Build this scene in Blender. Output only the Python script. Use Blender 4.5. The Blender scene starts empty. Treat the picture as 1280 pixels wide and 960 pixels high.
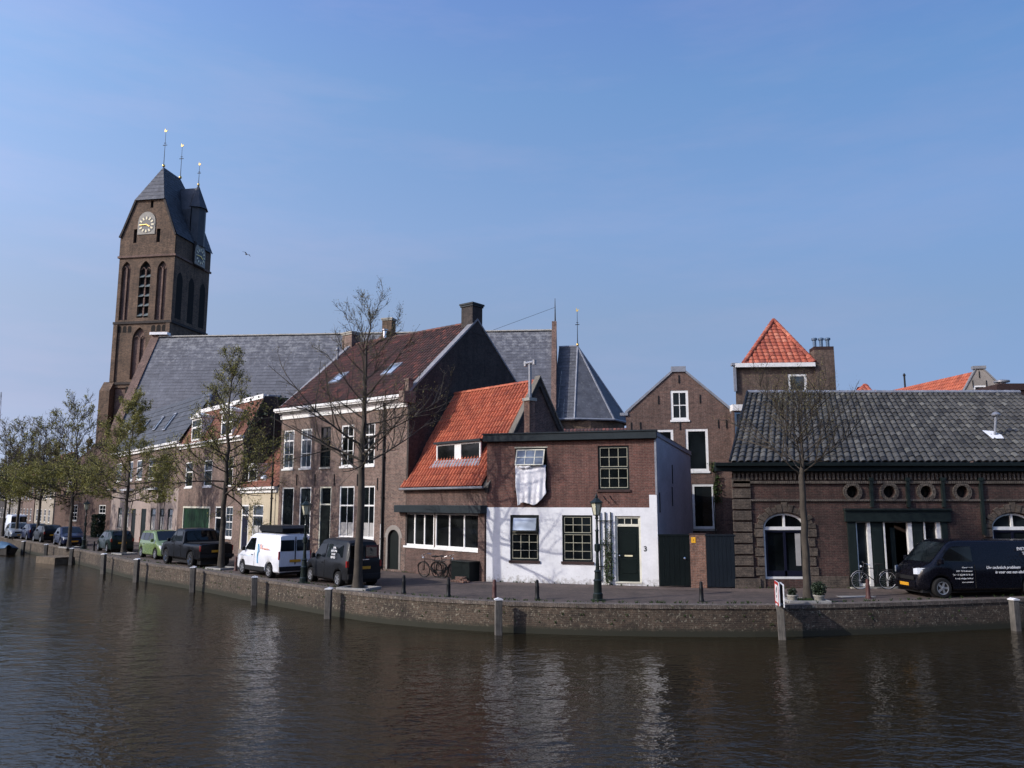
import bpy, bmesh, math, random
from mathutils import Vector, Matrix, noise
from mathutils.geometry import tessellate_polygon
R = math.radians
rng = random.Random(7)
scene = bpy.context.scene
COL = scene.collection

# ------------------------------------------------------------------ camera model
CAMZ, FPX, PITCH = 3.3, 1000.0, math.atan(148/1000.0)
cs, sn = math.cos(PITCH), math.sin(PITCH)
def ray(px, py):
    a = (px-640)/FPX; b = (480-py)/FPX
    return a, cs-b*sn, sn+b*cs
def ground(px, py, z=0.0):
    a, y, dz = ray(px, py); t = (z-CAMZ)/dz
    return Vector((a*t, y*t))
def at_y(px, py, Y):
    a, y, dz = ray(px, py); t = Y/y
    return Vector((a*t, Y, CAMZ+dz*t))

# ------------------------------------------------------------------ objects
def tag(o, label=None, cat=None, group=None, kind=None):
    if label: o['label'] = label
    if cat: o['category'] = cat
    if group: o['group'] = group
    if kind: o['kind'] = kind
    return o
def thing(name, label, cat, loc=(0,0,0), rot=0.0, group=None):
    o = bpy.data.objects.new(name, None); COL.objects.link(o)
    o.empty_display_size = .3
    o.location = loc if len(loc) == 3 else (loc[0], loc[1], 0); o.rotation_euler = (0,0,rot)
    return tag(o, label, cat, group)
def copy_tree(o, parent=None):
    c = o.copy(); COL.objects.link(c); c.parent = parent
    for ch in list(o.children): copy_tree(ch, c)
    return c

class MB:
    def __init__(s): s.v=[]; s.f=[]; s.t=[]; s.mi=[]; s.cur=0
    def vert(s, p): s.v.append(tuple(p)); return len(s.v)-1
    def face(s, pts, t=0.5):
        s.f.append([s.vert(p) for p in pts]); s.t.append(t); s.mi.append(s.cur)
    def idx(s, ids, t=0.5): s.f.append(list(ids)); s.t.append(t); s.mi.append(s.cur)
    def box(s, x0,x1,y0,y1,z0,z1, M=None, t=.5):
        c=[(x0,y0,z0),(x1,y0,z0),(x1,y1,z0),(x0,y1,z0),(x0,y0,z1),(x1,y0,z1),(x1,y1,z1),(x0,y1,z1)]
        if M is not None: c=[M@Vector(p) for p in c]
        b=len(s.v); s.v += [tuple(p) for p in c]
        for q in ((3,2,1,0),(4,5,6,7),(0,1,5,4),(1,2,6,5),(2,3,7,6),(3,0,4,7)): s.idx([b+i for i in q], t)
        return s
    def prism(s, poly, y0, y1, M=None, t=.5):      # poly in (x,z), extruded along y
        n=len(poly); b=len(s.v)
        for y in (y0,y1):
            for (x,z) in poly:
                p=Vector((x,y,z)); s.v.append(tuple(M@p if M is not None else p))
        tri=tessellate_polygon([[Vector((x,z,0)) for x,z in poly]])
        for a_,b_,c_ in tri:
            s.idx((b+a_,b+b_,b+c_),t); s.idx((b+n+c_,b+n+b_,b+n+a_),t)
        for i in range(n): j=(i+1)%n; s.idx((b+i,b+j,b+n+j,b+n+i),t)
        return s
    def prism_x(s, poly, x0, x1, t=.5):            # poly in (y,z), extruded along x
        return s.prism([(y,z) for y,z in poly], x0, x1, Matrix(((0,1,0,0),(1,0,0,0),(0,0,1,0),(0,0,0,1))), t)
    def tube(s, pts, r, n=6, caps=True, t=.5):
        pts=[Vector(p) for p in pts]
        if not hasattr(r,'__len__'): r=[r]*len(pts)
        d0=(pts[1]-pts[0]).normalized()
        up=Vector((0,0,1)) if abs(d0.z)<.9 else Vector((1,0,0))
        a=d0.cross(up).normalized(); rings=[]
        for i,p in enumerate(pts):
            if i==0: d=d0
            elif i==len(pts)-1: d=(pts[i]-pts[i-1])
            else: d=(pts[i+1]-pts[i-1])
            d=d.normalized(); a=(a-d*a.dot(d)); 
            a = a.normalized() if a.length>1e-5 else d.orthogonal().normalized()
            c=d.cross(a); b=len(s.v)
            for k in range(n):
                th=2*math.pi*k/n; s.v.append(tuple(p+(a*math.cos(th)+c*math.sin(th))*r[i]))
            rings.append(b)
        for i in range(len(rings)-1):
            for k in range(n):
                j=(k+1)%n; s.idx((rings[i]+k,rings[i]+j,rings[i+1]+j,rings[i+1]+k),t)
        if caps and n>2:
            s.idx([rings[0]+k for k in range(n)][::-1],t); s.idx([rings[-1]+k for k in range(n)],t)
        return s
    def lathe(s, prof, n=12, c=(0,0,0), M=None, t=.5):   # prof (r,z)
        rings=[]
        for (r,z) in prof:
            b=len(s.v)
            for k in range(n):
                th=2*math.pi*k/n; p=Vector((c[0]+r*math.cos(th), c[1]+r*math.sin(th), c[2]+z))
                s.v.append(tuple(M@p if M is not None else p))
            rings.append(b)
        for i in range(len(rings)-1):
            for k in range(n):
                j=(k+1)%n; s.idx((rings[i]+k,rings[i]+j,rings[i+1]+j,rings[i+1]+k),t)
        s.idx([rings[0]+k for k in range(n)][::-1],t); s.idx([rings[-1]+k for k in range(n)],t)
        return s
    def wall(s, outer, holes=(), y=0.0, depth=.14):
        loops=[outer]+list(holes); vs=[Vector((p[0],p[1],0)) for l in loops for p in l]
        b=len(s.v); s.v += [(p.x,y,p.y) for p in vs]
        for tr in tessellate_polygon([[Vector((p[0],p[1],0)) for p in l] for l in loops]): s.idx([b+i for i in tr])
        for h in holes:
            n=len(h)
            for i in range(n):
                p,q=h[i],h[(i+1)%n]; s.face([(p[0],y,p[1]),(q[0],y,q[1]),(q[0],y+depth,q[1]),(p[0],y+depth,p[1])])
        return s
    def side(s, x, poly):                           # flat polygon in the plane x (or skewed: x callable of y)
        fx = x if callable(x) else (lambda y: x)
        b=len(s.v); s.v += [(fx(p[0]),p[0],p[1]) for p in poly]
        for tr in tessellate_polygon([[Vector((p[0],p[1],0)) for p in poly]]): s.idx([b+i for i in tr])
        return s
    def build(s, name, mat, parent=None, smooth=None, uv=True, bevel=0):
        me=bpy.data.meshes.new(name); me.from_pydata(s.v,[],s.f)
        mats = mat if isinstance(mat,(list,tuple)) else [mat]
        for m in mats: me.materials.append(m)
        if len(mats)>1:
            for p,i in zip(me.polygons,s.mi): p.material_index=i
        me.update()
        at=me.attributes.new('tint','FLOAT','FACE'); at.data.foreach_set('value', s.t)
        if uv and len(s.f)<30000:
            ul=me.uv_layers.new(name='UVMap'); Z=Vector((0,0,1))
            for p in me.polygons:
                n=p.normal
                if abs(n.z)>.97: t_,s_=Vector((1,0,0)),Vector((0,1,0))
                else:
                    t_=Z.cross(n).normalized(); s_=n.cross(t_)
                    if s_.z<0: s_=-s_
                for li in p.loop_indices:
                    co=me.vertices[me.loops[li].vertex_index].co
                    ul.data[li].uv=(co.dot(t_),co.dot(s_))
        if smooth is not None:
            me.polygons.foreach_set('use_smooth',[True]*len(me.polygons))
            me.set_sharp_from_angle(angle=R(smooth))
        o=bpy.data.objects.new(name,me); COL.objects.link(o)
        if parent is not None: o.parent=parent
        if bevel:
            md=o.modifiers.new('bevel','BEVEL'); md.width=bevel; md.segments=2; md.limit_method='ANGLE'; md.angle_limit=R(40)
        return o

class Facade:
    def __init__(s, P0, P1):
        s.o=Vector((P0[0],P0[1])); d=Vector((P1[0],P1[1]))-s.o; s.L=d.length; s.rot=math.atan2(d.y,d.x)
        s.u=d.normalized(); s.w=Vector((-s.u.y,s.u.x))
    def px(s, px, py, v=0.0):
        a,y,dz=ray(px,py); d=Vector((a,y)); t=(v+s.o.dot(s.w))/d.dot(s.w)
        p=d*t-s.o
        return p.dot(s.u), CAMZ+dz*t
    def rect(s, x0,y0,x1,y1, v=0.0):
        xm,ym=(x0+x1)/2,(y0+y1)/2
        return (s.px(x0,ym,v)[0], s.px(x1,ym,v)[0], s.px(xm,y1,v)[1], s.px(xm,y0,v)[1])
    def world(s, x, v): p=s.o+s.u*x+s.w*v; return (p.x,p.y)
    def thing(s, name, label, cat, group=None): return thing(name,label,cat,(s.o.x,s.o.y,0),s.rot,group)

# ------------------------------------------------------------------ materials
MAT={}
class NT:
    def __init__(s, name):
        s.m=bpy.data.materials.new(name); s.m.use_nodes=True; s.t=s.m.node_tree; s.n=s.t.nodes; s.l=s.t.links
        s.b=s.n['Principled BSDF']; MAT[name]=s.m
    def new(s, typ, **kw):
        n=s.n.new(typ)
        for k,v in kw.items():
            if k in n.inputs.keys(): n.inputs[k].default_value=v
            else: setattr(n,k,v)
        return n
    def link(s,a,b): s.l.new(a,b)
    def coord(s, which='Object'): return s.new('ShaderNodeTexCoord').outputs[which]
    def noise(s, co, scale, detail=4, rough=.6):
        n=s.new('ShaderNodeTexNoise'); n.inputs['Scale'].default_value=scale; n.inputs['Detail'].default_value=detail; n.inputs['Roughness'].default_value=rough
        s.link(co,n.inputs['Vector']); return n.outputs['Fac']
    def ramp(s, fac, stops):
        r=s.new('ShaderNodeValToRGB'); cr=r.color_ramp
        while len(cr.elements)<len(stops): cr.elements.new(.5)
        for e,(p,c) in zip(cr.elements,stops):
            e.position=p; e.color=(c[0],c[1],c[2],1) if hasattr(c,'__len__') else (c,c,c,1)
        s.link(fac,r.inputs[0]); return r.outputs[0]
    def mix(s, a, b, fac, mode='MIX'):
        m=s.new('ShaderNodeMix',data_type='RGBA',blend_type=mode)
        for sock,val in ((m.inputs[0],fac),(m.inputs[6],a),(m.inputs[7],b)):
            if hasattr(val,'is_output') or isinstance(val,bpy.types.NodeSocket): s.link(val,sock)
            elif hasattr(val,'__len__'): sock.default_value=(val[0],val[1],val[2],1)
            else: sock.default_value=val
        return m.outputs[2]
    def mapr(s, v, a,b,c,d):
        m=s.new('ShaderNodeMapRange'); s.link(v,m.inputs[0])
        for i,x in enumerate((a,b,c,d)): m.inputs[1+i].default_value=x
        return m.outputs[0]
    def bump(s, h, strength, dist=.02, normal=None):
        b=s.new('ShaderNodeBump'); b.inputs['Strength'].default_value=strength; b.inputs['Distance'].default_value=dist
        s.link(h,b.inputs['Height'])
        if normal is not None: s.link(normal,b.inputs['Normal'])
        return b.outputs[0]
    def out(s, color=None, rough=None, normal=None, **kw):
        if color is not None:
            if isinstance(color,bpy.types.NodeSocket): s.link(color,s.b.inputs['Base Color'])
            else: s.b.inputs['Base Color'].default_value=(*color[:3],1)
        if rough is not None:
            if isinstance(rough,bpy.types.NodeSocket): s.link(rough,s.b.inputs['Roughness'])
            else: s.b.inputs['Roughness'].default_value=rough
        if normal is not None: s.link(normal,s.b.inputs['Normal'])
        for k,v in kw.items(): s.b.inputs[k.replace('_',' ')].default_value=v
        return s.m

def brick(name, c1, c2, mortar, bw=.22, rh=.065, dirt=.45, msize=.009, speck=None, wet=None, vary=1.0):
    t=NT(name); uv=t.coord('UV'); ob=t.coord('Object')
    b=t.new('ShaderNodeTexBrick'); t.link(uv,b.inputs['Vector'])
    b.inputs['Color1'].default_value=(*c1,1); b.inputs['Color2'].default_value=(*c2,1); b.inputs['Mortar'].default_value=(*mortar,1)
    b.inputs['Scale'].default_value=1; b.inputs['Brick Width'].default_value=bw; b.inputs['Row Height'].default_value=rh
    b.inputs['Mortar Size'].default_value=msize; b.inputs['Mortar Smooth'].default_value=.3; b.inputs['Bias'].default_value=0
    col=b.outputs['Color']
    n1=t.noise(ob,.6,5,.65); n2=t.noise(ob,7,4,.7); n3=t.noise(ob,28,2,.6)
    col=t.mix(col,t.ramp(n1,[(.3,1-dirt),(.62,1.12)]),1,'MULTIPLY')
    col=t.mix(col,t.ramp(n2,[(.32,1-.42*vary),(.5,1),(.7,1+.35*vary)]),1,'MULTIPLY')
    col=t.mix(col,t.ramp(n3,[(.35,.78),(.65,1.2)]),1,'MULTIPLY')
    # vertical streaks
    mp=t.new('ShaderNodeMapping'); mp.inputs['Scale'].default_value=(3.2,3.2,.22); t.link(ob,mp.inputs[0])
    n4=t.noise(mp.outputs[0],1,4,.6); col=t.mix(col,t.ramp(n4,[(.36,.72),(.55,1.04)]),.8,'MULTIPLY')
    if speck:
        v=t.noise(ob,11,3,.8); col=t.mix(col,speck,t.ramp(v,[(.585,0),(.64,.9)]))
    rough=.88
    if wet:
        sp=t.new('ShaderNodeSeparateXYZ'); t.link(ob,sp.inputs[0])
        ad=t.new('ShaderNodeMath',operation='ADD'); t.link(sp.outputs[2],ad.inputs[0])
        k=t.mapr(n2,0,1,-.09,.09); t.link(k,ad.inputs[1])
        w=t.mapr(ad.outputs[0],wet[0],wet[1],1,0); col=t.mix(col,(.022,.022,.012),w)
    bp=t.bump(b.outputs['Fac'],-.5,.012); bp=t.bump(n3,.35,.015,bp)
    return t.out(col,rough,bp)

def paint(name, c, rough=.5, dirt=.2, scale=1.5, metal=0.0, coat=0.0, bumpy=.0, spec=None):
    if spec is None: spec=.22 if max(c)<.07 else .5
    t=NT(name); ob=t.coord('Object'); n=t.noise(ob,scale,5,.65); n2=t.noise(ob,scale*9,3,.6)
    col=t.mix(c,t.ramp(n,[(.3,1-dirt),(.65,1.06)]),1,'MULTIPLY')
    col=t.mix(col,t.ramp(n2,[(.3,1-dirt*.6),(.6,1.03)]),1,'MULTIPLY')
    r=t.mapr(n2,.3,.7,max(rough-.08,.02),min(rough+.1,1))
    return t.out(col,r,t.bump(n2,bumpy,.01) if bumpy else None,Metallic=metal,Coat_Weight=coat,Coat_Roughness=.05,Specular_IOR_Level=spec)

def tile(name, stops, rough=.8, moss=None, mossamt=.55, grime=.4, cell=None):
    t=NT(name); ob=t.coord('Object')
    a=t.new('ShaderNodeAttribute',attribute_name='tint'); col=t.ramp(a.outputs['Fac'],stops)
    n=t.noise(ob,1.1,5,.7); n2=t.noise(ob,14,4,.7)
    col=t.mix(col,t.ramp(n,[(.3,1-grime),(.6,1.1)]),1,'MULTIPLY')
    col=t.mix(col,t.ramp(n2,[(.3,.72),(.65,1.15)]),1,'MULTIPLY')
    if moss:
        m=t.noise(ob,2.6,6,.75); col=t.mix(col,moss,t.ramp(m,[(mossamt,0),(mossamt+.13,.8)]))
    return t.out(col,rough,t.bump(n2,.4,.01))
# ------------------------------------------------------------------ material list
brick('brick_grey_pink',(.185,.108,.082),(.105,.064,.050),(.25,.21,.175),dirt=.35)
brick('brick_red_house',(.145,.056,.041),(.090,.038,.030),(.15,.105,.085),dirt=.3,vary=.8)
brick('brick_red_low',(.120,.062,.048),(.080,.044,.036),(.14,.11,.09),dirt=.4)
brick('brick_warehouse',(.078,.033,.026),(.040,.020,.016),(.090,.070,.058),dirt=.5)
brick('brick_quoin',(.110,.082,.060),(.060,.046,.036),(.12,.10,.08),dirt=.45)
brick('brick_ledge',(.095,.076,.060),(.058,.046,.037),(.16,.14,.12),dirt=.4,bw=.08,rh=.2)
brick('brick_tower',(.165,.100,.062),(.085,.053,.036),(.16,.125,.085),dirt=.5,bw=.3,rh=.1)
brick('brick_tower_trim',(.185,.110,.085),(.125,.075,.058),(.18,.14,.11),dirt=.3,bw=.3,rh=.1)
brick('brick_back_house',(.140,.075,.056),(.094,.053,.042),(.15,.12,.10),dirt=.3)
brick('brick_tall_house',(.122,.074,.054),(.085,.054,.041),(.13,.11,.09),dirt=.3)
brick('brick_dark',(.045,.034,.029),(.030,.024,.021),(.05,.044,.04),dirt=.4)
brick('brick_pillar',(.185,.085,.055),(.12,.06,.042),(.2,.15,.12),dirt=.3)
brick('brick_quay',(.082,.054,.036),(.044,.030,.020),(.090,.074,.052),dirt=.55,speck=(.25,.225,.165),wet=(-.82,-.68))
brick('brick_coping',(.125,.095,.074),(.08,.062,.05),(.14,.12,.1),bw=.07,rh=.22,dirt=.4,speck=(.26,.24,.19))
brick('paver_street',(.105,.073,.058),(.070,.051,.042),(.062,.052,.043),bw=.21,rh=.1,dirt=.35,vary=.6)
brick('paver_walk',(.135,.092,.074),(.095,.068,.055),(.08,.066,.055),bw=.21,rh=.1,dirt=.3,vary=.6)
t=NT('plaster_white'); ob=t.coord('Object'); n=t.noise(ob,.9,5,.65); n2=t.noise(ob,6,4,.7); col=t.mix((.78,.785,.79),t.ramp(n,[(.3,.86),(.62,1.02)]),1,'MULTIPLY'); col=t.mix(col,t.ramp(n2,[(.3,.93),(.6,1.02)]),1,'MULTIPLY')
sp_=t.new('ShaderNodeSeparateXYZ'); t.link(ob,sp_.inputs[0]); lo=t.mapr(sp_.outputs[2],.0,.42,.30,0); ad=t.new('ShaderNodeMath',operation='ADD'); t.link(n2,ad.inputs[0]); t.link(lo,ad.inputs[1]); col=t.mix(col,(.30,.28,.25),t.ramp(ad.outputs[0],[(.62,0),(.82,.75)]))
mp=t.new('ShaderNodeMapping'); mp.inputs['Scale'].default_value=(4,4,.35); t.link(ob,mp.inputs[0]); n4=t.noise(mp.outputs[0],1.2,4,.65); col=t.mix(col,(.52,.51,.48),t.ramp(n4,[(.60,0),(.74,.35)])); t.out(col,.8,t.bump(n2,.3,.01))
paint('plaster_shade',(.42,.41,.44),.85,.2,.8,bumpy=.2)  # white plaster of the side wall with its shade put into the colour
paint('plaster_cream',(.48,.41,.29),.8,.2,1.1)
paint('plaster_beige',(.36,.31,.24),.8,.25,1.1)
paint('coping_brown',(.16,.14,.11),.8,.3,3)
paint('plaster_pink',(.34,.27,.235),.8,.2,1.1)
paint('plaster_grey',(.28,.25,.22),.85,.3,1.0)
paint('white_wood',(.78,.77,.74),.5,.14,3)
paint('bar_cream',(.42,.40,.30),.5,.12,4)
paint('cream_wood',(.66,.64,.52),.5,.12,4)
paint('green_black_wood',(.010,.015,.015),.42,.2,3)
paint('shop_green',(.015,.022,.021),.45,.2,3)
paint('fascia_grey',(.022,.030,.034),.5,.25,1.5)
paint('gate_green',(.006,.010,.0095),.5,.25,2)
paint('gate_blue',(.012,.017,.023),.5,.2,2)
paint('door_green',(.005,.010,.009),.38,.15,3)
paint('garage_green',(.012,.042,.020),.45,.15,3)
paint('blue_frame',(.07,.12,.19),.5,.15,3)
paint('sill_brown',(.050,.030,.027),.6,.25,5)
paint('lead',(.25,.265,.30),.5,.35,2)
paint('zinc',(.26,.27,.29),.4,.2,3,metal=.4)
paint('verge_light',(.24,.24,.25),.6,.3,2)
paint('iron_black',(.010,.011,.012),.45,.3,6)
paint('lamp_green',(.014,.022,.020),.38,.3,6,coat=.2)
paint('iron_rust_red',(.085,.028,.022),.6,.4,6)
paint('stone_light',(.38,.36,.31),.8,.3,2)
paint('concrete',(.30,.29,.27),.85,.3,3)
paint('gold',(.80,.55,.18),.25,.1,5,metal=.9)
paint('gold_paint',(.75,.68,.45),.4,.1,5)
paint('clock_face',(.10,.10,.10),.5,.1,5)
paint('louvre',(.12,.15,.15),.7,.3,2)
paint('yellow_plate',(.70,.36,.02),.4,.1,5)
paint('red_paint',(.45,.03,.025),.45,.15,5)
paint('navy_paint',(.008,.009,.022),.5,.15,5)
paint('white_paint',(.80,.80,.80),.45,.12,6)
paint('black_paint',(.012,.012,.013),.4,.1,6)
paint('van_black',(.004,.004,.007),.25,.15,2,coat=.25)
paint('van_charcoal',(.011,.012,.014),.38,.15,2,coat=.10)
paint('van_white',(.72,.73,.76),.35,.10,2,coat=.5)
paint('mpv_green',(.13,.19,.060),.3,.10,2,coat=.7)
paint('car_blue',(.010,.014,.040),.3,.15,2,coat=.35)
paint('car_darkgreen',(.008,.018,.015),.3,.15,2,coat=.3)
paint('car_dark',(.005,.0055,.007),.34,.15,2,coat=.10)
paint('car_silver',(.30,.32,.34),.3,.15,2,metal=.4,coat=.6)
paint('plastic_black',(.018,.018,.019),.6,.2,5)
paint('rubber',(.016,.016,.016),.85,.3,9)
paint('alloy',(.50,.51,.53),.3,.25,9,metal=.7)
paint('chrome',(.65,.66,.68),.15,.1,9,metal=1)
paint('lens_clear',(.62,.66,.72),.12,.1,5,coat=1)
paint('lens_red',(.28,.012,.010),.2,.1,5,coat=1)
paint('plate_yellow',(.62,.30,.02),.4,.1,9)
paint('bike_silver',(.48,.49,.52),.35,.2,9,metal=.4)
paint('cloth_white',(.80,.79,.80),.9,.06,3)
paint('curtain',(.36,.35,.33),.9,.1,4)
paint('tarp_blue',(.045,.12,.21),.55,.3,2,bumpy=.3)
paint('terracotta',(.30,.17,.10),.8,.25,8)
paint('bird_grey',(.06,.06,.07),.8,.2,8)
paint('shade_dark',(.02,.018,.016),.9,.2,3)  # near-black that paints in the shade of openings, recesses and gaps
paint('text_white',(.75,.75,.75),.5,.03,5)
paint('logo_orange',(.75,.22,.05),.5,.05,5)
paint('logo_blue',(.25,.55,.75),.5,.05,5)
tile('tile_red',[(0,(.27,.062,.030)),(.5,(.42,.100,.044)),(1,(.48,.140,.066))],grime=.30,rough=.75)
tile('tile_red_flat',[(0,(.28,.065,.038)),(.5,(.40,.10,.052)),(1,(.48,.17,.10))],grime=.32)
tile('tile_dark_red',[(0,(.045,.026,.022)),(.45,(.085,.040,.032)),(.8,(.14,.050,.038)),(1,(.22,.075,.05))],grime=.45,moss=(.05,.05,.035),mossamt=.58)
tile('tile_brown_red',[(0,(.13,.05,.03)),(.5,(.21,.075,.045)),(1,(.28,.11,.06))],grime=.4)
tile('tile_grey',[(0,(.026,.025,.023)),(.4,(.060,.058,.052)),(.75,(.082,.079,.070)),(1,(.13,.127,.11))],grime=.42,moss=(.075,.080,.040),mossamt=.60,rough=.72)
tile('slate_church',[(0,(.068,.072,.084)),(.5,(.080,.084,.097)),(1,(.094,.098,.112))],grime=.35,moss=(.19,.195,.19),mossamt=.56,rough=.7)
t=NT('slate_nave'); ob=t.coord('Object'); a=t.new('ShaderNodeAttribute',attribute_name='tint'); col=t.ramp(a.outputs['Fac'],[(0,(.080,.084,.098)),(.5,(.091,.095,.110)),(1,(.102,.107,.123))])
n=t.noise(ob,.35,7,.75); n2=t.noise(ob,1.6,5,.8); col=t.mix(col,t.ramp(n,[(.3,.72),(.7,1.3)]),1,'MULTIPLY'); col=t.mix(col,t.ramp(n2,[(.3,.75),(.7,1.3)]),1,'MULTIPLY')
sp_=t.new('ShaderNodeSeparateXYZ'); t.link(ob,sp_.inputs[0]); lz=t.mapr(sp_.outputs[2],15.5,21.8,.0,.17); ad=t.new('ShaderNodeMath',operation='ADD'); t.link(n2,ad.inputs[0]); t.link(lz,ad.inputs[1]); col=t.mix(col,(.24,.245,.25),t.ramp(ad.outputs[0],[(.60,0),(.74,.75)]))
t.out(col,.7,t.bump(n2,.3,.02))
tile('slate_dark',[(0,(.034,.037,.044)),(.5,(.048,.052,.060)),(1,(.068,.072,.082))],grime=.35,rough=.6)

def wood(name,c,c2,scale=4):
    t=NT(name); ob=t.coord('Object'); mp=t.new('ShaderNodeMapping'); mp.inputs['Scale'].default_value=(6,6,.7); t.link(ob,mp.inputs[0])
    n=t.noise(mp.outputs[0],scale,5,.7); n2=t.noise(ob,3,3,.6)
    col=t.mix(t.ramp(n,[(.3,c2),(.7,c)]),t.ramp(n2,[(.3,.6),(.65,1.1)]),1,'MULTIPLY')
    return t.out(col,.85,t.bump(n,.5,.01))
wood('pile_wood',(.16,.145,.125),(.06,.055,.048))
wood('pile_dark',(.055,.048,.04),(.022,.02,.017))
wood('raft_wood',(.20,.15,.10),(.09,.068,.045))
wood('bark',(.105,.085,.062),(.045,.036,.027),3)
wood('bark_dark',(.075,.060,.043),(.034,.027,.020),3)

def leaf(name,stops):
    t=NT(name); a=t.new('ShaderNodeAttribute',attribute_name='tint'); col=t.ramp(a.outputs['Fac'],stops)
    m=t.out(col,.6); t.b.inputs['Subsurface Weight'].default_value=0
    tr=t.new('ShaderNodeBsdfTranslucent'); t.link(col,tr.inputs[0]); mx=t.new('ShaderNodeMixShader'); mx.inputs[0].default_value=.35
    t.link(t.b.outputs[0],mx.inputs[1]); t.link(tr.outputs[0],mx.inputs[2]); t.link(mx.outputs[0],t.n['Material Output'].inputs[0]); return m
leaf('leaf_spring',[(0,(.115,.118,.026)),(.5,(.215,.205,.050)),(1,(.33,.31,.09))])
leaf('leaf_olive',[(0,(.105,.090,.032)),(.5,(.18,.155,.052)),(1,(.27,.23,.08))])
leaf('leaf_green',[(0,(.020,.040,.012)),(.5,(.045,.080,.022)),(1,(.10,.15,.04))])
leaf('leaf_dark',[(0,(.012,.024,.012)),(.5,(.028,.048,.022)),(1,(.06,.085,.045))])

def glass(name,c=(.008,.010,.012),rough=.04,refl=.5):
    t=NT(name); ob=t.coord('Object'); n=t.noise(ob,1.3,2,.5); n2=t.noise(ob,.7,2,.5)
    oi=t.new('ShaderNodeObjectInfo'); col=t.mix(c,t.ramp(n2,[(.35,.4),(.65,1.8)]),1,'MULTIPLY'); col=t.mix(col,t.ramp(oi.outputs['Random'],[(0,.5),(.6,1.2),(1,3.2)]),1,'MULTIPLY')
    return t.out(col,rough,t.bump(n,.06,.02),IOR=1.5,Specular_IOR_Level=refl)
glass('glass_dark',(.006,.008,.009),.04,.28); glass('glass_blue',(.045,.06,.075),.05,.6); glass('glass_grey',(.20,.23,.27),.1,.6); glass('glass_car',(.006,.008,.009),.03,.4)  # blue and grey panes carry reflected sky in their base colour
glass('glass_sky',(.12,.145,.18),.1,.5); glass('glass_room',(.008,.009,.009),.06,.22)  # glass_sky: sky reflection painted into the base colour
t=NT('lamp_glass'); t.out((.62,.60,.44),.25,IOR=1.45); t.b.inputs['Transmission Weight'].default_value=.15

# water
t=NT('water'); ob=t.coord('Object')
def wav(scale,sx,sy,detail=3,rough=.55,rot=0):
    mp=t.new('ShaderNodeMapping'); mp.inputs['Scale'].default_value=(sx,sy,1); mp.inputs['Rotation'].default_value=(0,0,R(rot)); t.link(ob,mp.inputs[0])
    return t.noise(mp.outputs[0],scale,detail,rough)
a_=wav(.45,1,1,2,.5,20); b_=wav(1.6,.8,1.15,3,.55,-12); c_=wav(5.5,.7,1.2,3,.6,8)
patch=t.ramp(wav(.07,1,1.2,2,.5,40),[(.35,.45),(.65,1)])
n1=t.bump(a_,.5,.12)
n2=t.bump(b_,.55,.10,n1)
n3=t.bump(c_,.6,.027,n2)
t.link(patch,[n for n in t.n if n.type=='BUMP'][-1].inputs['Strength'])
t.out((.0150,.0108,.0044),.045,n3,IOR=1.33,Specular_IOR_Level=.35)
# ------------------------------------------------------------------ ground, quay, water
QP=[(101,687),(170,703),(242,711.5),(317,723.5),(400,735),(480,745),(600,752),(700,755),(780,756.5),(880,757.3),(980,757.3),(1120,754),(1280,748)]
Q=[ground(*p) for p in QP]
# extend to the far left and to the right
d=(Q[0]-Q[1]).normalized()
Q=[Q[0]+Vector((-1500,2300)), Q[0]+Vector((-120,165)), Q[0]+Vector((-58,70)), Q[0]+Vector((-24,26.5))]+Q+[Vector((24.5,30.2)),Vector((34,36)),Vector((60,58)),Vector((900,900))]
def chaikin(P,n=2):
    for _ in range(n):
        N=[P[0]]
        for a,b in zip(P[:-1],P[1:]): N += [a*.75+b*.25, a*.25+b*.75]
        P=N+[P[-1]]
    return P
QS=chaikin(Q,2)
m=MB()
m.face([(-2500,-600,-.97),(2500,-600,-.97),(2500,4000,-.97),(-2500,4000,-.97)])
tag(m.build('water',MAT['water'],uv=False),kind='structure')
# land sheet behind the quay line
m=MB(); out=[(p.x,p.y) for p in QS]+[(2500,900),(2500,4500),(-2600,4500),(-2600,QS[0].y)]
b=len(m.v); m.v=[(x,y,0) for x,y in out]
for tr in tessellate_polygon([[Vector((x,y,0)) for x,y in out]]): m.idx(tr)
tag(m.build('street',MAT['paver_street']),kind='structure')

def offset(P,dist):
    N=[]
    for i,p in enumerate(P):
        a=P[max(i-1,0)]; c=P[min(i+1,len(P)-1)]; d=(c-a).normalized(); N.append(p+Vector((-d.y,d.x))*dist)
    return N
def arc(P):
    s=[0]
    for a,b in zip(P[:-1],P[1:]): s.append(s[-1]+(b-a).length)
    return s
def ribbon_uv(o,fn):
    ul=o.data.uv_layers[0]
    for p in o.data.polygons:
        for li in p.loop_indices: ul.data[li].uv=fn(p.index,o.data.loops[li].vertex_index)
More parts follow.
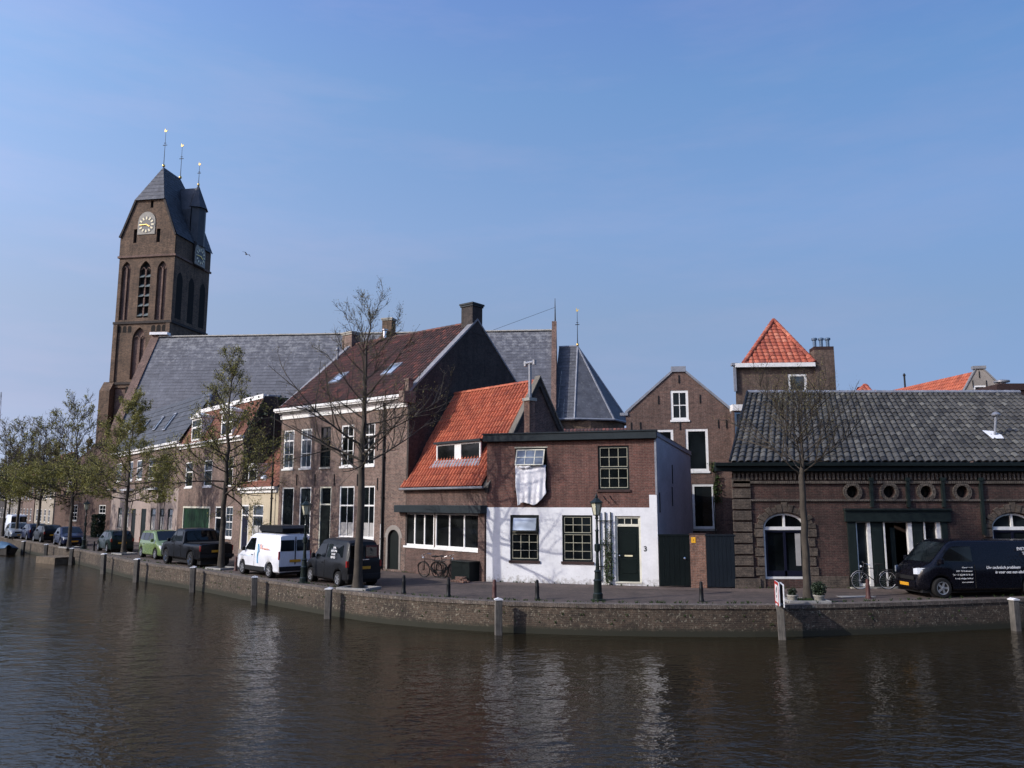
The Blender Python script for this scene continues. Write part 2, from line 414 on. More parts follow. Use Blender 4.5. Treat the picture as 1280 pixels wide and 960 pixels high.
# quay wall: face leaning a touch, coping of upright bricks on top
near=[i for i,p in enumerate(QS) if p.y<260 and p.x<70]
QN=[QS[i] for i in near]; S=arc(QN)
QI=offset(QN,.42)
root=thing('quay_wall','long weathered brown brick quay wall along the canal with pale speckles and dark wet foot','wall',(QN[len(QN)//2].x,QN[len(QN)//2].y,0))
o0=Vector((root.location.x,root.location.y,0))
m=MB(); uvs=[]
for i in range(len(QN)-1):
    a,b=QN[i],QN[i+1]; ao,bo=offset(QN,-.07)[i],offset(QN,-.07)[i+1]
    m.face([Vector((ao.x,ao.y,-2.2))-o0,Vector((bo.x,bo.y,-2.2))-o0,Vector((b.x,b.y,-.10))-o0,Vector((a.x,a.y,-.10))-o0])
    uvs.append([(S[i],-2.2),(S[i+1],-2.2),(S[i+1],-.1),(S[i],-.1)])
ob=m.build('wall_face',MAT['brick_quay'],root)
for p in ob.data.polygons:
    for k,li in enumerate(p.loop_indices): ob.data.uv_layers[0].data[li].uv=uvs[p.index][k]
m=MB(); uvs=[]
QO=offset(QN,-.035)
for i in range(len(QN)-1):
    a,b,c,d2=QO[i],QO[i+1],QI[i+1],QI[i]
    V=lambda p,z: Vector((p.x,p.y,z))-o0
    m.face([V(a,.022),V(b,.022),V(c,.022),V(d2,.022)]); uvs.append([(S[i],0),(S[i+1],0),(S[i+1],.42),(S[i],.42)])
    m.face([V(a,-.10),V(b,-.10),V(b,.022),V(a,.022)]); uvs.append([(S[i],.05),(S[i+1],.05),(S[i+1],.17),(S[i],.17)])
    m.face([V(d2,.022),V(c,.022),V(c,-.02),V(d2,-.02)]); uvs.append([(S[i],0),(S[i+1],0),(S[i+1],.02),(S[i],.02)])
ob=m.build('coping',MAT['brick_coping'],root)
for p in ob.data.polygons:
    for k,li in enumerate(p.loop_indices): ob.data.uv_layers[0].data[li].uv=uvs[p.index][k]
# dark drain mouth in the wall near the white house
g=ground(668,755); 

# facade lines
FW=Facade(ground(608,727),ground(824,733.2))      # white and brick house
FR=Facade(ground(503,715.2),FW.o)                 # low red-roofed house
FB=Facade(ground(345,703),ground(505.5,715.5))    # big brick house
FH=Facade(ground(920.5,735.3),ground(1280,735.3)) # warehouse
pC0=ground(298,695.5); pM0=ground(219,685); pS0=ground(136,672.5)
FC=Facade(pC0,FB.o); FM=Facade(pM0,pC0); FS=Facade(pS0,pM0)
# footpath strip in front of the houses, 4 mm above the street
path=[FS.o,FM.o,FC.o,FB.o,FR.o,FW.o,FH.o,Vector((FH.o.x+22,FH.o.y))]
def along(P,w):
    N=offset(P,-w); return N
pin=offset(path,.0); pout=offset(path,-1.35)
m=MB()
for i in range(len(path)-1): m.face([(pout[i].x,pout[i].y,.006),(pout[i+1].x,pout[i+1].y,.006),(pin[i+1].x,pin[i+1].y,.006),(pin[i].x,pin[i].y,.006)])
ob=m.build('footpath',MAT['paver_walk']); tag(ob,kind='structure')
# ------------------------------------------------------------------ building helpers
def tiles(m, P00,P10,P01,P11, tw=.26, th=.34, amp=.03, lift=.03, flat=False, clip=None, spu=5, jitter=0.004, r=rng):
    """rows of pantiles between eave P00-P10 and ridge P01-P11"""
    P00,P10,P01,P11=[Vector(p) for p in (P00,P10,P01,P11)]
    L=max((P10-P00).length,(P11-P01).length); H=((P01+P11)/2-(P00+P10)/2).length
    nc=max(1,round(L/tw)); nr=max(1,round(H/th)); nrm=(P10-P00).cross(P01-P00).normalized()
    if nrm.z<0: nrm=-nrm
    prof=[0,1] if flat else ([0,.12,.3,.52,.68,.80,.9,1] if spu>=5 else [0,.2,.5,.75,.88,1])
    def P(u,v,h): return (P00*(1-u)+P10*u)*(1-v)+(P01*(1-u)+P11*u)*v+nrm*h
    HT=[(0,0),(.12,.45),(.3,.86),(.52,1),(.68,.86),(.80,.30),(.9,0),(1,0)]
    def wavef(s):
        if flat: return 0
        for (a,b),(c,d_) in zip(HT[:-1],HT[1:]):
            if s<=c: return amp*(b+(d_-b)*(s-a)/(c-a))
        return 0
    for j in range(nr):
        v0=j/nr; v1=min(1,(j+1)/nr+.02/H)
        for i in range(nc):
            if clip and not clip((i+.5)/nc,(j+.5)/nr): continue
            t=min(1,max(0,r.gauss(.5,.24))); dj=r.uniform(-jitter,jitter)
            for a,b_ in zip(prof[:-1],prof[1:]):
                ua,ub=(i+a)/nc,(i+b_)/nc
                if flat: ub-= .012/nc*1; 
                m.face([P(ua,v0,wavef(a)+lift+dj),P(ub,v0,wavef(b_)+lift+dj),P(ub,v1,wavef(b_)),P(ua,v1,wavef(a))],t if (flat or a<.74) else t*.12)  # groove faces tinted darker, painting the shade beside each hump
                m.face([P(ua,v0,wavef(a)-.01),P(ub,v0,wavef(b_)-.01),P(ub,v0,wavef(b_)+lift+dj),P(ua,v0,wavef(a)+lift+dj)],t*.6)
def ridge_caps(m,A,B,r0=.11,step=.4,r=rng):
    A,B=Vector(A),Vector(B); n=max(1,round((B-A).length/step)); d=(B-A)/n; side=d.cross(Vector((0,0,1))).normalized(); up=side.cross(d).normalized()
    for i in range(n):
        a,b=A+d*i,A+d*(i+1.04); t=r.random(); ra,rb=r0*1.08,r0*.94; k=5
        pa=[a+side*ra*math.cos(math.pi*q/k)+up*ra*math.sin(math.pi*q/k) for q in range(k+1)]
        pb=[b+side*rb*math.cos(math.pi*q/k)+up*rb*math.sin(math.pi*q/k) for q in range(k+1)]
        for q in range(k): m.face([pa[q],pb[q],pb[q+1],pa[q+1]],t)
        m.face(pa,t*.5); m.face(pb,t*.5)
def rectp(r): x0,x1,z0,z1=r; return [(x0,z0),(x1,z0),(x1,z1),(x0,z1)]
def archp(r,spring,n=12):     # rect with a (semi)elliptic head above z=spring
    x0,x1,z0,z1=r; c=(x0+x1)/2; a=(x1-x0)/2; h=z1-spring
    return [(x0,z0),(x1,z0)]+[(c+a*math.cos(math.pi*k/n),spring+h*math.sin(math.pi*k/n)) for k in range(n+1)]
def lancetp(x0,x1,z0,z1,n=6):
    w=x1-x0; c=(x0+x1)/2; h=w*.87; s=z1-h; P=[(x0,z0),(x1,z0)]
    for k in range(n+1):
        th=R(60)*k/n; P.append((x0+w*math.cos(th),s+w*math.sin(th)))
    for k in range(n-1,-1,-1):
        th=R(60)*k/n; P.append((x1-w*math.cos(th),s+w*math.sin(th)))
    return P
def window(root,r,y=0.0,cols=1,rows=(1,),fw=.07,bar=.028,rec=.08,frame='white_wood',inner=None,pane='glass_dark',sill=None,label=None,name='window',split=None,outer=None,depth=.07,curtain=0):
    """r=(x0,x1,z0,z1); rows = panes per sash from bottom to top; split = z fractions between sashes"""
    x0,x1,z0,z1=r; m=MB(); yf=y+rec
    m.box(x0,x0+fw,yf,yf+depth,z0,z1); m.box(x1-fw,x1,yf,yf+depth,z0,z1)
    m.box(x0+fw,x1-fw,yf,yf+depth,z0,z0+fw); m.box(x0+fw,x1-fw,yf,yf+depth,z1-fw,z1)
    n=len(rows); split=split or [ (k+1)/n for k in range(n-1)]
    zs=[z0+fw]+[z0+(z1-z0)*s for s in split]+[z1-fw]
    for k in range(1,n): m.box(x0+fw,x1-fw,yf+.004,yf+depth-.004,zs[k]-fw*.45,zs[k]+fw*.45)
    w=m.build(name,MAT[frame],root)
    if label: w['label']=label
    if bar and (cols>1 or max(rows)>1):
        g=MB()
        for k in range(n):
            a,b=zs[k]+(fw*.45 if k else 0),zs[k+1]-(fw*.45 if k<n-1 else 0)
            for c in range(1,cols): xc=x0+fw+(x1-x0-2*fw)*c/cols; g.box(xc-bar/2,xc+bar/2,yf+.02,yf+.06,a,b)
            for q in range(1,rows[k]): zc=a+(b-a)*q/rows[k]; g.box(x0+fw,x1-fw,yf+.018,yf+.058,zc-bar/2,zc+bar/2)
            if inner:
                g.box(x0+fw,x0+fw+bar,yf+.01,yf+.05,a,b); g.box(x1-fw-bar,x1-fw,yf+.01,yf+.05,a,b)
                g.box(x0+fw+bar,x1-fw-bar,yf+.01,yf+.05,a,a+bar); g.box(x0+fw+bar,x1-fw-bar,yf+.01,yf+.05,b-bar,b)
        g.build('glazing_bars',MAT[inner or frame],w)
    g=MB(); g.box(x0+fw*.5,x1-fw*.5,yf+.045,yf+.05,z0+fw*.5,z1-fw*.5)
    g.build('pane',MAT[pane],w)
    if curtain:
        g=MB(); zc=z0+fw+(z1-z0)*curtain; N=14
        for a,b in ((x0+fw,x0+(x1-x0)*.48),(x0+(x1-x0)*.55,x1-fw)):
            for q in range(N):
                xa,xb=a+(b-a)*q/N,a+(b-a)*(q+1)/N
                g.face([(xa,yf+.043+.0015*math.sin(q),z0+fw),(xb,yf+.043+.0015*math.sin(q+1),z0+fw),(xb,yf+.043,zc),(xa,yf+.043,zc)])
        g.build('curtain',MAT['curtain'],w)
    if sill:
        g=MB(); g.box(x0-.05,x1+.05,y-.055,y+rec+.01,z0-.10,z0); g.build('sill',MAT[sill],w,bevel=.008)
    return w
def chimney(root,x,y,w,d,z0,z1,mat,cap='concrete',pots=0,over=.05):
    m=MB(); m.box(x-w/2,x+w/2,y-d/2,y+d/2,z0,z1-.22); c=m.build('chimney',MAT[mat],root)
    g=MB(); g.box(x-w/2-over,x+w/2+over,y-d/2-over,y+d/2+over,z1-.22,z1-.12); g.box(x-w/2-over*1.8,x+w/2+over*1.8,y-d/2-over*1.8,y+d/2+over*1.8,z1-.12,z1-.02)
    g.build('chimney_cap',MAT[cap],c,bevel=.01)
    for k in range(pots):
        xx=x-w/2+w*(k+.5)/pots
        g=MB(); g.lathe([(.10,z1-.03),(.105,z1+.42),(.17,z1+.45),(.17,z1+.55),(.09,z1+.58)],10,(xx,y,0)); g.build('chimney_pot',MAT['blue_frame'],c,smooth=40)
    return c
def flue(root,x,y,z0,z1,r=.09,mat='zinc',cap=True,T=False):
    m=MB(); m.lathe([(r,z0),(r,z1)],10,(x,y,0))
    if T: m.tube([(x-.28,y,z1+.06),(x+.28,y,z1+.06)],r*1.1,10); m.tube([(x-.28,y,z1-.06),(x-.28,y,z1+.16)],r*1.2,8); m.tube([(x+.28,y,z1-.06),(x+.28,y,z1+.16)],r*1.2,8)
    elif cap: m.lathe([(r*1.35,z1-.10),(r*1.5,z1-.06),(r*1.5,z1+.02),(r*.5,z1+.12),(.02,z1+.14)],10,(x,y,0))
    return m.build('flue_pipe',MAT[mat],root,smooth=40)
def anchor(m,x,z,h=.5,y=0): m.box(x-.025,x+.025,y-.035,y-.003,z-h/2,z+h/2)
def text(s,size,M,mat,parent,name='lettering',align='LEFT',shear=0,bold=0.0):
    cu=bpy.data.curves.new('lettering','FONT'); cu.body=s; cu.size=size; cu.align_x=align; cu.shear=shear; cu.offset=bold; cu.extrude=.002; cu.space_line=1.15
    to=bpy.data.objects.new('tmp_text',cu); COL.objects.link(to); bpy.context.view_layer.update()
    dg=bpy.context.evaluated_depsgraph_get(); me=bpy.data.meshes.new_from_object(to.evaluated_get(dg))
    bpy.data.objects.remove(to); me.transform(M); me.name=name; me.materials.clear(); me.materials.append(MAT[mat])
    o=bpy.data.objects.new(name,me); COL.objects.link(o); o.parent=parent; return o
FRONT=Matrix(((1,0,0,0),(0,0,-1,0),(0,1,0,0),(0,0,0,1)))   # text in the xz plane, readable from -y
def skylight(root,plane,r):   # plane(x,s)->3D point on roof, +offset ; r=(x0,x1,s0,s1)
    x0,x1,s0,s1=r; f=MB()
    def bx(m,a,b,c,d,h0,h1):
        q=[plane(a,c,h0),plane(b,c,h0),plane(b,d,h0),plane(a,d,h0),plane(a,c,h1),plane(b,c,h1),plane(b,d,h1),plane(a,d,h1)]
        k=len(m.v); m.v+= [tuple(p) for p in q]
        for t in ((3,2,1,0),(4,5,6,7),(0,1,5,4),(1,2,6,5),(2,3,7,6),(3,0,4,7)): m.idx([k+i for i in t])
    w=.07
    bx(f,x0,x0+w,s0,s1,0,.12); bx(f,x1-w,x1,s0,s1,0,.12); bx(f,x0+w,x1-w,s0,s0+w,0,.12); bx(f,x0+w,x1-w,s1-w,s1,0,.12)
    o=f.build('skylight',MAT['lead'],root); g=MB(); bx(g,x0+w,x1-w,s0+w,s1-w,.04,.08); g.build('pane',MAT['glass_sky'],o); return o
# ------------------------------------------------------------------ white and brick house
F=FW; L=F.L
H=F.thing('corner_house','two-storey flat-roofed house, white plaster below and red-brown brick above, bedding out of the window','house')
zt=(F.px(620,551)[1]+F.px(815,546.5)[1])/2
D=5.4; shx=lambda y: L+ y*.19
zw=(F.px(620,635.5)[1]+F.px(800,633)[1])/2; zs=F.px(816,618.5)[1]; xs=F.px(812,640)[0]
rUL=F.rect(644,560,684,612); rUR=F.rect(747.5,557,786.5,612); rLL=F.rect(638,644,674,702); rLM=F.rect(703,644,741,702)
rUL=(rUL[0],rUL[1],rUR[2],rUR[3])
rLL=(rLL[0],rLL[1],rLM[2],rLM[3]); rD=F.rect(769.5,645,801.5,728.5); rD=(rD[0],rD[1],.12,rD[3])
m=MB(); m.wall([(0,zw),(xs,zw),(xs,zs),(L,zs),(L,zt),(0,zt)],[rectp(rUL),rectp(rUR)],0,.16)
m.build('brick_wall',MAT['brick_red_house'],H)
m=MB(); m.wall([(0,0),(L,0),(L,zs),(xs,zs),(xs,zw),(0,zw)],[rectp(rLL),rectp(rLM),rectp(rD)],-.03,.19)
m.box(0,xs,-.03,0,zw-.001,zw+.0); m.face([(0,-.03,zw),(xs,-.03,zw),(xs,0,zw),(0,0,zw)]); m.face([(xs,-.03,zw),(xs,-.03,zs),(xs,0,zs),(xs,0,zw)]); m.face([(xs,-.03,zs),(L,-.03,zs),(L,0,zs),(xs,0,zs)])
m.face([(L,-.03,0),(L,-.03,zs),(L,0,zs),(L,0,0)]); m.face([(0,-.03,0),(0,-.03,zw),(0,0,zw),(0,0,0)])
m.build('plaster_wall',MAT['plaster_white'],H)
m=MB(); m.side(shx,[(0,0),(D,0),(D,zt-.38),(0,zt+.12)]); m.build('side_wall',MAT['plaster_shade'],H)
m=MB(); m.side(0,[(0,0),(D,0),(D,zt-.2),(0,zt)]); m.face([(0,D,0),(shx(D),D,0),(shx(D),D,zt-.3),(0,D,zt-.3)]); m.build('back_wall',MAT['brick_dark'],H)
# fascia and roof
zf=zt+.30
m=MB(); m.box(-.12,L+.06,-.22,0.10,zt-.05,zf-.06); m.box(-.15,L+.09,-.26,.12,zf-.06,zf)
m.build('fascia',MAT['fascia_grey'],H,bevel=.008)
m=MB(); m.face([(-.12,.1,zf-.03),(L+.05,.1,zf-.03),(shx(D)+.05,D,zt-.28),(0,D,zt-.28)]); 
m.face([(L+.02,.1,zf-.03),(shx(D)+.05,D,zt-.28),(shx(D)+.05,D,zt-.46),(L+.05,.1,zt+.06)])
m.build('roof',MAT['lead'],H)
# windows
window(H,rUR,0,3,(2,2),fw=.075,frame='green_black_wood',inner='bar_cream',bar=.022,sill='sill_brown',pane='glass_dark',rec=.05)
w=window(H,rUL,0,3,(1,),fw=.075,frame='green_black_wood',pane='glass_dark',rec=.05,bar=0,sill='sill_brown')
g=MB(); g.box(rUL[0]-.03,rUL[1]+.03,.0,.04,rUL[3]-.03,rUL[3]+.03); g.build('lintel_board',MAT['cream_wood'],w)
def sash(parent,r,top,bot,ang,mat,pane,cols,rows,y=.0,shift=0.0):
    x0,x1=r[0]+.06+shift,r[1]-.10+shift; h=top-bot; M=Matrix.Translation((0,y,top))@Matrix.Rotation(R(-ang),4,'X')
    f=MB(); fw=.045
    for a in ((x0,x0+fw,-h,0),(x1-fw,x1,-h,0),(x0+fw,x1-fw,-h,-h+fw),(x0+fw,x1-fw,-fw,0)): f.box(a[0],a[1],-.02,.02,a[2],a[3],M)
    for c in range(1,cols): xc=x0+(x1-x0)*c/cols; f.box(xc-.017,xc+.017,-.017,.017,-h+fw,-fw,M)
    for q in range(1,rows): zc=-h*q/rows; f.box(x0+fw,x1-fw,-.015,.015,zc-.017,zc+.017,M)
    o=f.build('open_sash',MAT[mat],parent); o['label']='top sash tilted outwards'
    g=MB(); g.box(x0+.02,x1-.02,-.004,.004,-h+.02,-.02,M); g.build('pane',MAT[pane],o)
mid=(rUL[2]+rUL[3])/2
sash(w,rUL,rUL[3]-.10,mid+.06,24,'cream_wood','glass_sky',3,2,y=0.02)
window(H,rLM,-.03,3,(3,2),split=[.60],fw=.075,frame='green_black_wood',inner='bar_cream',bar=.022,sill='sill_brown',rec=.05)
w=window(H,rLL,-.03,3,(3,1),split=[.60],fw=.075,frame='green_black_wood',inner='bar_cream',bar=.022,sill='sill_brown',rec=.05)
sash(w,rLL,rLL[3]-.08,rLL[2]+(rLL[3]-rLL[2])*.63,13,'green_black_wood','glass_grey',1,1,y=0.0,shift=.03)
# door
x0,x1,z0,z1=rD; zT=F.px(786,657)[1]
m=MB(); m.box(x0,x0+.08,.04,.13,z0,z1); m.box(x1-.08,x1,.04,.13,z0,z1); m.box(x0+.08,x1-.08,.04,.13,z1-.08,z1); m.box(x0+.08,x1-.08,.035,.13,zT-.04,zT+.03); m.box(x0,x1,-.06,.12,.10,.155)
fr=m.build('door_frame',MAT['cream_wood'],H)
m=MB(); m.box(x0+.08,x1-.08,.07,.12,z0+.05,zT-.04)
for za,zb in ((.35,.95),(1.15,1.95)):
    m.box(x0+.2,x1-.2,.05,.07,z0+za,z0+zb)
dr=m.build('door',MAT['door_green'],H,bevel=.006)
m=MB(); m.box((x0+x1)/2-.16,(x0+x1)/2+.16,.035,.05,z0+1.02,z0+1.08); m.build('letter_box',MAT['gold_paint'],dr)
m=MB(); m.lathe([(.02,0),(.03,.02),(.03,.05),(.01,.06)],8,M=Matrix.Translation((x0+.16,.03,z0+1.05))@Matrix.Rotation(R(90),4,'X')); m.build('door_knob',MAT['chrome'],dr)
wx=(x0+.08,x1-.08,zT+.03,z1-.08)
m=MB(); g=.03
m.box(wx[0],wx[1],.07,.11,wx[2],wx[2]+g); m.box(wx[0],wx[1],.07,.11,wx[3]-g,wx[3])
for k in range(4): xc=wx[0]+(wx[1]-wx[0]-g)*k/3; m.box(xc,xc+g,.068,.112,wx[2]+g,wx[3]-g)
tl=m.build('transom_light',MAT['cream_wood'],H); m=MB(); m.box(wx[0],wx[1],.10,.115,wx[2],wx[3]); m.build('pane',MAT['glass_dark'],tl)
nx,nz=F.px(807,689); text('3',.28,Matrix.Translation((nx,-.034,nz))@FRONT,'black_paint',H,'house_number','CENTER',bold=.008)
# downpipe-like white edge, wall anchors, hooks
m=MB(); m.box(L-.05,L+.03,-.045,-.004,zs,zt-.06); m.build('corner_strip',MAT['lead'],H)
m=MB()
for px_ in (757,765): 
    x,z=F.px(px_,625); m=MB(); m.tube([(x-.10,-.03,z+.18),(x,-.04,z+.02),(x+.10,-.05,z-.05),(x+.16,-.1,z-.16)],.014,5); m.build('wall_hook',MAT['iron_black'],H)
m=MB()
for yy,zz in ((2.2,3.55),(2.3,4.5),(.35,3.3)): m=MB(); m.box(shx(yy)-.005,shx(yy)+.03,yy-.04,yy+.04,zz-.4,zz+.4); m.build('wall_anchor',MAT['iron_black'],H)
# hanging bedding: a duvet cover over the sill, draped in folds
c0=F.rect(645,583,684,632); cx0,cx1,cz0,cz1=c0
nx_,nz_=46,50; m=MB(); ids={}; cr=random.Random(4)
fold=lambda u,v: .024*math.sin(u*16+1.2*math.sin(v*2.2)+.6)*(0.35+v*.65)+.022*math.sin(u*31+3*v)*v+.03*noise.noise(Vector((u*4,v*3,2.1)))
for j in range(nz_+1):
    v=j/nz_
    for i in range(nx_+1):
        u=i/nx_
        left=cx0+.0+.11*v; right=cx1-.02-.0*v
        # bottom edge: lowest at the left, rises at the right
        zb=cz0+ (0.0 if u<.1 else .06)+.06*math.sin(u*7)+ (max(0,u-.55)/.45)**1.4*.42
        x=left+(right-left)*u+.012*math.sin(v*9+u*5); z=cz1-(cz1-zb)*v
        y=-.10-.05*math.sin(min(1,v*6)*math.pi/2)-fold(u,v)-.10*v*(1-v)
        if v<.06: y=-.02-.10*v/.06; z=cz1+.05*math.sin(v/.06*math.pi/2)+.03*noise.noise(Vector((u*6,0,5)))
        ids[i,j]=m.vert((x,y,z))
for j in range(nz_):
    for i in range(nx_): m.idx((ids[i,j],ids[i+1,j],ids[i+1,j+1],ids[i,j+1]))
# rolled hem on top
m.tube([(cx0+.18+.55*k/8,-.19-.02*math.sin(k*1.3),cz1-.03+.025*math.sin(k*2.1)) for k in range(9)],[.04,.07,.08,.075,.085,.08,.07,.06,.03],9)
b=m.build('bedding',MAT['cloth_white'],None,smooth=80); md=b.modifiers.new('thick','SOLIDIFY'); md.thickness=.02
b.location=(F.o.x,F.o.y,0); b.rotation_euler=(0,0,F.rot)
tag(b,'white bed cover hung out of the upper left window over the brick wall','bedding')
# trellis with a climber
T=thing('trellis','dark wooden trellis of three uprights fixed beside the front door','trellis',F.world(F.px(758,700)[0],0),F.rot)
X0=F.px(758,700)[0]; m=MB()
for px_ in (751,757.5,764.5):
    x=F.px(px_,690)[0]-X0; m.box(x-.022,x+.022,-.10,-.065,.15,F.px(px_,640)[1])
for py_ in (651,708):
    z=F.px(757,py_)[1]; m.box(F.px(748,690)[0]-X0,F.px(767,690)[0]-X0,-.13,-.10,z-.022,z+.022)
z=F.px(757,680)[1]; m.box(F.px(749,690)[0]-X0,F.px(766,690)[0]-X0,-.13,-.10,z-.015,z+.015)
m.build('lattice',MAT['green_black_wood'],T)
P_=thing('climbing_plant','thin leafy climber winding up the trellis beside the door','plant',F.world(F.px(760,700)[0],-.15),F.rot)
m=MB(); lf=MB(); pr=random.Random(12)
for k in range(7):
    x=pr.uniform(-.15,.15); pts=[]; 
    for q in range(12): pts.append((x+pr.uniform(-.09,.09)+.03*q*(pr.random()-.4),pr.uniform(-.06,.04),q*.2*(.6+.08*k)))
    m.tube(pts,.008,4)
    for p in pts[1:]:
        for _ in range(9):
            c=Vector(p)+Vector((pr.gauss(0,.09),pr.gauss(0,.05),pr.gauss(0,.09))); s=pr.uniform(.02,.045)
            if c.z<.1: continue
            a=Vector((pr.gauss(0,1),pr.gauss(0,1),pr.gauss(0,1))).normalized(); b2=a.orthogonal().normalized()
            lf.face([c-a*s,c+b2*s*.6,c+a*s,c-b2*s*.6],pr.random())
m.build('stems',MAT['bark'],P_,uv=False); lf.build('foliage',MAT['leaf_green'],P_,uv=False)

# ------------------------------------------------------------------ low house with the red roof
F=FR; L=F.L
H=F.thing('red_roofed_house','low brick house with bright orange tiled roof, dormer and wide white front window','house')
ze=(F.px(507,609)[1]+F.px(606,608)[1])/2; V=F.px(675,482,3.1); D=3.1; zr=(F.px(672,483,D)[1]+F.px(556,493,D)[1])/2
zc0=(F.px(520,641)[1]+F.px(600,641)[1])/2; zc1=(F.px(520,631)[1]+F.px(600,632)[1])/2
rA=F.rect(506,641,543,682.5); rB=F.rect(543,641,599,686); zb=rB[2]
rA=(rA[0],rA[1]-.02,zb,zc0-.01); rB=(rA[1]+.06,rB[1],zb,zc0-.01)
m=MB(); m.wall([(0,0),(L,0),(L,ze),(0,ze)],[rectp(rA),rectp(rB)],0,.18)
m.side(0,[(0,0),(2*D,0),(2*D,ze),(D,zr),(0,ze)]); m.face([(0,2*D,0),(L,2*D,0),(L,2*D,ze),(0,2*D,ze)])
m.side(L+.001,[(0,0),(2*D,0),(2*D,ze),(D,zr-.05),(0,ze)])
m.box(rB[1]+.04,L-.02,-.10,0,0,zc1-.2)
m.build('brick_wall',MAT['brick_red_low'],H)
# gable parapet on the right, with grey coping
sl=(zr-ze)/D
m=MB(); m.prism_x([(-.05,ze-.1),(D,zr+.22),(2*D+.05,ze-.1),(2*D,ze-.35),(D,zr-.15),(0,ze-.3)],L-.14,L+.10); m.build('gable_parapet',MAT['brick_dark'],H)
m=MB()
for s_ in (1,-1):
    a=(L-.20,D-s_*(D+.06),ze-.08); b_=(L-.20,D,zr+.24)
    m=MB(); m.prism_x([(a[1],a[2]),(b_[1],b_[2]),(b_[1],b_[2]+.09),(a[1],a[2]+.09)],L-.19,L+.15); m.build('verge_coping',MAT['coping_brown'],H)
pass
m=MB(); tiles(m,(-.02,-.18,ze-.02),(L-.16,-.18,ze-.02),(-.02,D,zr+.06),(L-.16,D,zr+.06),tw=.225,th=.33,amp=.085,lift=.03,spu=6,r=random.Random(3))
tiles(m,(L-.16,2*D+.18,ze-.02),(-.02,2*D+.18,ze-.02),(L-.16,D,zr+.06),(-.02,D,zr+.06),tw=.5,th=.6,amp=.05,spu=3)
ridge_caps(m,(0,D,zr+.07),(L-.18,D,zr+.07),.12,.36)
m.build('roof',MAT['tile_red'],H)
m=MB(); m.box(-.03,L+.02,-.30,-.17,ze-.12,ze-.02); m.build('gutter',MAT['zinc'],H,bevel=.02)
m=MB(); m.box(-.28,L+.03,-.38,-.002,zc0,zc1); m.build('canopy_board',MAT['fascia_grey'],H,bevel=.01)
for r_,n_ in ((rA,3),(rB,3)):
    x0,x1,z0,z1=r_; w=window(H,r_,0,1,(1,),fw=.09,frame='white_wood',pane='glass_room',rec=.02,sill='white_wood')
    g=MB()
    for c in range(1,n_): xc=x0+(x1-x0)*c/n_; g.box(xc-.045,xc+.045,.025,.085,z0+.09,z1-.09)
    g.build('mullions',MAT['white_wood'],w)
# dormer
sv=lambda v: ze+sl*v
vd=.62
for _ in range(6): zd0=F.px(572,582,vd)[1]; vd=(zd0-ze-.05)/sl
dx0=F.px(545.5,568,vd)[0]; dx1=F.px(600.5,566,vd)[0]; zd1=F.px(572,553.5,vd)[1]; vt=(zd1-ze)/sl
m=MB(); 
for xx in (dx0+.02,dx1-.02): m.side(xx,[(vd+.05,zd0),(vd+.05,zd1),(vt+.35,zd1),(vd+.2,zd0)])
dm=m.build('dormer',MAT['fascia_grey'],H)
m=MB(); m.box(dx0-.10,dx1+.10,vd-.12,vt+.5,zd1,zd1+.10); m.build('dormer_roof',MAT['fascia_grey'],dm)
xm=(dx0+dx1)/2
for a,b_ in ((dx0,xm-.16),(xm+.16,dx1)): window(dm,(a,b_,zd0+.16,zd1),vd,1,(1,),fw=.08,rec=0,frame='white_wood',pane='glass_room')
m=MB(); m.box(xm-.16,xm+.16,vd+.01,vd+.06,zd0,zd1); m.build('middle_post',MAT['white_wood'],dm)
m=MB(); q=-.42
m.face([(dx0-.25,vd+q*.55,sv(vd+q*.55)+.36),(dx1+.12,vd+q*.55,sv(vd+q*.55)+.36),(dx1+.05,vd-.03,zd0+.28),(dx0-.05,vd-.03,zd0+.28)]); m.build('lead_flashing',MAT['lead'],dm)
# chimney on the gable with a tall steel flue
chx=L-.10; cv=1.45; ct=F.px(662,500,cv)[1]
for _ in range(1): pass
xcc=F.px(662,520,cv)[0]
m=MB(); m.box(xcc-.17,xcc+.17,cv-.17,cv+.17,sv(cv)-.9,ct-.05); c=m.build('chimney',MAT['brick_pillar'],H)
m=MB(); m.box(xcc-.23,xcc+.23,cv-.23,cv+.23,ct-.05,ct+.08); m.build('chimney_cap',MAT['stone_light'],c)
flue(H,xcc+.03,cv,ct+.08,F.px(664,455,cv)[1],.075,T=True)
# storage box under the window with bricks on it
B=thing('cellar_box','dark green-black wooden storage box against the brick wall beneath the front window','box',F.world(F.px(590,705)[0],-.35),F.rot)
m=MB(); m.box(-.62,.62,-.3,.3,0,.78); m.build('chest',MAT['gate_green'],B,bevel=.015)
m=MB(); m.box(-.66,.66,-.34,.34,.78,.83); m.build('lid',MAT['green_black_wood'],B,bevel=.01)
K=thing('brick_pile','small heap of loose red bricks on the pavement before the dark storage box','bricks',F.world(F.px(597,712)[0],-.95),F.rot)
m=MB(); pr=random.Random(5)
for k in range(26):
    lay=0 if k<13 else (1 if k<21 else 2); s=.42-.13*lay
    M=Matrix.Translation((pr.uniform(-s,s),pr.uniform(-.12,.12),.035+lay*.07+pr.uniform(0,.012)))@Matrix.Rotation(pr.uniform(0,3.1),4,'Z')@Matrix.Rotation(pr.uniform(-.15,.15),4,'X')
    m.box(-.105,.105,-.05,.05,-.033,.033,M)
m.build('loose_bricks',MAT['brick_pillar'],K)
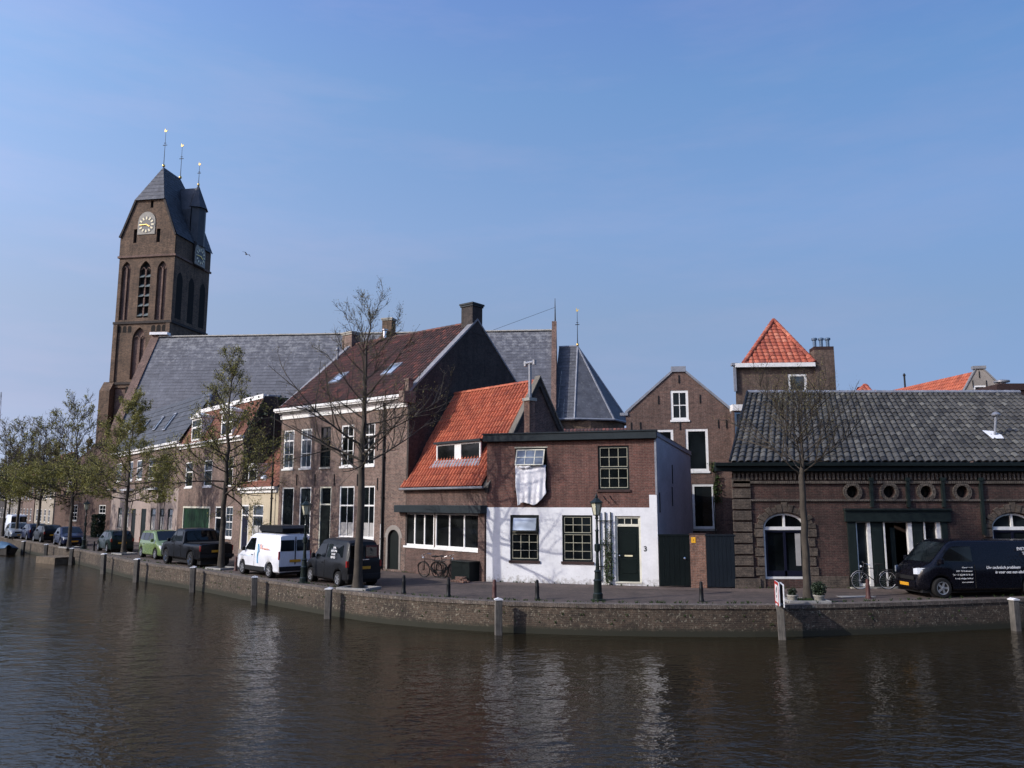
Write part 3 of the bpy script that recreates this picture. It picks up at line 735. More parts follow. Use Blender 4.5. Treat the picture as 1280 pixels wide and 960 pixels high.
# ------------------------------------------------------------------ big brick house
F=FB; L=F.L
H=F.thing('merchant_house','tall grey-pink brick house with white cornice, dark red tiled roof, skylights and two chimneys','house')
ze=(F.px(500,492)[1]+F.px(350,514.5)[1])/2
zrp=F.px(437,432,5.0)[1]; D=5.0; zr=(F.px(592,404,D)[1]+F.px(440,434,D)[1])/2
zcb=ze-.60
zu1=(F.px(460,527.5)[1]+F.px(361,539)[1])/2; zu0=(F.px(460,581)[1]+F.px(361,586.5)[1])/2
zg1=(F.px(460,606.5)[1]+F.px(360,609.5)[1])/2; zg0=F.px(460,673)[1]
X=lambda p,y=600: F.px(p,y)[0]
ups=[(X(354.3,560),X(367.3,560)),(X(375.8,558),X(389.3,558)),(X(400.9,557),X(413.2,557)),(X(426.3,556),X(442,556)),(X(451.6,555),X(468.5,555))]
los=[(X(351.5,640),X(366.5,640)),(X(373.5,640),X(388,640)),None,(X(423.5,640),X(442.3,640)),(X(452.2,640),X(468,640))]
dor=(X(398.3,650),X(413,650),.12,zg1)
xa0,xa1=X(484.5,690),X(498.5,690); za=F.px(491,662)[1]
arch=archp((xa0,xa1,.1,za),za-(xa1-xa0)*.5)
uh=[(a,b,zu0,zu1) for a,b in ups]; lh=[(a,b,zg0,zg1) for a,b in [q for q in los if q]]
m=MB(); m.wall([(0,0),(L,0),(L,ze-.02),(0,ze-.02)],[rectp(r) for r in uh+lh+[dor]]+[arch],0,.16)
B2=2*D
for xx in (0,L): m.side(xx,[(0,0),(B2,0),(B2,ze),(D,zr-.05),(0,ze)])
m.face([(0,B2,0),(L,B2,0),(L,B2,ze),(0,B2,ze)]); m.build('brick_wall',MAT['brick_grey_pink'],H)
# right gable skin in near-black brick, its shade put into the colour
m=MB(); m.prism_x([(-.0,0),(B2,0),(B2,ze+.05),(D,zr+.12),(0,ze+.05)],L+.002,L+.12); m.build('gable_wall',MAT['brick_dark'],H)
m=MB()
for x0_,x1_ in ((L-.22,L+.16),(-.16,.16)):
    for s_ in (1,-1): a=(D-s_*(D+.02),ze+.10); m=MB(); m.prism_x([(a[0],a[1]),(D,zr+.16),(D,zr+.28),(a[0],a[1]+.12)],x0_,x1_); m.build('verge_coping',MAT['verge_light'],H)
m=MB(); tiles(m,(.1,-.30,ze+.02),(L-.15,-.30,ze+.02),(.1,D,zr+.05),(L-.15,D,zr+.05),tw=.25,th=.31,amp=.07,lift=.03,r=random.Random(8))
tiles(m,(L-.15,B2+.3,ze),(.1,B2+.3,ze),(L-.15,D,zr+.05),(.1,D,zr+.05),tw=.6,th=.6,spu=3)
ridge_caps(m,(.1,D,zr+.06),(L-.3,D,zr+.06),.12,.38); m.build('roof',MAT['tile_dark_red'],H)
# cornice
m=MB(); m.box(-.06,L+.03,-.06,-.001,zcb,zcb+.30); m.box(-.10,L+.04,-.16,-.001,zcb+.30,zcb+.38); m.box(-.22,L+.04,-.36,-.001,zcb+.38,zcb+.46); m.box(-.26,L+.05,-.42,.02,zcb+.46,ze+.0)
m.build('cornice',MAT['white_wood'],H,bevel=.012)
m=MB(); m.box(L-.18,L+.20,-.44,.35,zcb+.2,ze+.16); m.box(L-.1,L+.14,-.10,.22,ze+.16,ze+.72); m.box(L-.15,L+.19,-.15,.27,ze+.72,ze+.80); m.build('kneeler',MAT['brick_grey_pink'],H)
for k,r_ in enumerate(uh):
    if k==2: window(H,r_,0,2,(3,1),split=[.74],fw=.05,frame='green_black_wood',pane='glass_dark',rec=.03,label='dim window without curtains',sill='stone_light')
    else: window(H,r_,0,2,(2,1),split=[.72],fw=.085,frame='white_wood',inner=None,pane='glass_blue' if k<2 else 'glass_dark',rec=.03,sill='white_wood',curtain=0)
for k,r_ in enumerate(lh): window(H,r_,0,1 if k<2 else 2,(1,1),split=[.62] if k>1 else [.02],fw=.085,bar=.03 ,frame='white_wood',pane='glass_dark',rec=.03,sill='white_wood',curtain=0 if k<2 else .26)
x0,x1,z0,z1=dor; zt_=F.px(405,630.5)[1]
m=MB(); m.box(x0,x0+.08,.03,.14,z0,z1); m.box(x1-.08,x1,.03,.14,z0,z1); m.box(x0+.08,x1-.08,.03,.14,z1-.08,z1); m.box(x0+.08,x1-.08,.03,.14,zt_-.04,zt_+.04)
fr=m.build('door_frame',MAT['cream_wood'],H); m=MB(); m.box(x0+.08,x1-.08,.13,.14,zt_+.04,z1-.08); m.build('transom_light',MAT['glass_dark'],H)
m=MB(); m.box(x0+.08,x1-.08,.07,.13,z0,zt_-.04)
for a,b_ in ((.25,.95),(1.15,2.2)): m.box(x0+.22,x1-.22,.05,.07,z0+a,z0+b_)
dr=m.build('front_door',MAT['door_green'],H,bevel=.006)
m=MB(); m.box(x0-.15,x1+.15,-.35,.02,0,.12); m.build('doorstep',MAT['stone_light'],H)
m=MB(); m.prism([(xa0,.1),(xa1,.1)]+arch[2:],.10,.14); sd=m.build('side_door',MAT['gate_green'],H)
m=MB(); c_=(xa0+xa1)/2; ra=(xa1-xa0)/2; spr=za-ra
for k in range(13):
    t0,t1=math.pi*k/13,math.pi*(k+1)/13
    pts=[(c_+(ra+w)*math.cos(t),spr+(ra+w)*math.sin(t)) for t,w in ((t0,.0),(t0,.22),(t1,.22),(t1,.0))]
    m.prism(pts,-.02,-.002)
m.box(xa0-.12,xa0,-.02,-.002,.1,spr); m.box(xa1,xa1+.12,-.02,-.002,.1,spr); m.build('arch_surround',MAT['plaster_grey'],H)
for px_,nm in ((480,'dark'),(342,'dark')):
    x=X(px_,600); 
    m=MB(); m.tube([(x,-.08,.1),(x,-.08,zcb+.35)],.055,8)
    for zz in (1.5,3.5,5.5,7): m.box(x-.08,x+.08,-.12,-.002,zz,zz+.06)
    m.build('drainpipe',MAT['iron_black'] if nm=='dark' else MAT['zinc'],H,smooth=40)
m=MB(); x=X(476.5,680); m.tube([(x,-.05,.1),(x,-.05,F.px(477,655)[1])],.035,7); m.build('drainpipe',MAT['white_paint'],H,smooth=40)
m=MB()
for px_,py_ in ((472,556),(472,605),(447,600),(418,600),(394,600),(371,600)): x,z=F.px(px_,py_); m=MB(); anchor(m,x,z,.6); m.build('wall_anchor',MAT['iron_black'],H)
slb=(zr-ze)/(D+.3)
def plane(x,s,h): 
    n=Vector((0,-slb,1)).normalized(); return Vector((x,s,ze+.06+slb*(s+.3)))+n*h
def roofpt(px_,py_):
    v=2.
    for _ in range(12): x,z=F.px(px_,py_,v); v=v+((z-ze-.06)/slb-.3-v)*-1*(-1)*.6
    return x,v
def roofhit(F,px_,py_,z0,slope,v0):      # plane z=z0+slope*(v-v0)
    lo,hi=v0,v0+14
    g=lambda v: F.px(px_,py_,v)[1]-(z0+slope*(v-v0))
    for _ in range(40):
        mi=(lo+hi)/2
        if g(mi)>0: lo=mi
        else: hi=mi
    return F.px(px_,py_,lo)[0],lo
for (a,b_) in (((417,480),(430,469)),((480,470),(499,457))):
    p=roofhit(F,*a,ze+.06,slb,-.3); q=roofhit(F,*b_,ze+.06,slb,-.3); xc=(p[0]+q[0])/2
    skylight(H,plane,(xc-.42,xc+.42,p[1],q[1]+.1))
# chimneys
zc=F.px(596,379,D)[1]; chimney(H,L-.28,D,.82,.82,zr-.6,zc,'brick_dark','fascia_grey',over=.05)
xl=F.px(438,425,D)[0]; zc=F.px(438,416,D)[1]; chimney(H,xl+.1,D,.9,.7,zr-.5,zc,'brick_grey_pink','stone_light')
p=roofhit(F,411,452,ze+.06,slb,-.3); flue(H,.25,p[1],ze+slb*p[1],ze+slb*p[1]+1.0,.07)

# ------------------------------------------------------------------ small cream house
F=FC; L=F.L
H=F.thing('cream_house','small cream-plastered house with white cornice and steep red roof beside the tall brick house','house')
ze=(F.px(302,610)[1]+F.px(338,611)[1])/2
rd=F.rect(301.5,631,310,690.5); rd=(rd[0],rd[1],.15,rd[3]); rw=F.rect(315.5,631,328.5,671)
xsplit=F.px(298.5,650)[0]
m=MB(); m.wall([(0,0),(L,0),(L,ze),(0,ze)],[rectp(rd),rectp(rw)],0,.14); m.side(0,[(0,0),(9,0),(9,ze),(0,ze)]); m.face([(0,9,0),(L,9,0),(L,9,ze),(0,9,ze)]); m.build('plaster_wall',MAT['plaster_cream'],H)
m=MB(); m.box(-.02,L-.15,-.10,-.002,ze-.28,ze-.08); m.box(-.05,L-.12,-.24,-.002,ze-.08,ze+.06); m.build('cornice',MAT['white_wood'],H,bevel=.01)
m=MB(); m.box(0,L-.02,-.03,-.002,0,.45); m.build('plinth',MAT['plaster_grey'],H)
zr2=F.px(343,541,3.4)[1]
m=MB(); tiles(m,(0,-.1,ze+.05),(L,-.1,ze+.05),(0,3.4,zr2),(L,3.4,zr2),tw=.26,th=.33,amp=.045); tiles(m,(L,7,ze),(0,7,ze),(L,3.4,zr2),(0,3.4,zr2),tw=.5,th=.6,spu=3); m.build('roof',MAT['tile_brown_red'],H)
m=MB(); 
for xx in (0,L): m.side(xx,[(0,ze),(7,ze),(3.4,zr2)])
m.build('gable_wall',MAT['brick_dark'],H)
window(H,rw,0,1,(1,1),split=[.66],fw=.08,pane='glass_blue',rec=.02,sill='white_wood',curtain=.3)
x0,x1,z0,z1=rd; zt_=F.px(305,644)[1]
m=MB(); m.box(x0,x0+.09,.0,.10,z0,z1); m.box(x1-.09,x1,.0,.10,z0,z1); m.box(x0+.09,x1-.09,.0,.10,z1-.09,z1); m.box(x0+.09,x1-.09,.0,.10,zt_-.04,zt_+.04); m.build('door_frame',MAT['white_wood'],H)
m=MB(); m.box(x0+.09,x1-.09,.05,.10,z0,zt_-.04); m.build('front_door',MAT['navy_paint'],H); m=MB(); m.box(x0+.09,x1-.09,.06,.08,zt_+.04,z1-.09); m.build('transom_light',MAT['glass_dark'],H)
slc=(zr2-ze)/3.5; p=roofhit(F,316,603,ze+.05,slc,-.1); v=p[1]; dx=F.px(310.5,592,v)[0],F.px(321.5,592,v)[0]; zd=F.px(316,602,v)[1],F.px(316,581,v)[1]
dm=window(H,(dx[0],dx[1],zd[0],zd[1]),v,1,(1,1),fw=.09,rec=0,name='dormer',pane='glass_dark',split=[.7])
m=MB(); m.box(dx[0]-.06,dx[1]+.06,v-.08,v+(zd[1]-zd[0])/slc,zd[1],zd[1]+.08); m.side(dx[0],[(v,zd[0]),(v,zd[1]),(v+(zd[1]-zd[0])/slc,zd[1])]); m.side(dx[1],[(v,zd[0]),(v,zd[1]),(v+(zd[1]-zd[0])/slc,zd[1])]); m.build('dormer_cheeks',MAT['white_wood'],dm)
x,z=F.px(338.5,597); m=MB(); m.tube([(x,0,z-.1),(x,-.25,z)],.03,6); m.lathe([(.03,.16),(.22,.02),(.24,-.06),(.10,-.16),(.02,-.18)],12,(x,-.36,z)); m.build('wall_lamp',MAT['lens_clear'],H,smooth=40)

# ------------------------------------------------------------------ mansard house
F=FM; L=F.L
H=F.thing('mansard_house','brick house with red tiled mansard roof, white dormers and dark green garage doors','house')
ze=(F.px(222,556)[1]+F.px(296,548)[1])/2; vm=1.25; zm=(F.px(250,516,vm)[1]+F.px(306,504,vm)[1])/2; Dp=8
rg=F.rect(228,633,262,688); rg=(rg[0],rg[1],.02,rg[3]); rw=F.rect(281.5,633,290.5,672); rw2=F.rect(268,633,276,690); rw2=(rw2[0],rw2[1],.1,rw2[3])
ru=[F.rect(a,575,b,608) for a,b in ((232,241),(255,265),(283,291))]; ru=[(r[0],r[1],ru[1][2],ru[1][3]) for r in ru]
m=MB(); m.wall([(0,0),(L,0),(L,ze),(0,ze)],[rectp(r) for r in [rg,rw,rw2]+ru],0,.14)
for xx in (0,L): m.side(xx,[(0,0),(Dp,0),(Dp,ze),(Dp-vm,zm),(vm,zm),(0,ze)])
m.face([(0,Dp,0),(L,Dp,0),(L,Dp,ze),(0,Dp,ze)]); m.build('brick_wall',MAT['brick_grey_pink'],H)
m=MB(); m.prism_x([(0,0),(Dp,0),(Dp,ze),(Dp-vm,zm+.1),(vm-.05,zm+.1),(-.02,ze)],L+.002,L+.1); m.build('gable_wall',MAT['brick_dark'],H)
m=MB(); m.box(0,L,-.012,-.002,0,F.px(260,624)[1]); 
m.build('plaster_band',MAT['plaster_pink'],H) if False else None
m=MB(); m.box(-.05,L+.05,-.10,-.002,ze-.30,ze-.10); m.box(-.05,L+.05,-.30,.02,ze-.10,ze+.02); m.build('cornice',MAT['white_wood'],H,bevel=.01)
m=MB(); tiles(m,(0.05,-.05,ze+.03),(L-.05,-.05,ze+.03),(.05,vm,zm),(L-.05,vm,zm),tw=.25,th=.3,amp=.04); m.build('mansard_slope',MAT['tile_brown_red'],H)
m=MB(); m.box(-.05,L+.05,vm-.16,vm+.10,zm-.06,zm+.24); m.build('roof_trim',MAT['white_wood'],H,bevel=.01)
m=MB(); m.box(-.02,L+.02,vm+.1,Dp-vm,zm-.1,zm+.08); m.build('flat_roof',MAT['lead'],H)
for a,b in ((240,252),(277,291)):
    r_=F.rect(a,523 if a<260 else 516,b,551 if a<260 else 545,-.02); dm=window(H,r_,-.04,1,(1,1),fw=.14,rec=0,name='dormer',pane='glass_dark',split=[.6])
    g=MB(); g.box(r_[0]-.12,r_[1]+.12,-.16,1.1,r_[3],r_[3]+.16); 
    g.prism([(r_[0]-.1,r_[3]+.16),(r_[1]+.1,r_[3]+.16),((r_[0]+r_[1])/2,r_[3]+.42)],-.1,.5); g.box(r_[0],r_[0]+.05,.03,1.0,r_[2],r_[3]); g.box(r_[1]-.05,r_[1],.03,1.0,r_[2],r_[3]); g.build('dormer_cheeks',MAT['white_wood'],dm)
for r_ in ru: window(H,r_,0,1,(1,1),fw=.09,rec=.02,split=[.6],sill='white_wood')
window(H,rw,0,2,(2,2),fw=.08,rec=.02,sill='white_wood',pane='glass_blue')
w=window(H,rw2,0,1,(1,1),fw=.09,rec=.02,split=[.75],name='glazed_door',pane='glass_dark')
x0,x1,z0,z1=rg; m=MB(); m.box(x0,x0+.12,-.03,.1,z0,z1); m.box(x1-.12,x1,-.03,.1,z0,z1); m.box(x0+.12,x1-.12,-.03,.1,z1-.12,z1); m.build('garage_frame',MAT['cream_wood'],H)
m=MB(); n=10
for k in range(n): a=x0+.12+(x1-x0-.24)*k/n; m.box(a+.01,a+(x1-x0-.24)/n-.01,.05,.09,z0,z1-.12)
m.box(x0+.12,x1-.12,.07,.1,z0,z1-.12); m.build('garage_door',MAT['garage_green'],H)
flue(H,.15,vm+.6,zm,F.px(231,500,vm)[1],.13)
m=MB(); m.prism_x([(-.15,ze-.4),(vm+.2,zm+.5),(3.5,zm+.5),(3.5,ze-.4)],-.35,.0); m.build('party_wall',MAT['brick_dark'],H)
xk=F.px(340,500,5.5)[0]
xk=F.px(339,520,2.6)[0]; chimney(H,xk,2.6,.8,.8,2,F.px(337,495,2.6)[1],'brick_grey_pink','lead',over=.03)
flue(H,xk+.62,2.6,zm-1.5,F.px(350,499,2.6)[1],.10)
# ivy mass on the shaded right gable
IV=thing('ivy','dark green ivy climbing the gable of the mansard house above the cream house','plant',F.world(L+.2,2.2),F.rot)
lf=MB(); pr=random.Random(31)
for k in range(1500):
    y=pr.uniform(-2.2,3.4); z=pr.uniform(ze-3.6,zm+.2)
    if noise.noise(Vector((y*.8,z*.6,3)))<-.12: continue
    c=Vector((pr.gauss(.0,.09),y,z)); s=pr.uniform(.05,.11); a=Vector((pr.gauss(0,1),pr.gauss(0,1),pr.gauss(0,1))).normalized(); b2=a.orthogonal().normalized()
    lf.face([c-a*s,c+b2*s,c+a*s,c-b2*s],pr.random())
lf.build('foliage',MAT['leaf_dark'],IV,uv=False)
m=MB()
for k in range(4): m.tube([(.0,-1.5+k*1.2,0),(0,-1.3+k*1.1,3),(0,-1.2+k,ze-1)],.03,4)
m.build('stems',MAT['bark_dark'],IV,uv=False)

# ------------------------------------------------------------------ slate roofed house
F=FS; L=F.L
H=F.thing('slate_roofed_house','long pink and grey house with dark slate roof, four skylights and white gutter','house')
ze=(F.px(140,567)[1]+F.px(218,555)[1])/2; D=2.3; zr=(F.px(240,498,D)[1]+F.px(186,513,D)[1])/2
low=[F.rect(a,b0,c,b1) for a,c,b0,b1 in ((147,152,637,664),(155,160.5,637,664),(188,194,634,662),(199,205,634,662),(209.5,215.5,633,661))]
zl=(sum(r[2] for r in low)/5,sum(r[3] for r in low)/5); low=[(r[0],r[1],zl[0],zl[1]) for r in low]
up=[F.rect(a,b0,c,b1) for a,c,b0,b1 in ((146,152,577,600),(160,166,576,600),(171,178,575,600),(186,193,574,599),(203,210,572,598))]
zu=(sum(r[2] for r in up)/5,sum(r[3] for r in up)/5); up=[(r[0],r[1],zu[0],zu[1]) for r in up]
dr_=[F.rect(a,636,c,670) for a,c in ((164,169),(176,182))]; dr_=[(r[0],r[1],.1,r[3]) for r in dr_]
zs=F.px(180,612)[1]
m=MB(); m.wall([(0,0),(L,0),(L,zs),(0,zs)],[rectp(r) for r in low+dr_],0,.14); m.build('plaster_wall',MAT['plaster_pink'],H)
m=MB(); m.wall([(0,zs),(L,zs),(L,ze),(0,ze)],[rectp(r) for r in up],0,.14)
for xx in (0,L): m.side(xx,[(0,0),(2*D,0),(2*D,ze),(D,zr-.02),(0,ze)])
m.face([(0,2*D,0),(L,2*D,0),(L,2*D,ze),(0,2*D,ze)]); m.build('brick_wall',MAT['brick_grey_pink'],H)
m=MB(); tiles(m,(0,-.2,ze),(L,-.2,ze),(0,D,zr),(L,D,zr),tw=.9,th=.55,lift=.03,flat=True); tiles(m,(L,2*D+.2,ze),(0,2*D+.2,ze),(L,D,zr),(0,D,zr),tw=.9,th=.6,lift=.03,flat=True); m.build('roof',MAT['slate_dark'],H)
m=MB(); m.box(-.1,L,-.32,-.18,ze-.14,ze+.02); m.box(-.05,L,-.18,-.002,ze-.35,ze-.16); m.build('gutter',MAT['white_wood'],H)
for a_,b_,c_,d_,e_ in ((0,1.6,-.5,.1,.24),(4.5,8,-.35,-.05,.12),(12.5,16,-.35,-.05,.12)): m=MB(); m.box(a_,b_,c_,-.002,zs+d_,zs+e_); m.build('ledge',MAT['white_wood'],H)
for r_ in low: window(H,r_,0,1,(1,1),fw=.08,split=[.7],rec=.03,frame='green_black_wood',pane='glass_blue',curtain=.6,sill='stone_light')
for r_ in up: window(H,r_,0,1,(1,1),fw=.10,split=[.6],rec=.02,sill='white_wood',pane='glass_dark')
for r_ in dr_:
    m=MB(); m.box(*r_[:2],.04,.10,*r_[2:]); m.build('front_door',MAT['door_green'],H)
sls=(zr-ze)/(D+.2)
def plane(x,s,h):
    n=Vector((0,-sls,1)).normalized(); return Vector((x,s,ze+.04+sls*(s+.2)))+n*h
for a,b_ in (((162,542),(170,530)),((177,541),(186,526)),((195,538),(203,522)),((208,538),(218,518))):
    p=roofhit(F,*a,ze+.04,sls,-.2); q=roofhit(F,*b_,ze+.04,sls,-.2); xc=(p[0]+q[0])/2; skylight(H,plane,(xc-.4,xc+.4,p[1],min(q[1],D-.2)))

# ------------------------------------------------------------------ further down the quay
def simple_house(F,label,name,D,ze,zr,wall,roofm,wins,gable='side',door=None,cat='house',trim=True,wf='white_wood',pane='glass_dark'):
    L=F.L; H=F.thing(name,label,cat); m=MB(); hs=[rectp(r) for r in wins]
    if gable=='side':
        m.wall([(0,0),(L,0),(L,ze),(0,ze)],hs,0,.14)
        for xx in (0,L): m.side(xx,[(0,0),(2*D,0),(2*D,ze),(D,zr-.03),(0,ze)])
        m.face([(0,2*D,0),(L,2*D,0),(L,2*D,ze),(0,2*D,ze)])
        m.build('brick_wall',MAT[wall],H)
        m=MB(); tiles(m,(-.05,-.2,ze),(L+.05,-.2,ze),(-.05,D,zr),(L+.05,D,zr),tw=.28,th=.34,spu=4); tiles(m,(L,2*D+.2,ze),(0,2*D+.2,ze),(L,D,zr),(0,D,zr),tw=.6,th=.6,spu=3); m.build('roof',MAT[roofm],H)
        if trim: m=MB(); m.box(-.05,L+.05,-.28,-.002,ze-.2,ze-.01); m.build('gutter',MAT['white_wood'],H)
    else:
        m.wall([(0,0),(L,0),(L,ze),(L/2,zr),(0,ze)],hs,0,.14)
        for xx in (0,L): m.face([(xx,0,0),(xx,D,0),(xx,D,ze),(xx,0,ze)])
        m.wall([(0,0),(L,0),(L,ze),(L/2,zr),(0,ze)],[],D); m.build('brick_wall',MAT[wall],H)
        m=MB(); tiles(m,(-.03,D,ze),(-.03,.22,ze),(L/2,D,zr),(L/2,.22,zr),tw=.28,th=.34,spu=4); tiles(m,(L+.03,.22,ze),(L+.03,D,ze),(L/2,.22,zr),(L/2,D,zr),tw=.28,th=.34,spu=4); m.build('roof',MAT[roofm],H)
    for r_ in wins: window(H,r_,0,2,(2,2),fw=.09,rec=.03,frame=wf,pane=pane,sill='stone_light')
    return H
FD=Facade(ground(60,667.5),ground(117,671)); 
apx=FD.px(117,557.5); 
FD=Facade(ground(66,667.5),Vector((ground(117,671).x+3.2,ground(117,671).y-.0)))
zr_=FD.px(112,558)[1]
w1=FD.rect(88.5,631,96.5,651)
simple_house(FD,'dark brick house with a broad brown gable, half hidden by trees left of the tower','gabled_house',9,FD.px(66,592)[1],zr_,'brick_back_house','tile_dark_red',[w1,(w1[0]+5,w1[1]+5,w1[2],w1[3]),(w1[0]-1,w1[1]-1,w1[3]+1.5,w1[3]+3.2)],'front')
dirn=(FS.o-FM.o).normalized(); base=FD.o+Vector((-3,5))
lab=['pale beige house seen between the tree trunks at the far left','brown brick house beyond the beige one at the far end of the quay','grey plastered house at the very end of the quay row','dark brick house hidden behind the furthest trees']
mts=['plaster_beige','brick_grey_pink','plaster_grey','brick_dark']
p=base
for k in range(4):
    q=p+dirn*13; Fx=Facade(q,p); hh=5.6+.8*(k%2)
    simple_house(Fx,lab[k],'quay_house',4,hh,hh+3.4,mts[k],'tile_brown_red' if k%2 else 'slate_dark',[(1.2+2.9*j,2.4+2.9*j,za_,za_+1.5) for j in range(4) for za_ in (1.0,3.7)])
    p=q+dirn*.8

# brown gable top with chimney seen over the dark red roof
Y=60; a=at_y(458,440,Y); b_=at_y(510,440,Y); Fg=Facade((a.x,Y+.5),(b_.x,Y-.5)); zA=at_y(481,408,Y).z; zE=at_y(460,432,Y).z
Hg=simple_house(Fg,'brown brick gable with central chimney rising behind the dark red roof','gabled_house',7,zE,zA-.3,'brick_tower','tile_dark_red',[],'front')
zt_=at_y(481,396.5,Y).z; chimney(Hg,Fg.L*.46,.45,.8,.7,zA-1.2,zt_,'brick_tower','stone_light')
flue(Hg,Fg.L*.47,-.25,zA-2.6,at_y(482,413,Y).z,.16,'chrome')
# ------------------------------------------------------------------ warehouse on the right
F=FH; Lf=F.px(1400,735)[0]; L=Lf; X=lambda p,y=680: F.px(p,y)[0]; Z=lambda y: F.px(1100,y)[1]
H=F.thing('warehouse','long low dark brick canal warehouse with grey pantiled roof, arched windows and green shop front','warehouse')
ze=Z(580); zr=F.px(1100,493,5.0)[1]; D=5.0; skew=F.px(935,493,D)[0]
zl1,zl2=Z(603.5),Z(625.5)
zsp=Z(660); a1=(X(955),X(1009.5),Z(724),Z(641)); cx=X(1270,690); hw=(a1[1]-a1[0])/2; a2=(cx-hw,cx+hw,a1[2],a1[3]); cx3=X(1345,690)
shop=(X(1060),X(1185),.02,Z(650)); oc=[X(p,614) for p in (1065,1111,1157,1202)]; zo=Z(614.8); ro=.24
circ=lambda c,z,r,n=20: [(c+r*math.cos(2*math.pi*k/n),z+r*math.sin(2*math.pi*k/n)) for k in range(n)]
m=MB(); m.wall([(0,0),(L,0),(L,ze),(0,ze)],[archp(a1,zsp),archp(a2,zsp),rectp(shop)]+[circ(c,zo,ro) for c in oc],0,.28)
sk=lambda y: skew*y/D
m.side(sk,[(0,0),(2*D,0),(2*D,ze),(D,zr-.05),(0,ze)]); m.side(L,[(0,0),(2*D,0),(2*D,ze),(D,zr-.05),(0,ze)]); m.face([(sk(2*D),2*D,0),(L,2*D,0),(L,2*D,ze),(sk(2*D),2*D,ze)])
m.build('brick_wall',MAT['brick_warehouse'],H)
m=MB(); tiles(m,(-.12,-.32,ze+.05),(L,-.32,ze+.05),(skew,D,zr+.05),(L,D,zr+.05),tw=.285,th=.35,amp=.075,lift=.036,jitter=.014,r=random.Random(2)); 
tiles(m,(L,2*D+.3,ze),(sk(2*D),2*D+.3,ze),(L,D,zr+.05),(skew,D,zr+.05),tw=.6,th=.6,spu=3)
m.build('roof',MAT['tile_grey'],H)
m=MB(); ridge_caps(m,(skew-.02,D,zr+.08),(L,D,zr+.08),.12,.35); m.build('ridge_tiles',MAT['lead'],H)
m=MB(); m.tube([(-.14,-.3,ze+.10),(skew-.02,D,zr+.16)],.05,6); m.build('verge_strip',MAT['iron_black'],H)
# gutter and fascia
m=MB(); m.box(-.75,L,-.46,-.26,ze-.10,ze+.04); m.box(-.7,L,-.30,-.002,ze-.30,ze-.10); m.build('gutter_fascia',MAT['green_black_wood'],H,bevel=.012)
# dentil cornice of brick
m=MB(); z0=zl1+.05; z1=ze-.31
m.box(.02,L,-.05,-.002,z1-.09,z1); n=int(L/.17)
for k in range(n): m.box(.04+k*.17,.12+k*.17,-.11,-.05,z1-.30,z1-.02)
m.box(.02,L,-.09,-.002,zl1-.03,zl1+.07); m.box(.02,L,-.07,-.002,zl2-.03,zl2+.04); m.build('brick_ledges',MAT['brick_ledge'],H)
# rusticated quoins
m=MB(); zq=Z(722); nb=9; zt_=Z(596); hq=(zt_-zq)/nb
for k in range(nb): m.box(-.03,X(940.5)-.0,-.09,-.001,zq+hq*k+.035,zq+hq*(k+1)-.035)
m.box(-.06,X(948),-.12,-.001,0,zq-.03); m.build('quoins',MAT['brick_quoin'],H,bevel=.012)
# plinth
m=MB(); zp=Z(720)
for xa,xb in ((X(948),a1[0]-.02),(a1[1]+.02,shop[0]-.05),(shop[1]+.05,a2[0]-.02)): m=MB(); m.box(xa,xb,-.05,-.001,0,zp); m.build('plinth',MAT['brick_quoin'],H)
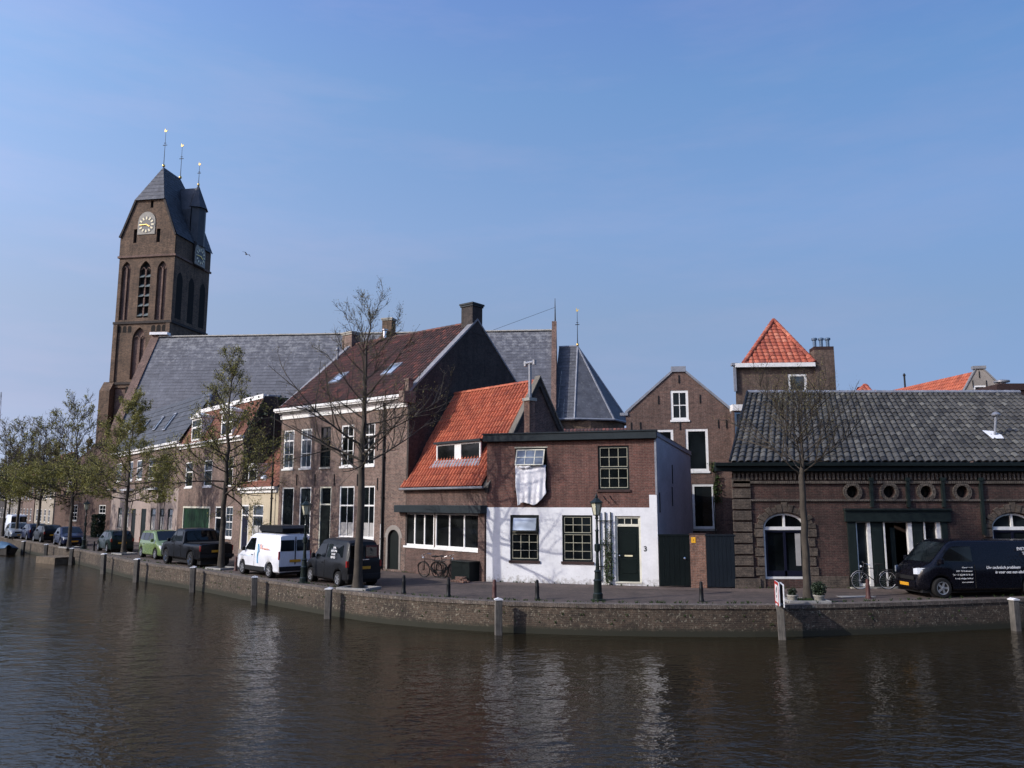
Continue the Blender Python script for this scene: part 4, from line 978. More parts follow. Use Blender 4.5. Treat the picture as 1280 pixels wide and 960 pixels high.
# arched windows
def arch_window(r,label=None):
    x0,x1,z0,z1=r; c=(x0+x1)/2; fw=.09; m=MB(); out=archp(r,zsp,16); inn=archp((x0+fw,x1-fw,z0+fw,z1-fw),zsp,16); n=len(out); y0,y1=.10,.18
    for i in range(n):
        j=(i+1)%n
        for (p,q,y) in ((out,inn,y0),(out,inn,y1)): m.face([(p[i][0],y,p[i][1]),(p[j][0],y,p[j][1]),(q[j][0],y,q[j][1]),(q[i][0],y,q[i][1])])
        m.face([(inn[i][0],y0,inn[i][1]),(inn[j][0],y0,inn[j][1]),(inn[j][0],y1,inn[j][1]),(inn[i][0],y1,inn[i][1])])
    m.box(x0+fw,x1-fw,y0-.02,y1,zsp-.08,zsp+.05); m.box(c-.04,c+.04,y0-.01,y1,zsp+.05,z1-fw)
    w=m.build('arched_window',MAT['white_wood'],H)
    m=MB(); m.prism(archp((x0+.02,x1-.02,z0+.02,z1-.02),zsp,16),.17,.175); m.build('pane',MAT['glass_dark'],w)
    m=MB()
    for xx in (x0+fw,c-.045,x1-fw-.09): m.box(xx,xx+.09,.12,.168,z0+fw,zsp-.08)
    m.box(x0+fw+.09,x1-fw-.09,.12,.168,z0+fw,z0+fw+.22); m.box(x0+fw+.09,c-.045,.121,.167,zsp-.17,zsp-.08); m.box(c+.045,x1-fw-.09,.121,.167,zsp-.17,zsp-.08); m.build('inner_frame',MAT['navy_paint'],w)
    m=MB(); N=8; xa=x1-fw-.34
    for q in range(N): m.face([(xa+.2*q/N,.165-.002*(q%2),z0+.5),(xa+.2*(q+1)/N,.165-.002*((q+1)%2),z0+.5),(xa+.2*(q+1)/N+.02,.165,zsp-.2),(xa+.2*q/N,.165,zsp-.2)])
    if r is a1: m.build('curtain',MAT['curtain'],w)
    # voussoirs
    m=MB(); a=(x1-x0)/2; h=z1-zsp; nv=15
    for k in range(nv):
        t0,t1=math.pi*k/nv+.012,math.pi*(k+1)/nv-.012; big=.34 if k%2==0 else .26
        if k==nv//2: big=.42
        pts=[(c+(a+.03)*math.cos(t0),zsp+(h+.03)*math.sin(t0)),(c+(a+big)*math.cos(t0),zsp+(h+big)*math.sin(t0)),(c+(a+big)*math.cos(t1),zsp+(h+big)*math.sin(t1)),(c+(a+.03)*math.cos(t1),zsp+(h+.03)*math.sin(t1))]
        m.prism(pts,-.07 if k%2==0 else -.045,-.001)
    nb=5; hh=(zsp-zp)/nb
    for k in range(nb):
        for sx in (-1,1):
            xo=c+sx*(a+.02); xo2=xo+sx*(.26 if k%2 else .34); m.box(min(xo,xo2),max(xo,xo2),-.06,-.001,zp+hh*k+.03,zp+hh*(k+1)-.03)
    m.build('arch_surround',MAT['brick_quoin'],w)
    return w
arch_window(a1); arch_window(a2)
for c in oc:
    m=MB(); n=24
    for k in range(n):
        t0,t1=2*math.pi*k/n,2*math.pi*(k+1)/n-.04
        m.prism([(c+r_*math.cos(t),zo+r_*math.sin(t)) for r_,t in ((ro,t0),(ro+.13,t0),(ro+.13,t1),(ro,t1))],-.08,.05)
    o=m.build('round_window',MAT['brick_ledge'],H); m=MB(); m.prism(circ(c,zo,ro+.01),.24,.25); m.build('pane',MAT['glass_dark'],o)
# dark green iron wall posts
for px_,yb in ((1088.5,634),(1134,634),(1178,634),(1225.5,668)):
    x=X(px_,620); m=MB(); m.box(x-.055,x+.055,-.13,-.001,Z(yb),Z(598)); m.box(x-.09,x+.09,-.16,-.001,Z(601),Z(597)); m.build('wall_post',MAT['shop_green'],H)
# shop front
x0,x1,z0,z1=shop
m=MB(); m.box(X(1057),X(1189),-.14,.1,Z(652),Z(638)); m.box(X(1056),X(1190),-.22,.05,Z(638),Z(635.5))
m.box(x0,X(1070.5),-.06,.14,z0,z1); m.box(X(1089.5),X(1105.5),.02,.14,z0,z1); m.box(X(1141.5),X(1156),.02,.14,z0,z1); m.box(X(1177.5),x1,-.06,.14,z0,z1)
for a_,b_ in ((1091.5,1103.5),(1143.5,1154)): m.box(X(a_),X(b_),.0,.02,.5,z1-.4)
sf=m.build('shop_front',MAT['shop_green'],H,bevel=.006)
m=MB()
for a_,b_ in ((1070.5,1072.3),(1085.3,1089.3),(1105.6,1107.4),(1136.2,1141.3),(1156.2,1158),(1172.2,1177.3)): m.box(X(a_),X(b_),.0,.16,z0+.05,z1-.02)
for a_,b_ in ((1072.4,1085.2),(1107.5,1136.1),(1158.1,1172.1)):
    m.box(X(a_),X(b_),.02,.12,z1-.10,z1-.02)
    if a_!=1107.5: m.box(X(a_),X(b_),.02,.12,z0+.05,z0+.15)
m.build('white_posts',MAT['white_wood'],sf)
m=MB(); m.box(X(1072),X(1086),.13,.135,z0,z1); m.box(X(1158),X(1173),.13,.135,z0,z1); m.build('pane',MAT['glass_dark'],sf)
m=MB(); m.box(X(1107),X(1137),1.2,1.22,z0,z1); m.box(X(1107),X(1137),.2,1.2,z0-.01,z0); m.build('doorway_interior',MAT['shade_dark'],sf)
m=MB(); m.box(X(1118),X(1124),.3,.36,z0,z1-.3); m.build('open_door',MAT['shop_green'],sf)
m=MB(); m.box(x0-.05,x1+.05,-.25,.12,0,.05); m.build('threshold',MAT['stone_light'],H)
# vent pipe in the roof with white lead apron
slh=(zr-ze)/(D+.32); 
p=roofhit(F,1243,545,ze+.1,slh,-.32); xv,vv=p
m=MB(); nrm=Vector((0,-slh,1)).normalized(); P3=lambda x,s,h: Vector((x,s,ze+.05+slh*(s+.32)))+nrm*h
m.face([P3(xv-.27,vv-.25,.10),P3(xv+.20,vv-.25,.11),P3(xv+.28,vv+.02,.10),P3(xv+.12,vv+.3,.10),P3(xv-.32,vv+.36,.10)]); m.build('lead_apron',MAT['white_paint'],H)
m=MB(); m.tube([P3(xv,vv,.05),P3(xv,vv,.05)+Vector((.12,0,.85))],.05,8); q=P3(xv,vv,.05)+Vector((.12,0,.85)); m.lathe([(.16,0),(.18,.05),(.10,.15),(.02,.17)],10,q); m.build('vent_pipe',MAT['zinc'],H,smooth=40)
# ------------------------------------------------------------------ gates in the passage
def gate(px0,px1,pyt,pyb,name,label,mat,knob=False,planks=6):
    a=ground(px0,pyb); b=ground(px1,pyb); Fg=Facade(a,b); L=Fg.L; z=Fg.px((px0+px1)/2,pyt)[1]; H=Fg.thing(name,label,'gate'); m=MB()
    for k in range(planks): m.box(L*k/planks+.004,L*(k+1)/planks-.004,.0,.04,.06,z-.02)
    m.box(0,L,.04,.08,.4,.55); m.box(0,L,.04,.08,z-.5,z-.35); m.build('boards',MAT[mat],H)
    m=MB(); m.box(-.02,L+.02,-.02,.09,z-.02,z+.05); m.build('top_rail',MAT[mat],H)
    if knob: m=MB(); m.lathe([(.05,0),(.05,.02),(.02,.03),(.03,.06),(.01,.07)],10,M=Matrix.Translation((L*.83,-.0,1.12))@Matrix.Rotation(R(90),4,'X')); m.build('door_knob',MAT['chrome'],H)
    return H
gate(825,863.5,669.5,734.4,'yard_gate','flat dark green-black gate with round knob between white house and brick pillar','gate_green',True)
gate(884.5,920,669.5,735.6,'yard_gate','blue-black boarded gate between brick pillar and warehouse','gate_blue',planks=7)
a=ground(864,734.6); b_=ground(884,735.2); Fp=Facade(a,b_); P_=Fp.thing('gate_pillar','red brick pillar between the two dark yard gates, carrying a yellow plate','pillar'); m=MB(); zp_=Fp.px(874,668.5)[1]
m.box(.0,Fp.L,-.02,.35,0,zp_); m.build('brickwork',MAT['brick_pillar'],P_); m=MB(); m.box(-.02,Fp.L+.02,-.04,.37,zp_,zp_+.05); m.build('capping',MAT['sill_brown'],P_)
x,z=Fp.px(866.8,675); S_=thing('yellow_plate','small orange-yellow notice plate on the brick pillar','sign',(*Fp.world(x,-.03),z),Fp.rot); m=MB(); m.box(-.085,.085,-.012,0,-.11,.11); m.build('plate',MAT['yellow_plate'],S_,bevel=.004)
text('1',.13,Matrix.Translation((0,-.0135,-.05))@FRONT,'black_paint',S_,'lettering','CENTER')

# ------------------------------------------------------------------ houses behind
Y=39.5; a=at_y(786,600,Y); b_=at_y(917,600,Y); F=Facade((a.x,Y+.5),(b_.x,Y-.3)); L=F.L
H=F.thing('gable_house','narrow red-brown brick house with pointed gable and tall white-framed windows behind the yard gates','house')
zel,zer,zap=F.px(788,517)[1],F.px(914,517)[1],F.px(848,465)[1]; xap=F.px(848,465)[0]; zE=(zel+zer)/2
ws=[F.rect(838.5,488,860.5,525),F.rect(857.5,536,885.5,589),F.rect(817,537,842,580),F.rect(865.5,605,893.5,661)]
m=MB(); m.wall([(0,0),(L,0),(L,zE),(xap+.3,zap),(xap-.3,zap),(0,zE)],[rectp(r) for r in ws],0,.16)
for xx in (0,L): m.face([(xx,0,0),(xx,9,0),(xx,9,zE),(xx,0,zE)])
m.wall([(0,0),(L,0),(L,zE),(xap,zap),(0,zE)],[],9); m.build('brick_wall',MAT['brick_back_house'],H)
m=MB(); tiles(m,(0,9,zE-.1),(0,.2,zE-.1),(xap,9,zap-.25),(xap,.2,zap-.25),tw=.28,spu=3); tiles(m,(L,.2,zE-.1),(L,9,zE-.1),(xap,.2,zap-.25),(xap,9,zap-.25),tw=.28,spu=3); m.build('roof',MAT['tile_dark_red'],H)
m=MB()
for sx,xo in ((1,-.05),(-1,L+.05)):
    xi=xap-sx*.3; m.prism([(xo,zE),(xi,zap),(xi,zap+.12),(xo,zE+.14)],-.06,.25)
m.box(xap-.36,xap+.36,-.08,.28,zap,zap+.28); m.box(-.3,.1,-.08,.26,zE-.06,zE+.08); m.box(L-.1,L+.38,-.08,.26,zE-.06,zE+.08); m.build('gable_coping',MAT['lead'],H,bevel=.01)
for k,r_ in enumerate(ws): window(H,r_,0,2 if k==0 else 1,(1,) if k in(1,3) else (2,),fw=.12,rec=.02,sill='white_wood' if k!=3 else 'stone_light',pane='glass_dark',bar=.04)
m=MB()
for px_,py_ in ((848.5,474),(823,500),(875,498.5),(789,533),(800.5,533),(850,532),(898,530),(908,530)): x,z=F.px(px_,py_); m=MB(); anchor(m,x,z,.42); m.build('wall_anchor',MAT['iron_black'],H)
def climber(name,label,Fx,px0,px1,py0,py1,n,leafm,s,seed,off=-.06):
    xa,zb_=Fx.px(px0,py1); xb,zt2=Fx.px(px1,py0); I=thing(name,label,'plant',(*Fx.world((xa+xb)/2,off),0),Fx.rot); w_=(xb-xa)/2; lf=MB(); pr=random.Random(seed)
    for k in range(n):
        x=pr.gauss(0,.5)*w_; z=pr.uniform(zb_,zt2); 
        if noise.noise(Vector((x*1.6,z*1.2,seed)))<-.10: continue
        c=Vector((x,pr.gauss(-.03,.07),z)); a=Vector((pr.gauss(0,1),pr.gauss(0,1),pr.gauss(0,1))).normalized(); b2=a.orthogonal().normalized(); q=s*pr.uniform(.6,1.3)
        lf.face([c-a*q,c+b2*q*.7,c+a*q,c-b2*q*.7],pr.random())
    lf.build('foliage',MAT[leafm],I,uv=False); m=MB()
    for k in range(3): m.tube([(pr.uniform(-.2,.2)*w_,0,max(0,zb_-3.5)),(pr.uniform(-.4,.4)*w_,0,zb_),(pr.uniform(-.5,.5)*w_,0,zt2-.2)],.02,4)
    m.build('stems',MAT['bark_dark'],I,uv=False); return I
climber('climbing_plant','green climber hanging beside the lower tall window of the gabled house, above the yard gate',F,887,899,578,628,700,'leaf_green',.05,4)
climber('climbing_plant','broad dark green climber on the facade where the slate roofed and mansard houses meet',FS,186,222,566,628,2600,'leaf_spring',.09,9)
# right-hand neighbour with a blue-framed bay
Y=38.8; a=at_y(918,560,Y); b_=at_y(960,560,Y); F=Facade((a.x,Y),(b_.x,Y)); zt_=F.px(925,507)[1]
H=F.thing('annex','narrow annex with blue-framed glazing and white fascia wedged behind the warehouse roof','annex')
r_=(.07,.62,F.px(924,600)[1],F.px(924,515)[1])
m=MB(); m.wall([(0,0),(F.L,0),(F.L,zt_-.25),(0,zt_-.25)],[rectp(r_)],0,.12); m.face([(0,0,0),(0,3,0),(0,3,zt_-.25),(0,0,zt_-.25)]); m.build('wall',MAT['brick_back_house'],H)
m=MB(); m.box(-.03,F.L,-.08,2.5,zt_-.25,zt_+.05); m.build('fascia',MAT['white_wood'],H)
window(H,r_,0,1,(1,1),fw=.1,split=[.68],rec=.0,frame='blue_frame',pane='glass_blue')
# tall brick house with pyramid roof
Y=46.0; a=at_y(917,500,Y); b_=at_y(1042,500,Y); F=Facade((a.x,Y+.2),(b_.x,Y-.2)); L=F.L; xr=F.px(1017,470)[0]
H=F.thing('tall_brick_house','tall plain brick house with white gutter, orange hipped roof and broad chimney stack','house')
ze=F.px(970,455)[1]; zap=F.px(967,401,3.0)[1]; xap=F.px(967,401,3.0)[0]; Dh=6.0; rw=F.rect(985.5,467.5,1009,505)
x_l=F.px(919,456)[0]
m=MB(); m.wall([(0,0),(L,0),(L,ze-.9),(xr,ze-.1),(xr,ze),(x_l,ze)],[rectp(rw)],0,.14); m.side(lambda y:xr+.34*y,[(0,0),(Dh,0),(Dh,ze),(0,ze)]); m.side(lambda y:.4+.34*y,[(0.01,0),(Dh,0),(Dh,ze),(0.01,ze)]); m.face([(.4+.34*Dh,Dh,0),(xr+.34*Dh,Dh,0),(xr+.34*Dh,Dh,ze),(.4+.34*Dh,Dh,ze)]); m.build('brick_wall',MAT['brick_tall_house'],H)
x0r=F.px(931,452)[0]-.1
def tri_slope(m,A,B,C,tw,th):      # eave A-B, apex C
    A,B,C=Vector(A),Vector(B),Vector(C); u=(C-A).dot((B-A).normalized())/(B-A).length
    off=(C-A)-(B-A)*u; tiles(m,A,B,A+off,B+off,tw=tw,th=th,amp=.045,lift=.04,clip=lambda s,t:(t<s/u if s<u else t<(1-s)/(1-u)) if True else 1,spu=4)
m=MB(); C=(xap,3.0,zap)
tri_slope(m,(x0r,-.15,ze+.02),(xr+.05,-.15,ze+.02),C,.33,.36); tri_slope(m,(xr+.05,-.15,ze+.02),(xr+.05+.34*Dh,Dh+.1,ze+.02),C,.33,.36); tri_slope(m,(x0r+.34*Dh,Dh+.1,ze+.02),(x0r,-.15,ze+.02),C,.33,.36)
for A in ((x0r,-.15,ze+.05),(xr+.05,-.15,ze+.05),(x0r+.34*Dh,Dh,ze+.05)): ridge_caps(m,A,(C[0],C[1],C[2]+.05),.13,.4)
m.face([(x0r,-.15,ze),(xr,-.15,ze),(xap,3,zap-.04)]);m.face([(xr,-.15,ze),(xr+.34*Dh,Dh,ze),(xap,3,zap-.04)]);m.face([(x0r,-.15,ze),(x0r+.34*Dh,Dh,ze),(xap,3,zap-.04)]);m.face([(x0r+.34*Dh,Dh,ze),(xr+.34*Dh,Dh,ze),(xap,3,zap-.04)])
m.build('roof',MAT['tile_red_flat'],H)
m=MB(); m.box(x_l-.05,xr+.05,-.32,.0,ze-.22,ze+.02); m.build('gutter',MAT['white_wood'],H,bevel=.01)
m=MB(); m.box(x_l-.25,x_l+.1,-.3,.1,ze-.1,ze+.05); m.prism([(x_l-.15,ze-1.6),(x_l,ze-1.6),(x_l,ze-.1),(x_l-.15,ze-.1)],-.2,-.05); m.build('rain_head',MAT['lead'],H)
window(H,rw,0,1,(1,),fw=.13,rec=.02,pane='glass_blue')
xc=F.px(1030.5,460)[0]; wc=F.px(1043,460)[0]-F.px(1018,460)[0]
chimney(H,xc,.35,wc,.9,0,F.px(1030,433)[1],'brick_tall_house','brick_dark' if False else 'sill_brown',pots=3,over=.0)
# orange roofs further right
def orange(px0,py0,px1,py1,Y,label,**kw): pass
Y=55.0; a=at_y(1205,500,Y); b_=at_y(1247,500,Y); F=Facade((a.x,Y),(b_.x+.3,Y-.6)); L=F.L
H=F.thing('orange_roofed_house','house with long orange tiled roof running left of its small grey gable, behind the warehouse','house')
zap=F.px(1224,461)[1]; zE=F.px(1206,492)[1]-.0; xap=F.px(1224,461)[0]; r_=F.rect(1217,481.5,1232.5,492.5)
m=MB(); m.wall([(0,0),(L,0),(L,zE),(xap+.2,zap),(xap-.2,zap),(0,zE)],[rectp(r_)],0,.14); 
nose=at_y(1112,489,66); p1=F.world(0,0)
gx=lambda Xw,Yw: ((Vector((Xw,Yw))-F.o).dot(F.u),(Vector((Xw,Yw))-F.o).dot(F.w))
Dd=10.5; sh=-3.9
for xx in (0,L): m.face([(xx,0,0),(xx+sh,Dd,0),(xx+sh,Dd,zE),(xx,0,zE)])
m.build('plaster_wall',MAT['plaster_grey'],H)
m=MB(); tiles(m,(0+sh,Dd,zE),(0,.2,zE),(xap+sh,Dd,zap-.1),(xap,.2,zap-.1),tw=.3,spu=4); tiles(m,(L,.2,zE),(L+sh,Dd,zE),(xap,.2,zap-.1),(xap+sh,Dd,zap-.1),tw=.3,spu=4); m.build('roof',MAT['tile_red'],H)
m=MB()
for sx,xo in ((1,-.05),(-1,L+.05)): xi=xap-sx*.2; m.prism([(xo,zE),(xi,zap),(xi,zap+.14),(xo,zE+.14)],-.06,.3)
m.box(xap-.42,xap+.42,-.1,.3,zap,zap+.2); m.build('gable_coping',MAT['verge_light'],H)
window(H,r_,0,1,(2,),fw=.12,rec=.02); m=MB()
for px_,py_ in ((1224,468),(1216,480),(1233,480)): x,z=F.px(px_,py_); m=MB(); anchor(m,x,z,.5); m.build('wall_anchor',MAT['iron_black'],H)
flue(H,xap+sh*.75,Dd*.75,zap-.1,zap+.9,.07,'iron_black')
Y=62.0; a=at_y(1072,494,Y); b_=at_y(1110,494,Y); F=Facade((a.x,Y),(b_.x,Y)); zA=at_y(1096,480,Y+2).z; zE=at_y(1096,496,Y).z-.3
H=F.thing('orange_roofed_house','house of which only a small orange tiled hip shows above the warehouse ridge','house')
m=MB(); m.box(0,F.L,.05,4,0,zE); m.build('brick_wall',MAT['brick_back_house'],H)
m=MB(); C=(F.L*.62,2.0,zA)
for A_,B_ in (((0,-.1),(F.L,-.1)),((F.L,-.1),(F.L,4.1)),((F.L,4.1),(0,4.1)),((0,4.1),(0,-.1))): tri_slope(m,(*A_,zE),(*B_,zE),C,.33,.36)
m.build('roof',MAT['tile_red_flat'],H)
Y=48.0; a=at_y(1252,500,Y); F=Facade((a.x,Y),(a.x+8,Y)); zt_=at_y(1265,479.5,Y).z
H=F.thing('flat_roofed_house','brown brick house end with broad flat chimney and metal cowl at the right edge','house')
m=MB(); m.box(-.1,8,0,5,0,zt_-.42); m.build('brick_wall',MAT['brick_back_house'],H); m=MB(); m.box(-.35,8.1,-.2,5.2,zt_-.42,zt_-.1); m.box(-.1,8,-.1,5,zt_-.1,zt_); m.build('roof_edge',MAT['sill_brown'],H)
xf=at_y(1265,479,Y).x-a.x; m=MB(); m.lathe([(.22,0),(.22,.2),(.45,.22),(.45,.32),(.1,.4)],12,(xf,1,zt_)); m.build('cowl',MAT['zinc'],H,smooth=40)
# ------------------------------------------------------------------ church
Yt=91.0; a=at_y(140.5,402,Yt); b_=at_y(216,403,Yt); F=Facade((a.x,Yt+.58),(b_.x,Yt-.58)); W=F.L; Dt=7.6
H=F.thing('church_tower','tall brown brick church tower with steep slate saddle roof, gilt clock faces and weather vanes','tower')
Z=lambda x,y,v=0: F.px(x,y,v)[1]; Xp=lambda x,y,v=0: F.px(x,y,v)[0]
z_str=Z(178,403); z_cor=Z(183,319); z_ev=Z(183,295); z_tr=Z(188,250); z_ap=Z(203,209,2.0); z_low=Z(165,479)
# belfry lancets
def L3(pl,pr,pt,pb): return (Xp(pl,(pt+pb)/2),Xp(pr,(pt+pb)/2),Z((pl+pr)/2,pb),Z((pl+pr)/2,pt))
l1=L3(150.5,161.5,327,400); l2=L3(173,187,326,397); l3=L3(195,207,326,399.5)
lw=L3(164,181,409,474)
ti=1.75; xm=W/2
panels=[lancetp(*r) for r in (l1,l2,l3)]
m=MB(); m.wall([(0,z_str),(W,z_str),(W,z_cor),(0,z_cor)],panels,0,.45)
m.wall([(0,z_low),(W,z_low),(W,z_str),(0,z_str)],[lancetp(*lw)],0,.45)
pan=[(.55,2.0,z_low-4.5,z_low-.5),(2.5,3.9,z_low-8,z_low-.5)]
m.wall([(0,0),(W,0),(W,z_low),(0,z_low)],[rectp(r) for r in pan],0,.25)
m.side(W,[(0,0),(Dt,0),(Dt,z_ev),(0,z_ev)]); m.side(0,[(0,0),(Dt,0),(Dt,z_ev),(0,z_ev)]); m.face([(0,Dt,0),(W,Dt,0),(W,Dt,z_ev),(0,Dt,z_ev)])
# gables front and back
slots=[(Xp(168,292),Xp(172,292),Z(170,304),Z(170,287)),(Xp(196.5,292),Xp(201,292),Z(199,303),Z(199,286)),(Xp(189,256),Xp(192.5,256),Z(191,260),Z(191,250.5))]
slots[2]=(slots[2][0],slots[2][1],slots[2][2],z_tr-.15)
ck=(Xp(174,290),Xp(194.5,290),Z(184,295),Z(184,268))
g=[(0,z_cor),(W,z_cor),(W,z_ev),(W-ti,z_tr),(ti,z_tr),(0,z_ev)]
m.wall(g,[rectp(s) for s in slots],-.10,.4); m.wall(g,[],Dt+.1)
m.face([(-.0,-.10,z_cor),(W,-.10,z_cor),(W,0,z_cor),(0,0,z_cor)])
m.build('brick_wall',MAT['brick_tower'],H)
m=MB(); 
for r in (l1,l3,lw): m.prism(lancetp(*r),.34,.36)
for r in pan: m.box(r[0],r[1],.2,.22,r[2],r[3])
m.build('blind_panels',MAT['brick_tower_trim'],H)
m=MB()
for s in slots: m.box(s[0],s[1],.2,.22,s[2],s[3]); m.build('slot_opening',MAT['shade_dark'],H); m=MB()
m.prism(lancetp(*l2),.40,.42); m.build('belfry_opening',MAT['shade_dark'],H)
# tracery mullions
m=MB()
for r in (l1,l3,l2,lw):
    c=(r[0]+r[1])/2; top=r[3]-(r[1]-r[0])*.75; m.box(c-.09,c+.09,.12,.34,r[2],top)
    for s_ in (-1,1): 
        m.tube([(c,.2,top-.05),(c+s_*(r[1]-r[0])*.20,.2,top+.32),(c+s_*(r[1]-r[0])*.46,.2,top+.05)],.07,5)
m.build('tracery',MAT['brick_tower_trim'],H)
m=MB(); n=5
for k in range(n):
    z=l2[2]+.5+(l2[3]-l2[2]-2.2)*k/(n-1)
    for a_,b2 in ((l2[0]+.05,(l2[0]+l2[1])/2-.1),((l2[0]+l2[1])/2+.1,l2[1]-.05)):
        kk=len(m.v); m.v+=[(a_,.02,z-.25),(b2,.02,z-.25),(b2,.36,z+.12),(a_,.36,z+.12)]; m.idx((kk,kk+1,kk+2,kk+3)); m.box(a_,b2,.0,.04,z-.30,z-.22)
m.build('louvres',MAT['louvre'],H)
# string courses (front and sides)
def band(m,z,h,o): m.box(-o,W+o,-o,-.001,z-h/2,z+h/2); m.box(W+.001,W+o,-.001,Dt+o,z-h/2,z+h/2); m.box(-o,-.001,-.001,Dt+o,z-h/2,z+h/2)
m=MB(); band(m,z_str,.28,.16); band(m,z_low,.26,.14); m.build('string_courses',MAT['brick_dark'],H)
m=MB(); band(m,z_cor-.12,.24,.17); m.build('corbel_band',MAT['brick_tower_trim'],H)
# little blind corbel-table arches: recess shade painted as flat dark shapes
m=MB(); tr=MB()
for x0_,x1_,z in ((.35,2.3,z_str),(W-2.5,W-.45,z_str),(1.9,3.4,z_low),(.3,.0,0)):
    if x1_<x0_: continue
    n=3; w=(x1_-x0_)/n
    for k in range(n): m=MB(); m.prism([(q[0],q[1]) for q in archp((x0_+w*k+.08,x0_+w*(k+1)-.08,z-1.15,z-.35),z-.35-.25,8)],-.006,-.001); m.build('blind_arch',MAT['shade_dark'],H)
m=MB(); m.box(-.02,.50,-.20,-.001,z_low+.2,z_str-.2); m.build('corner_pier',MAT['brick_tower'],H); m=MB(); m.box(W-.48,W+.02,-.20,-.001,0,z_str-.2); m.build('corner_pier',MAT['brick_tower'],H)
# stepped buttress on the left corner
m=MB(); zb=Z(130,480); m.box(-.75,.55,-.8,.6,0,zb-.9); m.prism_x([(-.8,zb-.9),(.6,zb-.9),(.6,zb+.2),(-.1,zb+.2)],-.75,.55); m.build('buttress',MAT['brick_tower'],H)
# roof
m=MB(); e=.18
rb=Dt-2.0
A=(-e,-.0,z_ev); 
tr_=ti
def quadroof(m,P00,P10,P01,P11): tiles(m,P00,P10,P01,P11,tw=.45,th=.4,flat=True,lift=.02,jitter=.01)
apf=(xm,2.0,z_ap); apb=(xm,Dt-2.0,z_ap)
yF,yB=-.2,Dt+.2
# side slopes as quads: eave to truncation line, then to ridge
for s_ in (0,1):
    X0=lambda t: (-e+t) if s_==0 else (W+e-t)
    e0,e1=(X0(0),yF,z_ev),(X0(0),yB,z_ev); t0,t1=(X0(ti+e*.8),yF,z_tr+.05),(X0(ti+e*.8),yB,z_tr+.05)
    if s_==1: quadroof(m,e0,e1,t0,t1); quadroof(m,t0,t1,apf,apb)
    else: quadroof(m,e1,e0,t1,t0); quadroof(m,t1,t0,apb,apf)
h0,h1=(ti-.12,-.34,z_tr-.05),(W-ti+.12,-.34,z_tr-.05)
m.build('roof',MAT['slate_dark'],H)
m=MB(); N=9
for k in range(N):
    a0,a1=k/N,(k+1)/N; P=Vector(h0).lerp(Vector(apf),a0); Q_=Vector(h1).lerp(Vector(apf),a0); P2=Vector(h0).lerp(Vector(apf),a1); Q2=Vector(h1).lerp(Vector(apf),a1)
    n_=max(1,round((Q_-P).length/.45)); 
    for q in range(n_): m.face([P.lerp(Q_,q/n_)+Vector((0,-.03,0)),P.lerp(Q_,(q+1)/n_)+Vector((0,-.03,0)),P2.lerp(Q2,(q+1)/n_),P2.lerp(Q2,q/n_)],min(1,max(0,rng.gauss(.5,.2))))
m.build('hip_slope',MAT['slate_church'],H); m=MB(); P,Q_=(ti,Dt+.3,z_tr),(W-ti,Dt+.3,z_tr); m.face([P,Q_,apb]); m.build('hip_slope',MAT['slate_church'],H)
m=MB()
for s_ in (0,1):
    X0=lambda t: t if s_==0 else W-t
    m.prism([(X0(-.12),z_ev-.1),(X0(.1),z_ev-.1),(X0(ti+.1),z_tr),(X0(ti-.12),z_tr+.1)],-.26,-.08)
m.build('gable_edge',MAT['brick_dark'],H)
# clocks: face, numerals ring, hands
def clock(M,parent):
    r=1.02
    c=MB(); c.prism([(-r-.1,-r-.15),(r+.1,-r-.15),(r+.1,.35)]+[((r+.1)*math.cos(math.pi*k/10),.35+(r+.25)*math.sin(math.pi*k/10)) for k in range(1,10)]+[(-r-.1,.35)],-.08,.0,M)
    o=c.build('clock_surround',MAT['stone_light'],parent)
    f=MB(); f.prism([(r*.98*math.cos(2*math.pi*k/28),r*.98*math.sin(2*math.pi*k/28)) for k in range(28)],-.10,-.081,M); o2=f.build('clock_face',MAT['clock_face'],parent)
    n_=MB()
    for k in range(12):
        Mk=M@Matrix.Rotation(k*math.pi/6,4,'Y'); n_.box(-.095,.095,-.135,-.101,r*.62,r*.95,Mk)
    n_.build('numerals',MAT['gold_paint'],o2)
    hnd=MB(); Mh=M@Matrix.Rotation(R(118),4,'Y'); hnd.box(-.06,.06,-.17,-.14,-.1,r*.5,Mh); Mh=M@Matrix.Rotation(R(268),4,'Y'); hnd.box(-.045,.045,-.20,-.172,-.12,r*.78,Mh); hnd.build('hands',MAT['gold'],o2)
zc=Z(184,281.5); xc=Xp(184.3,281.5); clock(Matrix.Translation((xc,-.10,zc)),H)
# side clock stands in a small dormer on the right slope
Ms=Matrix.Translation((W+.30,Dt*.62,z_ev-1.3))@Matrix.Rotation(R(90),4,'Z')
m=MB(); m.box(W-.8,W+.29,Dt*.62-1.15,Dt*.62+1.15,z_ev-2.6,z_ev+.3); m.build('clock_dormer',MAT['brick_dark'],H)
clock(Ms,H)
# side lancets: recess shade painted as flat dark plates on the dark face
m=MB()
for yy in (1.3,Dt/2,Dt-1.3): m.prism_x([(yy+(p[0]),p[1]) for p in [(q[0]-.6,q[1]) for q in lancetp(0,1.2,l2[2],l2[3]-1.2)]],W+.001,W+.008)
m.build('side_lancets',MAT['shade_dark'],H)
